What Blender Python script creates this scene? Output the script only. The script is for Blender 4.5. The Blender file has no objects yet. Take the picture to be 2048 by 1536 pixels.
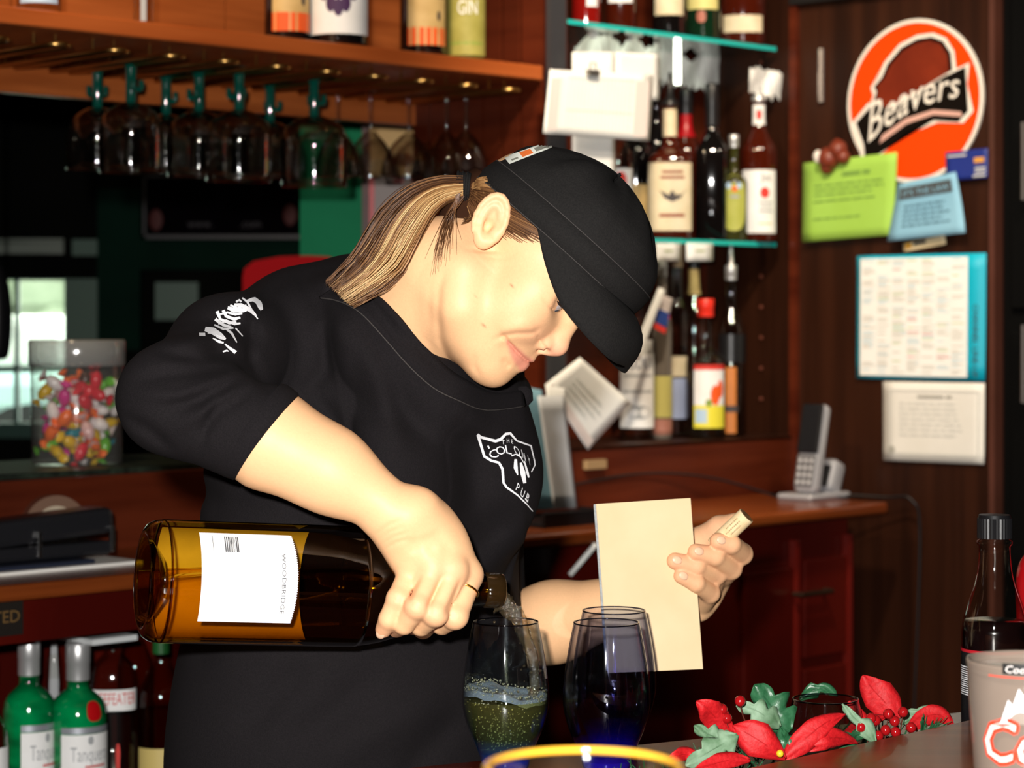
import bpy, bmesh, math, random
import numpy as np
from mathutils import Vector, Matrix
from mathutils.bvhtree import BVHTree

# ---------------------------------------------------------------- camera, light, exposure
SC = bpy.context.scene
COL = SC.collection
FPX, CX, HY, H = 4600.0, 1024.0, 640.0, 1.36      # focal length in pixels, principal column, horizon row, lens height


def P(px, py, Y):
    """point of the room seen at pixel (px, py) and standing Y metres in front of the lens"""
    return Vector(((px - CX) / FPX * Y, Y, H + (HY - py) / FPX * Y))


cam = bpy.data.cameras.new('camera')
cam.sensor_width = 36.0
cam.lens = FPX / 2048 * 36.0
cam.shift_y = -(768 - HY) / 2048
cam.clip_start = 0.05
cam.dof.use_dof = True
cam.dof.focus_distance = 2.03
cam.dof.aperture_fstop = 9.0
camo = bpy.data.objects.new('camera', cam)
COL.objects.link(camo)
camo.location = (0, 0, H)
camo.rotation_euler = (math.pi / 2, 0, 0)
SC.camera = camo

SC.cycles.transparent_max_bounces = 40
SC.cycles.max_bounces = 14
SC.view_settings.view_transform = 'Standard'
SC.view_settings.look = 'None'
SC.view_settings.exposure = 0.0
SC.view_settings.gamma = 1.0
SC.view_settings.use_curve_mapping = False

world = bpy.data.worlds.new('daylight')
world.use_nodes = True
wn = world.node_tree
wn.nodes['Background'].inputs[0].default_value = (0.93, 1.0, 0.92, 1)
wn.nodes['Background'].inputs[1].default_value = 8.0
SC.world = world


def lamp(name, kind, loc, target, power, color=(1, 1, 1), size=0.1, spot=None, blend=0.5):
    d = bpy.data.lights.new(name, kind)
    d.energy = power
    d.color = color
    if kind == 'AREA':
        d.shape = 'DISK'
        d.size = size
    else:
        d.shadow_soft_size = size
    if kind == 'SPOT':
        d.spot_size = spot
        d.spot_blend = blend
    o = bpy.data.objects.new(name, d)
    COL.objects.link(o)
    o.location = loc
    v = Vector(target) - Vector(loc)
    o.rotation_euler = v.to_track_quat('-Z', 'Y').to_euler()
    return o


# the camera's own flash, a hand's breadth up and left of the lens
lamp('camera_flash', 'AREA', (-0.070, -0.02, H + 0.10), (0.0, 3.0, H - 0.08), 84.0, (1.0, 0.97, 0.93), 0.045)
# unseen fill spots added overhead to brighten the back bar
lamp('back_bar_fill_spot', 'SPOT', (-0.75, 2.75, 2.62), (-0.35, 3.95, 1.75), 62.0, (1.0, 0.74, 0.46), 0.06, 1.25, 0.8)
lamp('back_bar_fill_spot', 'SPOT', (0.30, 3.05, 2.62), (0.42, 4.45, 1.55), 120.0, (1.0, 0.84, 0.64), 0.06, 1.0, 0.8)
lamp('back_bar_fill_spot', 'SPOT', (1.0, 3.0, 2.62), (0.80, 4.35, 1.45), 50.0, (1.0, 0.84, 0.64), 0.06, 1.0, 0.8)

lamp('back_bar_fill_spot', 'SPOT', (-0.55, 2.95, 2.62), (0.10, 3.95, 1.12), 130.0, (1.0, 0.86, 0.68), 0.06, 0.42, 0.9)  # added to lift the menus on the counter

# room frame: the back bar runs at 45 degrees, e1 along it to the right, e2 into it
R2 = math.sqrt(0.5)
E1 = Vector((R2, R2, 0))
E2 = Vector((-R2, R2, 0))
C0 = Vector(((1590 - CX) / FPX * 4.6, 4.6, 0))


def B(s, d, z):
    p = C0 + E1 * s + E2 * d
    return Vector((p.x, p.y, z))


def BH(s, d, h):
    return B(s, d, H + h)


def sd_at(px, d):
    """s along the back bar where pixel column px meets the plane at depth d, with its Y"""
    k = (px - CX) / FPX
    x0, y0 = C0.x - R2 * d, C0.y + R2 * d
    s = (x0 - k * y0) / (R2 * k - R2)
    return s, y0 + R2 * s


# ---------------------------------------------------------------- object helpers
def link(o, parent=None):
    COL.objects.link(o)
    if parent is not None:
        o.parent = parent
    return o


def meshobj(name, verts, faces, mat, parent=None, smooth=False, mats=None, fmat=None):
    me = bpy.data.meshes.new(name)
    me.from_pydata([tuple(v) for v in verts], [], [tuple(f) for f in faces])
    if mat is not None:
        me.materials.append(mat)
    if mats:
        for m in mats:
            me.materials.append(m)
    if fmat is not None:
        me.polygons.foreach_set('material_index', fmat)
    if smooth:
        me.polygons.foreach_set('use_smooth', [True] * len(me.polygons))
    me.update()
    return link(bpy.data.objects.new(name, me), parent)


def empty(name, loc=(0, 0, 0), rot=(0, 0, 0)):
    o = bpy.data.objects.new(name, None)
    o.empty_display_size = 0.05
    link(o)
    o.location = loc
    o.rotation_euler = rot
    return o


def tag(o, label, cat, group=None, kind=None):
    o['label'] = label
    o['category'] = cat
    if group:
        o['group'] = group
    if kind:
        o['kind'] = kind
    return o


def struct(o):
    o['kind'] = 'structure'
    return o


def keep_world(o, parent):
    """parent o keeping the coordinates it was built in (parent has only a location / rotation)"""
    bpy.context.view_layer.update()
    o.parent = parent
    o.matrix_parent_inverse = parent.matrix_world.inverted()
    return o


class MB:
    """collects shapes into one mesh"""

    def __init__(s):
        s.v, s.f, s.m = [], [], []

    def add(s, vs, fs, mi=0):
        n = len(s.v)
        s.v += [tuple(v) for v in vs]
        s.f += [tuple(i + n for i in f) for f in fs]
        s.m += [mi] * len(fs)
        return s

    def box(s, lo, hi, M=None, mi=0, bev=0.0):
        x0, y0, z0 = lo
        x1, y1, z1 = hi
        if bev <= 0:
            vs = [(x0, y0, z0), (x1, y0, z0), (x1, y1, z0), (x0, y1, z0), (x0, y0, z1), (x1, y0, z1), (x1, y1, z1), (x0, y1, z1)]
            fs = [(0, 3, 2, 1), (4, 5, 6, 7), (0, 1, 5, 4), (1, 2, 6, 5), (2, 3, 7, 6), (3, 0, 4, 7)]
        else:
            bm = bmesh.new()
            bmesh.ops.create_cube(bm, size=1)
            for v in bm.verts:
                v.co = Vector(((x0 + x1) / 2 + v.co.x * (x1 - x0), (y0 + y1) / 2 + v.co.y * (y1 - y0), (z0 + z1) / 2 + v.co.z * (z1 - z0)))
            bmesh.ops.bevel(bm, geom=bm.edges[:], offset=bev, segments=2, affect='EDGES', profile=0.5)
            bm.verts.index_update()
            vs = [v.co.copy() for v in bm.verts]
            fs = [[v.index for v in f.verts] for f in bm.faces]
            bm.free()
        if M is not None:
            vs = [M @ Vector(v) for v in vs]
        return s.add(vs, fs, mi)

    def lathe(s, prof, n=32, M=None, mi=0, close=False):
        vs, fs = [], []
        k = len(prof)
        for r, z in prof:
            for j in range(n):
                a = 2 * math.pi * j / n
                vs.append(Vector((r * math.cos(a), r * math.sin(a), z)))
        for i in range(k - 1):
            for j in range(n):
                a, b = i * n + j, i * n + (j + 1) % n
                fs.append((a, b, b + n, a + n))
        if close:
            fs.append(tuple(range(n))[::-1])
            fs.append(tuple(range((k - 1) * n, k * n)))
        if M is not None:
            vs = [M @ v for v in vs]
        return s.add(vs, fs, mi)

    def tube(s, pts, rad, n=8, caps=True, mi=0):
        pts = [Vector(p) for p in pts]
        rads = rad if isinstance(rad, (list, tuple)) else [rad] * len(pts)
        vs, fs = [], []
        t = (pts[1] - pts[0]).normalized()
        up = Vector((0, 0, 1)) if abs(t.z) < 0.9 else Vector((1, 0, 0))
        a = t.cross(up).normalized()
        for i, p in enumerate(pts):
            t = (pts[min(i + 1, len(pts) - 1)] - pts[max(i - 1, 0)]).normalized()
            a = (a - t * a.dot(t)).normalized()
            b = t.cross(a)
            for j in range(n):
                w = 2 * math.pi * j / n
                vs.append(p + (a * math.cos(w) + b * math.sin(w)) * rads[i])
        for i in range(len(pts) - 1):
            for j in range(n):
                q, r = i * n + j, i * n + (j + 1) % n
                fs.append((q, r, r + n, q + n))
        if caps:
            fs.append(tuple(range(n))[::-1])
            fs.append(tuple(range(len(vs) - n, len(vs))))
        return s.add(vs, fs, mi)

    def ball(s, c, r, M=None, n=12, mi=0):
        if not isinstance(r, (list, tuple)):
            r = (r, r, r)
        vs, fs = [], []
        m = max(5, n // 2 + 1)
        for i in range(m + 1):
            th = math.pi * i / m
            for j in range(n):
                a = 2 * math.pi * j / n
                v = Vector((r[0] * math.sin(th) * math.cos(a), r[1] * math.sin(th) * math.sin(a), r[2] * math.cos(th)))
                if M is not None:
                    v = M @ v
                vs.append(v + Vector(c))
        for i in range(m):
            for j in range(n):
                q, w = i * n + j, i * n + (j + 1) % n
                fs.append((q, q + n, w + n, w))
        return s.add(vs, fs, mi)

    def build(s, name, mat, parent=None, smooth=False, mats=None):
        return meshobj(name, s.v, s.f, mat, parent, smooth, mats, s.m if mats else None)


def sharp(o, ang=35):
    o.data.set_sharp_from_angle(angle=math.radians(ang))
    return o


# ---------------------------------------------------------------- materials
MATS = {}


def mat(name, col=(0.5, 0.5, 0.5), rough=0.5, metal=0.0, trans=0.0, ior=1.45, spec=0.5, coat=0.0, emit=None, alpha=1.0):
    if name in MATS:
        return MATS[name]
    m = bpy.data.materials.new(name)
    m.use_nodes = True
    b = m.node_tree.nodes['Principled BSDF']
    b.inputs['Base Color'].default_value = (*col, 1)
    b.inputs['Roughness'].default_value = rough
    b.inputs['Metallic'].default_value = metal
    b.inputs['Transmission Weight'].default_value = trans
    b.inputs['IOR'].default_value = ior
    b.inputs['Specular IOR Level'].default_value = spec
    b.inputs['Coat Weight'].default_value = coat
    b.inputs['Alpha'].default_value = alpha
    if emit:
        b.inputs['Emission Color'].default_value = (*emit[:3], 1)
        b.inputs['Emission Strength'].default_value = emit[3]
    MATS[name] = m
    return m


def nodes(m):
    return m.node_tree.nodes, m.node_tree.links, m.node_tree.nodes['Principled BSDF']


def noise_mat(name, c1, c2, scale=(8, 8, 8), rough=0.5, bump=0.0, detail=4, spec=0.5, coat=0.0, coords='Object', pos=(0.35, 0.65), trans=0.0, nscale=1.0):
    """two colours mixed by a stretched noise, with an optional fine relief"""
    if name in MATS:
        return MATS[name]
    m = mat(name, c1, rough, spec=spec, coat=coat, trans=trans)
    N, L, b = nodes(m)
    tc = N.new('ShaderNodeTexCoord')
    mp = N.new('ShaderNodeMapping')
    mp.inputs['Scale'].default_value = scale
    nz = N.new('ShaderNodeTexNoise')
    nz.inputs['Scale'].default_value = nscale
    nz.inputs['Detail'].default_value = detail
    cr = N.new('ShaderNodeValToRGB')
    cr.color_ramp.elements[0].position = pos[0]
    cr.color_ramp.elements[1].position = pos[1]
    cr.color_ramp.elements[0].color = (*c1, 1)
    cr.color_ramp.elements[1].color = (*c2, 1)
    L.new(tc.outputs[coords], mp.inputs[0])
    L.new(mp.outputs[0], nz.inputs['Vector'])
    L.new(nz.outputs['Fac'], cr.inputs[0])
    L.new(cr.outputs[0], b.inputs['Base Color'])
    if bump:
        bp = N.new('ShaderNodeBump')
        bp.inputs['Strength'].default_value = bump
        bp.inputs['Distance'].default_value = 0.002
        L.new(nz.outputs['Fac'], bp.inputs['Height'])
        L.new(bp.outputs[0], b.inputs['Normal'])
    return m


def attr_mat(name, rough=0.5, spec=0.5, bump=0.0, bscale=400.0, attr='Col', sss=0.0):
    if name in MATS:
        return MATS[name]
    m = mat(name, (0.5, 0.5, 0.5), rough, spec=spec)
    N, L, b = nodes(m)
    a = N.new('ShaderNodeVertexColor')
    a.layer_name = attr
    L.new(a.outputs[0], b.inputs['Base Color'])
    if sss:
        b.inputs['Subsurface Weight'].default_value = sss
        b.inputs['Subsurface Radius'].default_value = (0.008, 0.003, 0.0015)
        b.inputs['Subsurface Scale'].default_value = 1.0
    if bump:
        tc = N.new('ShaderNodeTexCoord')
        nz = N.new('ShaderNodeTexNoise')
        nz.inputs['Scale'].default_value = bscale
        nz.inputs['Detail'].default_value = 3
        bp = N.new('ShaderNodeBump')
        bp.inputs['Strength'].default_value = bump
        bp.inputs['Distance'].default_value = 0.001
        L.new(tc.outputs['Object'], nz.inputs['Vector'])
        L.new(nz.outputs['Fac'], bp.inputs['Height'])
        L.new(bp.outputs[0], b.inputs['Normal'])
    return m


def set_cols(o, cols):
    a = o.data.color_attributes.new('Col', 'FLOAT_COLOR', 'POINT')
    c = np.ones((len(o.data.vertices), 4), np.float32)
    c[:, :3] = cols
    a.data.foreach_set('color', c.ravel())


# ---------------------------------------------------------------- lettering
_tcache = {}


def text_geo(s, res=2):
    """flat outline-font mesh of a word: verts (x, y), faces; height of a capital = 1, starts at x = 0"""
    if s in _tcache:
        return _tcache[s]
    cu = bpy.data.curves.new('txt', 'FONT')
    cu.body = s
    cu.size = 1.0 / 0.69
    cu.resolution_u = res
    cu.fill_mode = 'FRONT'
    ob = bpy.data.objects.new('txt', cu)
    COL.objects.link(ob)
    dg = bpy.context.evaluated_depsgraph_get()
    me = bpy.data.meshes.new_from_object(ob.evaluated_get(dg))
    v = [(p.co.x, p.co.y) for p in me.vertices]
    f = [tuple(p.vertices) for p in me.polygons]
    bpy.data.objects.remove(ob)
    bpy.data.curves.remove(cu)
    bpy.data.meshes.remove(me)
    _tcache[s] = (v, f)
    return v, f


def text_width(s):
    v, f = text_geo(s)
    return max(p[0] for p in v) if v else 0.0

def spline(pts, n, closed=False):
    pts = [Vector(p) for p in pts]
    out = []
    m = len(pts)
    segs = m if closed else m - 1
    for i in range(segs):
        p1, p2 = pts[i], pts[(i + 1) % m]
        p0 = pts[i - 1] if (i > 0 or closed) else p1
        p3 = pts[(i + 2) % m] if (i + 2 < m or closed) else p2
        for j in range(n):
            t = j / n
            out.append(0.5 * ((2 * p1) + (p2 - p0) * t + (2 * p0 - 5 * p1 + 4 * p2 - p3) * t * t + (3 * p1 - p0 - 3 * p2 + p3) * t ** 3))
    if not closed:
        out.append(pts[-1])
    return out


# ---------------------------------------------------------------- foreground: bar, glasses, bottle, notepad
def thin_glass(name, tint, edge=None, rough=0.02, ior=1.45, zgrad=None, power=2.0, gloss=(1, 1, 1), haze=None, bump=0.0, bscale=60.0, hz=None):
    """clear glass wall: coloured see-through, mirror sheen by Fresnel, deeper colour where the wall is seen edge-on"""
    if name in MATS:
        return MATS[name]
    m = bpy.data.materials.new(name)
    m.use_nodes = True
    N, L = m.node_tree.nodes, m.node_tree.links
    N.remove(N['Principled BSDF'])
    out = N['Material Output']
    tr = N.new('ShaderNodeBsdfTransparent')
    gl = N.new('ShaderNodeBsdfGlossy')
    gl.inputs['Roughness'].default_value = rough
    gl.inputs['Color'].default_value = (*gloss, 1)
    f0 = ((ior - 1) / (ior + 1)) ** 2
    lf_ = N.new('ShaderNodeLayerWeight')          # Schlick reflection, the same for both sides of the wall
    lf_.inputs['Blend'].default_value = 0.5
    p5 = N.new('ShaderNodeMath')
    p5.operation = 'POWER'
    p5.inputs[1].default_value = 4.5
    L.new(lf_.outputs['Facing'], p5.inputs[0])
    fr_ = N.new('ShaderNodeMath')
    fr_.operation = 'MULTIPLY_ADD'
    L.new(p5.outputs[0], fr_.inputs[0])
    fr_.inputs[1].default_value = 1 - f0
    fr_.inputs[2].default_value = f0
    mx = N.new('ShaderNodeMixShader')
    edge = edge or tint
    lw = N.new('ShaderNodeLayerWeight')
    lw.inputs['Blend'].default_value = 0.5
    pw = N.new('ShaderNodeMath')
    pw.operation = 'POWER'
    pw.inputs[1].default_value = power
    L.new(lw.outputs['Facing'], pw.inputs[0])
    mc = N.new('ShaderNodeMixRGB')
    L.new(pw.outputs[0], mc.inputs[0])
    mc.inputs[1].default_value = (*tint, 1)
    mc.inputs[2].default_value = (*edge, 1)
    src = mc.outputs[0]
    if zgrad:
        z0, z1, lowc = zgrad
        tc = N.new('ShaderNodeTexCoord')
        sep = N.new('ShaderNodeSeparateXYZ')
        L.new(tc.outputs['Object'], sep.inputs[0])
        mr = N.new('ShaderNodeMapRange')
        mr.inputs[1].default_value = z0
        mr.inputs[2].default_value = z1
        L.new(sep.outputs['Z'], mr.inputs[0])
        m2 = N.new('ShaderNodeMixRGB')
        L.new(mr.outputs[0], m2.inputs[0])
        m2.inputs[1].default_value = (*lowc, 1)
        L.new(src, m2.inputs[2])
        src = m2.outputs[0]
    L.new(src, tr.inputs['Color'])
    L.new(fr_.outputs[0], mx.inputs[0])
    L.new(tr.outputs[0], mx.inputs[1])
    L.new(gl.outputs[0], mx.inputs[2])
    last = mx.outputs[0]
    if haze:
        df = N.new('ShaderNodeBsdfDiffuse')
        df.inputs['Color'].default_value = (*haze[:3], 1)
        m3 = N.new('ShaderNodeMixShader')
        m3.inputs[0].default_value = haze[3]
        if hz:                                   # haze colour fades out with height
            tc2 = N.new('ShaderNodeTexCoord')
            sp2 = N.new('ShaderNodeSeparateXYZ')
            L.new(tc2.outputs['Object'], sp2.inputs[0])
            mr2 = N.new('ShaderNodeMapRange')
            mr2.inputs[1].default_value = hz[0]
            mr2.inputs[2].default_value = hz[1]
            mr2.inputs[3].default_value = haze[3]
            mr2.inputs[4].default_value = 0.0
            L.new(sp2.outputs['Z'], mr2.inputs[0])
            L.new(mr2.outputs[0], m3.inputs[0])
        L.new(last, m3.inputs[1])
        L.new(df.outputs[0], m3.inputs[2])
        last = m3.outputs[0]
    if bump:
        tc3 = N.new('ShaderNodeTexCoord')
        nz = N.new('ShaderNodeTexNoise')
        nz.inputs['Scale'].default_value = bscale
        nz.inputs['Detail'].default_value = 2
        L.new(tc3.outputs['Object'], nz.inputs['Vector'])
        bp = N.new('ShaderNodeBump')
        bp.inputs['Strength'].default_value = bump
        bp.inputs['Distance'].default_value = 0.004
        L.new(nz.outputs['Fac'], bp.inputs['Height'])
        L.new(bp.outputs[0], gl.inputs['Normal'])
    L.new(last, out.inputs['Surface'])
    MATS[name] = m
    return m


def inner(prof, t):
    """inside wall of a lathe profile (r, z), t thick"""
    return [(max(r - t, 0.0005), z + (t * 1.5 if i == 0 else 0)) for i, (r, z) in enumerate(prof)]


def sprof(prof, n=4):
    """smooth a profile"""
    p = spline([Vector((r, z, 0)) for r, z in prof], n)
    return [(max(v.x, 0.0), v.y) for v in p]


# ---------------------------------------------------------------- smooth solid modelling on a grid
class Field:
    def __init__(s, lo, hi, h):
        s.lo = np.array(lo, np.float64)
        s.h = h
        s.n = np.ceil((np.array(hi) - s.lo) / h).astype(int) + 1
        s.F = np.full(s.n, 0.2, np.float32)
        s.ax = [(s.lo[i] + h * np.arange(s.n[i])).astype(np.float32) for i in range(3)]

    def win(s, lo, hi):
        a = np.clip(np.floor((np.array(lo) - s.lo) / s.h).astype(int), 0, s.n)
        b = np.clip(np.ceil((np.array(hi) - s.lo) / s.h).astype(int) + 1, 0, s.n)
        if np.any(b <= a):
            return None
        return tuple(slice(int(a[i]), int(b[i])) for i in range(3))

    def xyz(s, sl):
        return s.ax[0][sl[0]][:, None, None], s.ax[1][sl[1]][None, :, None], s.ax[2][sl[2]][None, None, :]

    def _put(s, fn, lo, hi, k, mode):
        m = k + 3 * s.h
        sl = s.win(np.array(lo) - m, np.array(hi) + m)
        if sl is None:
            return s
        d = fn(*s.xyz(sl))
        f = s.F[sl]
        if mode == 'sub':
            d = -d
            if k > 0:
                q = np.maximum(k - np.abs(f - d), 0) / k
                s.F[sl] = np.maximum(f, d) + q * q * k * 0.25
            else:
                s.F[sl] = np.maximum(f, d)
        elif k > 0:
            q = np.maximum(k - np.abs(f - d), 0) / k
            s.F[sl] = np.minimum(f, d) - q * q * k * 0.25
        else:
            s.F[sl] = np.minimum(f, d)
        return s

    def ell(s, c, r, k=0.01, R=None, mode='add'):
        """ellipsoid; R: 3 axis vectors (rows) of its own frame"""
        c = np.array(c, np.float64)
        r = np.array(r if hasattr(r, '__len__') else (r, r, r), np.float64)
        Rm = np.eye(3) if R is None else np.array([list(v) for v in R], np.float64)

        def fn(x, y, z):
            dx, dy, dz = x - c[0], y - c[1], z - c[2]
            a = Rm[0, 0] * dx + Rm[0, 1] * dy + Rm[0, 2] * dz
            b = Rm[1, 0] * dx + Rm[1, 1] * dy + Rm[1, 2] * dz
            e = Rm[2, 0] * dx + Rm[2, 1] * dy + Rm[2, 2] * dz
            k0 = np.sqrt((a / r[0]) ** 2 + (b / r[1]) ** 2 + (e / r[2]) ** 2)
            k1 = np.sqrt((a / r[0] ** 2) ** 2 + (b / r[1] ** 2) ** 2 + (e / r[2] ** 2) ** 2) + 1e-9
            return k0 * (k0 - 1) / k1
        e = np.sqrt(((Rm * r[:, None]) ** 2).sum(0))
        return s._put(fn, c - e, c + e, k, mode)

    def cone(s, a, b, ra, rb, k=0.01, flat=None, ff=1.0, mode='add'):
        """round cone from a to b; flat: direction in which it is thinned by ff"""
        a, b = np.array(a, np.float64), np.array(b, np.float64)
        ba = b - a
        L2 = max((ba ** 2).sum(), 1e-12)
        n = None if flat is None else np.array(flat, np.float64) / np.linalg.norm(flat)

        def fn(x, y, z):
            dx, dy, dz = x - a[0], y - a[1], z - a[2]
            t = np.clip((dx * ba[0] + dy * ba[1] + dz * ba[2]) / L2, 0, 1)
            qx, qy, qz = dx - t * ba[0], dy - t * ba[1], dz - t * ba[2]
            if n is not None:
                w = (ff - 1) * (qx * n[0] + qy * n[1] + qz * n[2])
                qx, qy, qz = qx + w * n[0], qy + w * n[1], qz + w * n[2]
            return np.sqrt(qx * qx + qy * qy + qz * qz) - (ra + (rb - ra) * t)
        R = max(ra, rb)
        return s._put(fn, np.minimum(a, b) - R, np.maximum(a, b) + R, k, mode)

    def chain(s, pts, rs, k0=0.012, k=0.004):
        for i in range(len(pts) - 1):
            s.cone(pts[i], pts[i + 1], rs[i], rs[i + 1], k0 if i == 0 else k)
        return s

    def plane(s, p, n, mode='sub', k=0.0):
        """keep the side the normal n points away from"""
        p, n = np.array(p), np.array(n) / np.linalg.norm(n)
        x, y, z = s.xyz(tuple(slice(0, int(q)) for q in s.n))
        d = ((x - p[0]) * n[0] + (y - p[1]) * n[1] + (z - p[2]) * n[2]).astype(np.float32)
        s.F = np.maximum(s.F, d)
        return s

    def crease(s, pts, w, amp):
        """groove (amp > 0) or ridge (amp < 0) along a polyline"""
        pts = [np.array(p, np.float64) for p in pts]
        lo = np.min(pts, 0) - 3 * w
        hi = np.max(pts, 0) + 3 * w
        sl = s.win(lo, hi)
        if sl is None:
            return s
        x, y, z = s.xyz(sl)
        D = None
        for i in range(len(pts) - 1):
            a, ba = pts[i], pts[i + 1] - pts[i]
            L2 = max((ba ** 2).sum(), 1e-12)
            t = np.clip(((x - a[0]) * ba[0] + (y - a[1]) * ba[1] + (z - a[2]) * ba[2]) / L2, 0, 1)
            d = (x - a[0] - t * ba[0]) ** 2 + (y - a[1] - t * ba[1]) ** 2 + (z - a[2] - t * ba[2]) ** 2
            D = d if D is None else np.minimum(D, d)
        s.F[sl] += (amp * np.exp(-D / (w * w))).astype(np.float32)
        return s

    T = None          # frame of the grid in the room (4x4), where it is not the room's own

    def fold(s, pix, w, amp, Y0, Y1):
        """cloth fold following a line given by its sight lines (pixels), between depths Y0 and Y1; w in metres"""
        pts = [np.array(((p[0] - CX) / FPX, (HY - p[1]) / FPX)) for p in pix]
        ym = (Y0 + Y1) / 2
        q = np.array(pts) * ym
        lo = np.array((q[:, 0].min() - 3 * w - 0.03, Y0, H + q[:, 1].min() - 3 * w - 0.03))
        hi = np.array((q[:, 0].max() + 3 * w + 0.03, Y1, H + q[:, 1].max() + 3 * w + 0.03))
        if s.T is not None:
            Ti = s.T.inverted()
            cs = [Ti @ Vector((a, b, c)) for a in (lo[0], hi[0]) for b in (lo[1], hi[1]) for c in (lo[2], hi[2])]
            wl = np.min([list(c) for c in cs], 0)
            wh = np.max([list(c) for c in cs], 0)
            sl = s.win(wl, wh)
        else:
            sl = s.win(lo, hi)
        if sl is None:
            return s
        x, y, z = s.xyz(sl)
        if s.T is not None:
            m = s.T
            x, y, z = (m[0][0] * x + m[0][1] * y + m[0][2] * z + m[0][3], m[1][0] * x + m[1][1] * y + m[1][2] * z + m[1][3],
                       m[2][0] * x + m[2][1] * y + m[2][2] * z + m[2][3])
        u, v = x / y, (z - H) / y
        dep = np.clip((Y1 - y) / 0.006, 0, 1) * np.clip((y - Y0) / 0.006, 0, 1)
        D = None
        n = len(pts) - 1
        for i in range(n):
            a, ba = pts[i], pts[i + 1] - pts[i]
            L2 = max((ba ** 2).sum(), 1e-12)
            t = np.clip(((u - a[0]) * ba[0] + (v - a[1]) * ba[1]) / L2, 0, 1)
            tt = (i + t) / n
            d = ((u - a[0] - t * ba[0]) ** 2 + (v - a[1] - t * ba[1]) ** 2) * ym * ym
            e = np.exp(-d / (w * w)) * np.clip(4 * tt * (1 - tt) + 0.15, 0, 1)
            D = e if D is None else np.maximum(D, e)
        s.F[sl] += (amp * D * dep).astype(np.float32)
        return s

    def mesh(s):
        F = s.F
        ins = F < 0
        n = s.n
        cnt = np.zeros(n - 1, np.int8)
        C8 = [(i, j, k) for i in (0, 1) for j in (0, 1) for k in (0, 1)]
        for i, j, k in C8:
            cnt += ins[i:n[0] - 1 + i, j:n[1] - 1 + j, k:n[2] - 1 + k]
        ids = np.argwhere((cnt > 0) & (cnt < 8))
        idx = np.full(n - 1, -1, np.int32)
        idx[ids[:, 0], ids[:, 1], ids[:, 2]] = np.arange(len(ids))
        acc = np.zeros((len(ids), 3))
        num = np.zeros(len(ids))
        for a in C8:
            for ax in range(3):
                if a[ax]:
                    continue
                b = list(a)
                b[ax] = 1
                fa = F[ids[:, 0] + a[0], ids[:, 1] + a[1], ids[:, 2] + a[2]].astype(np.float64)
                fb = F[ids[:, 0] + b[0], ids[:, 1] + b[1], ids[:, 2] + b[2]].astype(np.float64)
                m = (fa < 0) != (fb < 0)
                t = np.where(m, fa / np.where(m, fa - fb, 1), 0)
                p = np.tile(np.array(a, float), (len(ids), 1))
                p[:, ax] += t
                acc[m] += p[m]
                num += m
        V = s.lo + s.h * (ids + acc / num[:, None])
        Q = []
        for ax in range(3):
            o1, o2 = (ax + 1) % 3, (ax + 2) % 3
            sl0 = [slice(0, int(q)) for q in n]
            sl1 = list(sl0)
            sl0[ax] = slice(0, int(n[ax]) - 1)
            sl1[ax] = slice(1, int(n[ax]))
            ch = ins[tuple(sl0)] != ins[tuple(sl1)]
            e = np.argwhere(ch)
            e = e[(e[:, o1] > 0) & (e[:, o2] > 0) & (e[:, o1] < n[o1] - 1) & (e[:, o2] < n[o2] - 1)]
            q = []
            for d1, d2 in ((-1, -1), (0, -1), (0, 0), (-1, 0)):
                c = e.copy()
                c[:, o1] += d1
                c[:, o2] += d2
                q.append(idx[c[:, 0], c[:, 1], c[:, 2]])
            q = np.stack(q, 1)
            up = ins[e[:, 0], e[:, 1], e[:, 2]]
            q[~up] = q[~up][:, ::-1]
            Q.append(q)
        Q = np.concatenate(Q)
        Q = Q[(Q >= 0).all(1)]
        return V, Q


def smooth_mesh(V, Q, it=2, lam=0.5):
    n = len(V)
    e = np.concatenate([Q[:, [0, 1]], Q[:, [1, 2]], Q[:, [2, 3]], Q[:, [3, 0]]])
    deg = np.bincount(e.ravel(), minlength=n).astype(float)[:, None]
    for _ in range(it):
        A = np.zeros_like(V)
        for i in range(3):
            A[:, i] = np.bincount(e[:, 0], V[e[:, 1], i], n) + np.bincount(e[:, 1], V[e[:, 0], i], n)
        V = V + lam * (A / np.maximum(deg, 1) - V)
    return V


def np_mesh(name, V, Q, mat_, parent=None):
    me = bpy.data.meshes.new(name)
    me.vertices.add(len(V))
    me.vertices.foreach_set('co', np.asarray(V, np.float32).ravel())
    me.loops.add(Q.size)
    me.loops.foreach_set('vertex_index', Q.astype(np.int32).ravel())
    me.polygons.add(len(Q))
    me.polygons.foreach_set('loop_start', np.arange(0, Q.size, 4, dtype=np.int32))
    me.polygons.foreach_set('use_smooth', np.ones(len(Q), bool))
    me.update(calc_edges=True)
    me.validate()
    if mat_:
        me.materials.append(mat_)
    return link(bpy.data.objects.new(name, me), parent)


def bvh_of(o):
    me = o.data
    return BVHTree.FromPolygons([v.co.copy() for v in me.vertices], [tuple(p.vertices) for p in me.polygons])


def cast(bvh, px, py, off=0.0007):
    """where the sight line of a pixel meets a surface, lifted off by `off`"""
    o = Vector((0, 0, H))
    d = (P(px, py, 1.0) - o).normalized()
    hit, nrm, i, dist = bvh.ray_cast(o, d, 6.0)
    if hit is None:
        return None
    if nrm.dot(d) > 0:
        nrm = -nrm
    return hit + nrm * off


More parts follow.
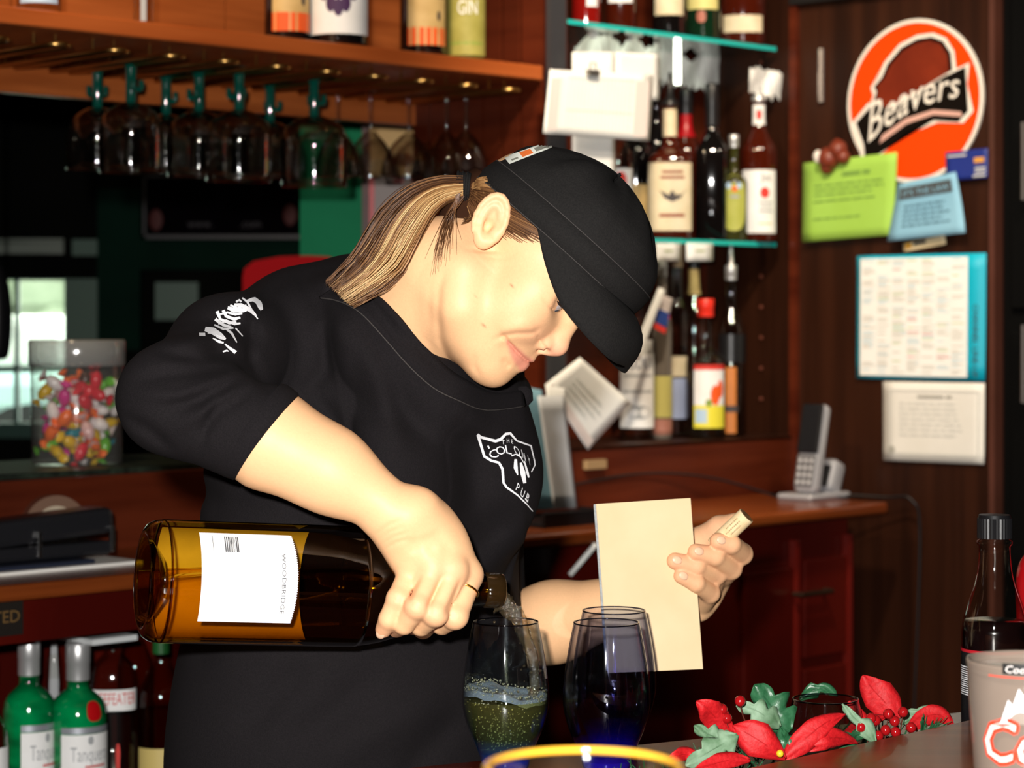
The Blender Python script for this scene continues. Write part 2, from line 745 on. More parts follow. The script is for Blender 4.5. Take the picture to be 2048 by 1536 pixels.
def decal(name, bvhs, verts, faces, mat_, parent, off=0.0007):
    """thin print lying on a cloth surface; verts are pixels"""
    out, ok = [], []
    for (x, y) in verts:
        c = None
        for b in bvhs:
            c = cast(b, x, y, off)
            if c is not None:
                break
        ok.append(c is not None)
        out.append(c if c is not None else Vector((0, 0, 0)))
    fs = [f for f in faces if all(ok[i] for i in f)]
    used = sorted({i for f in fs for i in f})
    mp = {i: k for k, i in enumerate(used)}
    return meshobj(name, [out[i] for i in used], [tuple(mp[i] for i in f) for f in fs], mat_, parent)


def ribbon(pts, w, step=3.0):
    """a stroke of width w (or a list of widths) through pixel points, finely cut"""
    ws = w if isinstance(w, (list, tuple)) else [w] * len(pts)
    dense, dw = [], []
    for i in range(len(pts) - 1):
        a, b = Vector(pts[i]), Vector(pts[i + 1])
        k = max(1, int((b - a).length / step))
        for j in range(k):
            dense.append(a.lerp(b, j / k))
            dw.append(ws[i] + (ws[i + 1] - ws[i]) * j / k)
    dense.append(Vector(pts[-1]))
    dw.append(ws[-1])
    v, f = [], []
    for i, p in enumerate(dense):
        t = (dense[min(i + 1, len(dense) - 1)] - dense[max(i - 1, 0)]).normalized()
        n = Vector((-t.y, t.x))
        v += [tuple(p + n * dw[i] / 2), tuple(p - n * dw[i] / 2)]
        if i:
            k = 2 * i
            f.append((k - 2, k - 1, k + 1, k))
    return v, f


def join2d(parts):
    V, Fs = [], []
    for v, f in parts:
        n = len(V)
        V += v
        Fs += [tuple(i + n for i in q) for q in f]
    return V, Fs


def text2d(s, origin, xdir, ydir):
    v, f = text_geo(s)
    return [(origin[0] + a * xdir[0] + b * ydir[0], origin[1] + a * xdir[1] + b * ydir[1]) for a, b in v], f

# ---------------------------------------------------------------- the room
WALLD = noise_mat('dark_wall_paint', (0.0035, 0.004, 0.0035), (0.006, 0.006, 0.005), (3, 3, 3), 0.9, spec=0.05)
FLOORM = noise_mat('floor_tile', (0.03, 0.02, 0.015), (0.06, 0.04, 0.03), (3, 3, 3), 0.5)
CEILM = mat('ceiling_paint', (0.05, 0.035, 0.025), 0.9)
GREEND = noise_mat('dark_green_paint', (0.001, 0.016, 0.009), (0.002, 0.024, 0.014), (4, 4, 4), 0.7, spec=0.1)
GREENB = noise_mat('green_paint', (0.0, 0.22, 0.085), (0.002, 0.26, 0.10), (4, 4, 4), 0.6, spec=0.2)
X0, X1, Y0_, Y1_, ZC = -3.4, 3.0, -1.6, 7.6, 2.75


def wall(name, lo, hi, m):
    return struct(MB().box(lo, hi).build(name, m))


wall('floor', (X0, Y0_, -0.1), (X1, Y1_, 0), FLOORM)
wall('ceiling', (X0, Y0_, ZC), (X1, Y1_, ZC + 0.1), CEILM)
wall('wall_left', (X0 - 0.1, Y0_, 0), (X0, Y1_, ZC), WALLD)
wall('wall_right', (X1, Y0_, 0), (X1 + 0.1, Y1_, ZC), WALLD)
wall('wall_front', (X0, Y0_ - 0.1, 0), (X1, Y0_, ZC), WALLD)
# far wall with a window on the left, dark green joinery
wx0, wx1 = P(-330, 0, Y1_).x, P(138, 0, Y1_).x
wz0, wz1 = P(0, 845, Y1_).z, P(0, 560, Y1_).z
fw = struct(MB().box((X0, Y1_, 0), (wx0, Y1_ + 0.1, ZC)).box((wx1, Y1_, 0), (X1, Y1_ + 0.1, ZC)).box((wx0, Y1_, 0), (wx1, Y1_ + 0.1, wz0)).box((wx0, Y1_, wz1), (wx1, Y1_ + 0.1, ZC)).build('wall_back', WALLD))
win = empty('window_1', ((wx0 + wx1) / 2, Y1_ + 0.02, wz0))
win['kind'] = 'structure'
FRAME = mat('window_frame_green', (0.02, 0.075, 0.055), 0.4)
for a, b in (((wx0, Y1_ - 0.03, wz0 - 0.05), (wx1 + 0.02, Y1_ + 0.03, wz0)), ((wx0, Y1_ - 0.03, wz1), (wx1 + 0.02, Y1_ + 0.03, wz1 + 0.03)), ((wx1 - 0.012, Y1_ - 0.02, wz0), (wx1 + 0.03, Y1_ + 0.03, wz1)),
             ((P(33, 0, Y1_).x - 0.008, Y1_, wz0), (P(33, 0, Y1_).x + 0.008, Y1_ + 0.02, wz1)), ((wx0, Y1_, P(0, 735, Y1_).z - 0.006), (wx1, Y1_ + 0.02, P(0, 735, Y1_).z + 0.006))):
    keep_world(MB().box(a, b).build('window_bar', FRAME), win)
keep_world(MB().box((wx0, Y1_ + 0.008, wz0), (wx1, Y1_ + 0.012, wz1)).build('pane', thin_glass('window_glass', (0.92, 0.96, 0.93), (0.6, 0.7, 0.65), 0.02, 1.5)), win)
# what the window looks out on: street, a pale parked van, greenery
tag(MB().box((-6, 8.2, 0.3), (4, 20, 0.4)).build('street', mat('asphalt', (0.16, 0.17, 0.17), 0.9)), 'pale street surface outside the far window', 'street', None, 'structure')
van = empty('parked_van', (P(95, 700, 9.5).x, 9.5, 0.4))
tag(van, 'white van parked outside the left window', 'van')
vx = P(128, 0, 9.5).x
VANW = mat('van_white', (0.85, 0.87, 0.80), 0.4)
keep_world(MB().box((vx - 1.9, 9.4, P(0, 740, 9.5).z), (vx, 10.6, P(0, 630, 9.5).z), None, 0, 0.05).build('van_body', VANW), van)
keep_world(MB().box((vx - 1.9, 9.35, P(0, 835, 9.5).z), (vx + 0.35, 10.6, P(0, 745, 9.5).z), None, 0, 0.05).build('van_lower_body', mat('van_teal', (0.45, 0.62, 0.60), 0.4)), van)
for xx in (vx - 1.5, vx - 0.1):
    keep_world(MB().tube([(xx, 9.33, 0.72), (xx, 9.55, 0.72)], 0.30, 20).build('wheel', mat('tyre', (0.02, 0.02, 0.02), 0.8)), van)
hb = MB()
rnd = random.Random(2)
for k in range(60):
    hb.ball((rnd.uniform(-4, -1), rnd.uniform(12, 13), rnd.uniform(0.6, 2.6)), rnd.uniform(0.2, 0.45), None, 8)
tag(hb.build('hedge', noise_mat('hedge_green', (0.22, 0.26, 0.18), (0.34, 0.38, 0.28), (5, 5, 5), 0.9)), 'grey green hedge behind the white van outside', 'hedge', None, 'stuff')
# green joinery right of the window: posts and rails on the far wall
for i, (px0, px1, py0, py1, m_) in enumerate(((135, 200, 555, 700, 'pale'), (200, 285, 380, 700, 'g'), (-40, 200, 520, 558, 'd'), (285, 600, 478, 540, 'g'), (150, 200, 480, 512, 'pale'), (315, 400, 565, 640, 'pale'))):
    mm = {'pale': mat('pale_green_pane', (0.10, 0.17, 0.13), 0.4), 'g': GREEND, 'd': WALLD}[m_]
    a, b = P(px0, py1, Y1_), P(px1, py0, Y1_)
    struct(MB().box((a.x, Y1_ - 0.05, a.z), (b.x, Y1_, b.z)).build('trim_%d' % (i + 1), mm))
# pale strip painting in the glare above the far window
a, b = P(-60, 508, Y1_), P(130, 478, Y1_)
tr_ = MB()
tr_.box((a.x, Y1_ - 0.03, a.z), (b.x, Y1_ - 0.005, b.z))
struct(tr_.build('trim_7', noise_mat('glare_strip', (0.10, 0.13, 0.10), (0.42, 0.46, 0.40), (2, 2, 60), 0.3)))
# framed dark sign on the far wall
a, b = P(288, 478, 7.45), P(604, 350, 7.45)
sg_ = empty('framed_sign', ((a.x + b.x) / 2, 7.45, a.z))
tag(sg_, 'dark framed advertising board on the far wall behind the hanging glasses', 'sign')
keep_world(MB().box((a.x, 7.45, a.z), (b.x, 7.60, b.z)).build('board', mat('board_black', (0.003, 0.002, 0.003), 0.9, spec=0.02)), sg_)
for lo_, hi_ in (((a.x, 7.43, a.z), (b.x, 7.45, a.z + 0.012)), ((a.x, 7.43, a.z), (a.x + 0.008, 7.45, b.z)), ((a.x, 7.43, b.z - 0.008), (b.x, 7.45, b.z))):
    keep_world(MB().box(lo_, hi_).build('frame_bar', mat('frame_grey', (0.055, 0.05, 0.055), 0.4)), sg_)
tv, tf = text_geo('www.         .com')
o_ = P(375, 455, 7.44)
keep_world(meshobj('sign_lettering', [(o_.x + u * 0.024, 7.44, o_.z + v * 0.026) for u, v in tv], tf, mat('sign_grey', (0.07, 0.06, 0.07), 0.6)), sg_)
for px_, py_ in ((312, 440), (580, 430)):
    keep_world(MB().ball(P(px_, py_, 7.445), (0.022, 0.003, 0.035)).build('sign_mark', mat('sign_red', (0.10, 0.012, 0.010), 0.6)), sg_)

# green wall piece and posters seen through the opening
gw0, gw1 = P(600, 0, 5.0), P(724, 0, 5.0)
struct(MB().box((gw0.x, 5.0, 0), (gw1.x, 5.12, ZC)).build('wall_green', GREENB))
WOODO = noise_mat('orange_wood', (0.26, 0.060, 0.012), (0.40, 0.105, 0.024), (3, 3, 40), 0.35, 0.04, 5)
WOODE = noise_mat('shelf_wood', (0.30, 0.062, 0.012), (0.42, 0.10, 0.022), (2, 2, 30), 0.35, 0.04, 5)
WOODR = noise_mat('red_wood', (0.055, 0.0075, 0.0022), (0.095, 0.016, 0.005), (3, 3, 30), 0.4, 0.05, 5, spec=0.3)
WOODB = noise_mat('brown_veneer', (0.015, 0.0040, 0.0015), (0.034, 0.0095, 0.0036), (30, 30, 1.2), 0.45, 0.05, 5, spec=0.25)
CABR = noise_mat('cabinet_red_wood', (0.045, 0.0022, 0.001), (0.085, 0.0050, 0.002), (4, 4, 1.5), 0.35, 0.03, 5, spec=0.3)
post0, post1 = P(724, 0, 4.72), P(738, 0, 4.72)
struct(MB().box((post0.x, 4.72, 0), (post1.x, 4.80, ZC)).build('trim_8', WOODR))
a, b = P(738, 352, 4.75), P(856, 226, 4.75)
ps = empty('tan_poster', ((a.x + b.x) / 2, 4.75, a.z))
tag(ps, 'tan parchment-coloured poster behind the clear hanging glasses', 'poster')
keep_world(MB().box((a.x, 4.75, a.z), (b.x, 4.76, b.z)).build('sheet', noise_mat('parchment', (0.62, 0.36, 0.13), (0.74, 0.48, 0.20), (6, 6, 6), 0.7)), ps)
keep_world(MB().ball(P(808, 320, 4.748), (0.022, 0.002, 0.014), None, 20).build('poster_mark', mat('poster_brown', (0.20, 0.08, 0.025), 0.7)), ps)
a, b = P(738, 640, 4.75), P(890, 360, 4.75)
wb_ = empty('wall_board', ((a.x + b.x) / 2, 4.74, a.z))
tag(wb_, 'pale board with red edge strip behind the ponytail', 'board')
keep_world(MB().box((a.x, 4.735, a.z), (b.x, 4.745, b.z)).build('board', mat('board_pale', (0.36, 0.30, 0.28), 0.6)), wb_)
keep_world(MB().box((a.x, 4.728, a.z), (a.x + 0.012, 4.735, b.z)).build('red_edge', mat('strip_red', (0.60, 0.010, 0.015), 0.4)), wb_)
c = P(797, 362, 4.73)
keep_world(MB().box((c.x - 0.010, 4.725, c.z - 0.005), (c.x + 0.010, 4.735, c.z + 0.005)).build('red_tab', mat('strip_red', (0.60, 0.010, 0.015), 0.4)), wb_)

# ---- back bar: riser, counter, cupboards
MBB = Matrix((E1, E2, Vector((0, 0, 1)))).transposed().to_4x4()
MBB.translation = C0


def bbox(lo, hi, name, m, parent=None, bev=0.0):
    o = MB().box((lo[0], lo[1], H + lo[2]), (hi[0], hi[1], H + hi[2]), MBB, bev=bev).build(name, m)
    if parent is not None:
        keep_world(o, parent)
    return o


bk = empty('back_bar', B(-1.0, 0.0, 0))
tag(bk, 'red-brown wooden back bar counter with raised shelf behind the woman', 'counter')
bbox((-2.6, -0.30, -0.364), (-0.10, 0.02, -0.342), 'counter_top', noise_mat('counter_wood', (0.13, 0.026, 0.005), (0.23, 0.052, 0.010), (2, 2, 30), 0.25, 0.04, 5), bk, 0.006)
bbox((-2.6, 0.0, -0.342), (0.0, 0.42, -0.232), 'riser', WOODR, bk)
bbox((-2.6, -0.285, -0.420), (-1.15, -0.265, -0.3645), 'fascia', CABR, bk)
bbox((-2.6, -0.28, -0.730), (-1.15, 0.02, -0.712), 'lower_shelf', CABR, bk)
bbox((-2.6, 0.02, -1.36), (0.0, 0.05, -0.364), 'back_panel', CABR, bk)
bbox((-2.6, -0.25, -1.36), (-1.15, 0.02, -1.30), 'plinth', CABR, bk)
# cupboard under the right half of the counter
cu = empty('back_bar_cupboard', B(-0.6, -0.2, 0))
tag(cu, 'dark red wooden cupboard with drawer pull under the back counter', 'cupboard')
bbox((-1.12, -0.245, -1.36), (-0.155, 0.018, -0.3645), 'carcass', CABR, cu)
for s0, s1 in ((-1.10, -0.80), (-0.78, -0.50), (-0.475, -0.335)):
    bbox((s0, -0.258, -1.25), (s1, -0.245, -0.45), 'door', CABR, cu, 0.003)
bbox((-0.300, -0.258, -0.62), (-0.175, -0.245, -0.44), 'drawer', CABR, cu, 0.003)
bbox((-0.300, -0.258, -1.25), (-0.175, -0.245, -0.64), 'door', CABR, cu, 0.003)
STILE = mat('red_lacquer', (0.12, 0.008, 0.005), 0.2)
for s0 in (-0.325, -0.165):
    bbox((s0 - 0.008, -0.262, -1.30), (s0 + 0.006, -0.245, -0.40), 'stile', STILE, cu, 0.002)
ss, yy = sd_at(1625, -0.27)
hz_ = (HY - 1185) / FPX * yy
p0, p1 = BH(ss - 0.045, -0.262, hz_), BH(ss + 0.045, -0.262, hz_)
keep_world(MB().tube([p0, p0 - E2 * 0.018, p1 - E2 * 0.018, p1], 0.005, 8).build('drawer_pull', mat('brass_dull', (0.30, 0.22, 0.14), 0.3, 1.0)), cu)

# ---- alcove with bottle shelves
al = empty('bottle_alcove', B(-0.33, 0.1, 0))
tag(al, 'brown wooden alcove with two glass shelves full of liquor bottles', 'shelf unit')
bbox((-0.66, 0.23, -0.232), (0.0, 0.25, 1.36), 'back_board', WOODR, al)
bbox((-0.705, 0.0, -0.232), (-0.66, 0.25, 1.36), 'side_board', WOODR, al)
bbox((-0.66, 0.0, -0.238), (0.0, 0.25, -0.230), 'base_board', WOODB, al)
bbox((-0.012, -0.012, -0.38), (0.008, 0.006, 1.36), 'corner_trim', WOODR, al)
for k in range(16):
    zz_ = -0.16 + 0.062 * k
    o_ = MB().ball(BH(0.0 - 0.002, 0.085, zz_), 0.0042, None, 8).build('shelf_pin_hole', mat('pin_brown', (0.16, 0.04, 0.02), 0.5))
    keep_world(o_, al)
SHG = thin_glass('shelf_glass', (0.86, 0.93, 0.90), (0.3, 0.55, 0.50), 0.03, 1.5)
EDGE = mat('glass_edge_teal', (0.02, 0.55, 0.50), 0.12, coat=0.8)
for hsh in (0.5424, 0.1507):
    bbox((-0.66, 0.035, hsh - 0.004), (-0.022, 0.23, hsh + 0.004), 'glass_shelf', SHG, al)
    bbox((-0.66, 0.030, hsh - 0.004), (-0.022, 0.035, hsh + 0.004), 'glass_shelf_edge', EDGE, al)
# metal strip at the alcove's left edge
bbox((-0.715, -0.012, -0.20), (-0.675, 0.0, 1.36), 'metal_strip', mat('grey_metal', (0.09, 0.09, 0.10), 0.35, 0.6), al)
# slatted cheek of the alcove, left side
for k in range(7):
    d0 = 0.012 + 0.048 * k
    bbox((-0.722, d0, -0.23), (-0.705, d0 + 0.041, 1.36), 'slat', WOODR, al)
    bbox((-0.714, d0 + 0.041, -0.23), (-0.705, d0 + 0.048, 1.36), 'slat_groove', noise_mat('pale_groove', (0.26, 0.10, 0.07), (0.34, 0.14, 0.10), (9, 9, 9), 0.5), al)

# ---- wall panel with the papers
struct(bbox((0.0, -0.462, -1.36), (0.06, 0.30, 1.36), 'wall_panel', WOODB))
struct(bbox((-0.006, -0.470, -1.36), (0.066, -0.458, 1.36), 'trim_9', noise_mat('trim_brown', (0.06, 0.02, 0.012), (0.09, 0.03, 0.02), (5, 5, 5), 0.4)))
# black cooler standing to the right of it
ck_ = empty('black_cooler', B(0.1, -0.7, 0))
tag(ck_, 'tall black cooler cut off by the right edge of the picture', 'cooler')
BLK = mat('cooler_black', (0.002, 0.002, 0.002), 0.7, spec=0.08)
bbox((0.012, -1.15, -1.36), (0.6, -0.475, 0.70), 'cabinet', BLK, ck_, 0.006)
bbox((0.000, -1.13, 0.02), (0.012, -0.50, 0.66), 'door', BLK, ck_, 0.004)
bbox((0.000, -1.13, -1.30), (0.012, -0.50, -0.02), 'door', BLK, ck_, 0.004)
for zz_ in (0.22, -0.15):
    p0 = BH(0.0, -0.545, zz_)
    keep_world(MB().tube([p0, p0 - E1 * 0.025, p0 - E1 * 0.025 + Vector((0, 0, 0.14)), p0 + Vector((0, 0, 0.14))], 0.006, 8).build('handle', mat('handle_steel', (0.25, 0.22, 0.20), 0.3, 1.0)), ck_)

# ---- overhead shelf with glass rack
sh = empty('overhead_shelf', B(-1.6, 0.15, H + 0.40))
tag(sh, 'orange-brown overhead wooden shelf carrying bottles above the glass rack', 'shelf')
bbox((-2.9, 0.0, 0.426), (-0.722, 0.36, 0.452), 'shelf_board', WOODE, sh, 0.003)
bbox((-2.9, 0.335, 0.366), (-0.722, 0.36, 0.426), 'rear_beam', WOODO, sh)
for k in range(5):
    s0 = -2.9 + 0.436 * k
    bbox((s0, 0.352, 0.452), (s0 + 0.432, 0.366, 1.0), 'back_board', WOODO, sh)
for s0 in (-2.55, -1.15):
    keep_world(MB().tube([BH(s0, 0.05, 0.452), BH(s0, 0.05, 1.39)], 0.006, 8).build('hanger_rod', mat('rod_dark', (0.03, 0.025, 0.02), 0.4, 1.0)), sh)
BRASS = mat('brass', (0.62, 0.36, 0.11), 0.30, 1.0)
rails = []
s_r = -0.78
while s_r > -2.5:
    rails.append(s_r)
    s_r -= 0.105
for s_c in rails:
    for k, w in ((0, 0.038),):
        pts = []
        for i in range(7):
            a = -math.pi / 2 + math.pi * i / 6
            pts.append(BH(s_c + w / 2 * math.sin(a), 0.028 - 0.017 * math.cos(a), 0.406))
        pts = [BH(s_c - w / 2, 0.33, 0.406)] + pts + [BH(s_c + w / 2, 0.33, 0.406)]
        ra = MB().tube(pts, 0.0046, 8).build('rack_rail', BRASS, None, True)
        keep_world(ra, sh)
        for dd in (0.06, 0.30):
            for e in (-1, 1):
                keep_world(MB().tube([BH(s_c + e * w / 2, dd, 0.406), BH(s_c + e * w / 2, dd, 0.427)], 0.0022, 6).build('rail_post', BRASS, None), ra)

# ---------------------------------------------------------------- the woman behind the bar
SKIN = attr_mat('skin', 0.5, 0.35, 0.06, 700.0)
CLOTH = noise_mat('black_jersey', (0.0066, 0.0055, 0.0062), (0.0098, 0.0080, 0.0090), (900, 900, 900), 0.9, 0.25, 2, spec=0.15)
CLOTHD = noise_mat('black_twill', (0.0072, 0.0066, 0.0064), (0.0108, 0.0098, 0.0092), (700, 700, 700), 0.85, 0.25, 4, spec=0.2)
STITCH = mat('grey_stitching', (0.035, 0.030, 0.028), 0.8)
WHITEPRINT = mat('white_print', (0.82, 0.82, 0.84), 0.6)
person = empty('person', (-0.17, 2.27, 0.0))
tag(person, 'woman in black cap and black long-sleeved shirt pouring wine, head bowed', 'person')


def pkeep(o):
    return keep_world(o, person)


# ---- head, in its own frame: x to the face, y to her left, z to the crown
TH, PS = math.radians(42), math.radians(15)
ct, st, cp, sp = math.cos(TH), math.sin(TH), math.cos(PS), math.sin(PS)
HF = Vector((ct * cp, -sp, -st * cp))
HL = Vector((sp * ct, cp, -sp * st))
HU = Vector((st, 0, ct))
HO = P(985, 460, 2.03) + HL * 0.068
HM = Matrix((HF * 0.97, HL * 0.97, HU * 0.97)).transposed().to_4x4()
HM.translation = HO


def hw(p):
    return HM @ Vector(p)


HMi = HM.inverted()
f = Field((-0.17, -0.11, -0.24), (0.13, 0.105, 0.125), 0.00145)
f.T = HM
f.ell((0.022, 0, 0.042), (0.084, 0.071, 0.064), 0.0)
f.ell((0.042, 0, -0.028), (0.052, 0.058, 0.072), 0.03)
for sgn in (-1, 1):
    f.cone((0.004, 0.052 * sgn, -0.045), (0.020, 0.047 * sgn, -0.070), 0.019, 0.019, 0.02)
    f.cone((0.020, 0.047 * sgn, -0.070), (0.060, 0.014 * sgn, -0.091), 0.019, 0.016, 0.02)
    f.ell((0.056, 0.033 * sgn, -0.038), (0.029, 0.027, 0.026), 0.018)          # cheek
    f.ell((0.060, 0.040 * sgn, -0.012), (0.024, 0.020, 0.020), 0.02)           # cheek bone
f.ell((0.068, 0, -0.0945), (0.0175, 0.020, 0.0155), 0.012)                    # chin
f.ell((0.066, 0, -0.067), (0.0235, 0.027, 0.023), 0.012)                      # muzzle
f.ell((0.078, 0, 0.022), (0.026, 0.045, 0.026), 0.025)                        # brow
for sgn in (-1, 1):
    f.ell((0.096, 0.033 * sgn, -0.006), (0.015, 0.019, 0.0125), 0.012, mode='sub')   # eye socket
    f.ell((0.0735, 0.032 * sgn, -0.0085), 0.0132, 0.005)                      # lids over the eyeball
f.cone((0.089, 0, 0.006), (0.0985, 0, -0.036), 0.0075, 0.0095, 0.012)
f.ell((0.0985, 0, -0.0385), (0.0118, 0.0105, 0.0105), 0.006)                  # tip of the nose
for sgn in (-1, 1):
    f.ell((0.0895, 0.0125 * sgn, -0.0445), (0.0105, 0.0062, 0.0078), 0.005)   # wing
f.cone((0.096, 0, -0.047), (0.084, 0, -0.053), 0.005, 0.006, 0.006)
for sgn in (-1, 1):
    f.ell((0.0945, 0.0065 * sgn, -0.0515), (0.0052, 0.0030, 0.0040), 0.002, mode='sub')
    # lips
    f.cone((0.0890, 0.002 * sgn, -0.0640), (0.0690, 0.0270 * sgn, -0.0610), 0.0040, 0.0018, 0.004)
    f.cone((0.0865, 0.002 * sgn, -0.0735), (0.0690, 0.0260 * sgn, -0.0640), 0.0058, 0.0022, 0.004)
f.fold([(1009, 674), (1017, 684), (1032, 702), (1050, 719), (1066, 729)], 0.0013, 0.0034, 1.98, 2.12)          # mouth
f.fold([(1003, 668), (1008, 674), (1012, 682)], 0.0020, 0.0022, 1.98, 2.12)                                    # its corner
f.fold([(986, 682), (1005, 671), (1032, 667), (1066, 666), (1082, 655)], 0.0024, 0.0020, 1.98, 2.10)           # smile line
f.fold([(990, 690), (1012, 662), (1040, 655), (1070, 648)], 0.0070, -0.0022, 1.98, 2.10)
f.fold([(1072, 664), (1078, 680), (1090, 695), (1100, 704)], 0.0014, 0.0020, 1.98, 2.12)                       # wing of the nose
f.fold([(1022, 735), (1012, 728), (1004, 716)], 0.0034, 0.0022, 1.98, 2.12)                                    # under the lip
f.fold([(951, 705), (949, 732), (962, 757)], 0.0030, 0.0016, 1.98, 2.12)                                       # chin line
f.fold([(1085, 590), (1092, 606), (1104, 618), (1118, 628)], 0.0012, 0.0012, 1.98, 2.12)
# neck, down into the shirt
nb = [HMi @ P(897, 548, 2.092), HMi @ P(802, 672, 2.142), HMi @ P(735, 775, 2.19)]
f.cone(nb[0], nb[1], 0.0555, 0.0545, 0.026)
f.cone(nb[1], nb[2], 0.0545, 0.060, 0.02)
f.ell((0.030, 0, -0.085), (0.040, 0.035, 0.020), 0.03)                         # under the chin
f.fold([(890, 540), (879, 575), (876, 620), (880, 677), (897, 722), (930, 756)], 0.0038, 0.0019, 1.98, 2.14)     # jaw to neck
f.fold([(868, 560), (860, 610), (862, 660)], 0.0045, 0.0010, 1.98, 2.14)
f.fold([(935, 497), (965, 502), (1000, 503), (1040, 506)], 0.0022, 0.0012, 1.98, 2.10)
f.fold([(955, 512), (1000, 516), (1035, 510)], 0.0018, 0.0006, 1.98, 2.10)
# ears
for sgn in (-1, 1):
    ax = Vector((-0.30, 0.18 * sgn, 0.95)).normalized()
    nn = Vector((0.25, 1.0 * sgn, 0.05))
    nn = (nn - ax * nn.dot(ax)).normalized()
    tt = ax.cross(nn)
    ec = Vector((-0.0065, 0.0735 * sgn, 0.0055))
    f.ell(ec, (0.0245, 0.0060, 0.0140), 0.006, R=(ax, nn, tt))
    f.ell(ec - ax * 0.019 + tt * 0.001, (0.009, 0.005, 0.0085), 0.006, R=(ax, nn, tt))
    f.ell(ec + nn * 0.0075 - ax * 0.002 - tt * 0.001 * sgn, (0.0150, 0.0062, 0.0076), 0.004, R=(ax, nn, tt), mode='sub')
    f.ell(ec + nn * 0.0035 - ax * 0.006, (0.007, 0.006, 0.006), 0.003, R=(ax, nn, tt), mode='sub')
    rim = [ec + ax * 0.0238 * math.cos(a) + tt * 0.0138 * math.sin(a) + nn * 0.0030 for a in np.linspace(-2.2, 2.5, 15)]
    for i in range(len(rim) - 1):
        f.cone(rim[i], rim[i + 1], 0.0026, 0.0026, 0.003)
    inn = [ec + ax * 0.0150 * math.cos(a) + tt * 0.0075 * math.sin(a) + nn * 0.0030 for a in np.linspace(-2.4, 1.2, 10)]
    for i in range(len(inn) - 1):
        f.cone(inn[i], inn[i + 1], 0.0018, 0.0018, 0.003)
    f.ell(Vector((0.004, 0.0715 * sgn, -0.0005)), (0.0045, 0.004, 0.0055), 0.004)   # tragus
Vh, Qh = f.mesh()
Vh = smooth_mesh(Vh, Qh, 2, 0.5)
# skin tones of the face: lips, flush of nose and cheeks
base = np.array((0.80, 0.465, 0.245))


def gau(V, c, r):
    return np.exp(-(((V - np.array(c)) / np.array(r)) ** 2).sum(1))


def mixc(cols, w, c):
    return cols * (1 - w[:, None]) + np.array(c) * w[:, None]


rng = np.random.default_rng(4)
ch = np.tile(base, (len(Vh), 1))
for sgn in (-1, 1):
    ch = mixc(ch, 0.35 * gau(Vh, (0.078, 0.035 * sgn, -0.045), (0.02, 0.018, 0.016)), (0.82, 0.36, 0.22))
    ch = mixc(ch, 0.50 * gau(Vh, (0.072, 0.040 * sgn, -0.010), (0.02, 0.014, 0.012)), (0.66, 0.30, 0.17))
    ch = mixc(ch, 0.35 * gau(Vh, (-0.012, 0.078 * sgn, 0.018), (0.018, 0.02, 0.016)), (0.85, 0.36, 0.22))
    ch = mixc(ch, 0.30 * gau(Vh, (0.01, 0.06 * sgn, -0.03), (0.02, 0.03, 0.012)), (0.80, 0.38, 0.22))
ch = mixc(ch, 0.55 * gau(Vh, (0.104, 0, -0.044), (0.018, 0.02, 0.014)), (0.84, 0.33, 0.24))
for c, r in (((0.0705, -0.046, -0.030), 0.0011), ((0.047, -0.0635, -0.026), 0.0010), ((0.030, -0.07, -0.055), 0.0009), ((0.060, -0.05, -0.014), 0.0009), ((0.075, -0.033, -0.030), 0.0009), ((0.05, -0.055, -0.07), 0.001)):
    ch = mixc(ch, 0.8 * gau(Vh, c, (r * 2.5, r * 4, r)), (0.30, 0.14, 0.07))
Vh = Vh @ np.array(HM.to_3x3()).T + np.array(HO)
hx, hy = CX + Vh[:, 0] / Vh[:, 1] * FPX, HY - (Vh[:, 2] - H) / Vh[:, 1] * FPX


def in_poly(x, y, poly):
    r = np.zeros(len(x), bool)
    j = len(poly) - 1
    for i in range(len(poly)):
        xi, yi = poly[i]
        xj, yj = poly[j]
        c = ((yi > y) != (yj > y)) & (x < (xj - xi) * (y - yi) / (yj - yi + 1e-9) + xi)
        r ^= c
        j = i
    return r


lipm = in_poly(hx, hy, [(1010, 676), (1028, 690), (1048, 706), (1066, 720), (1075, 730), (1060, 745), (1040, 742), (1030, 728), (1020, 708)]) & (Vh[:, 1] < 2.12)
lipw = lipm.astype(float)
e_ = np.concatenate([Qh[:, [0, 1]], Qh[:, [1, 2]], Qh[:, [2, 3]], Qh[:, [3, 0]]])
dg_ = np.bincount(e_.ravel(), minlength=len(Vh))
for _ in range(2):
    lipw = (np.bincount(e_[:, 0], lipw[e_[:, 1]], len(Vh)) + np.bincount(e_[:, 1], lipw[e_[:, 0]], len(Vh))) / dg_
ch = mixc(ch, 0.8 * lipw, (0.68, 0.23, 0.17))
ch *= (1 + 0.02 * rng.standard_normal(len(Vh)))[:, None]

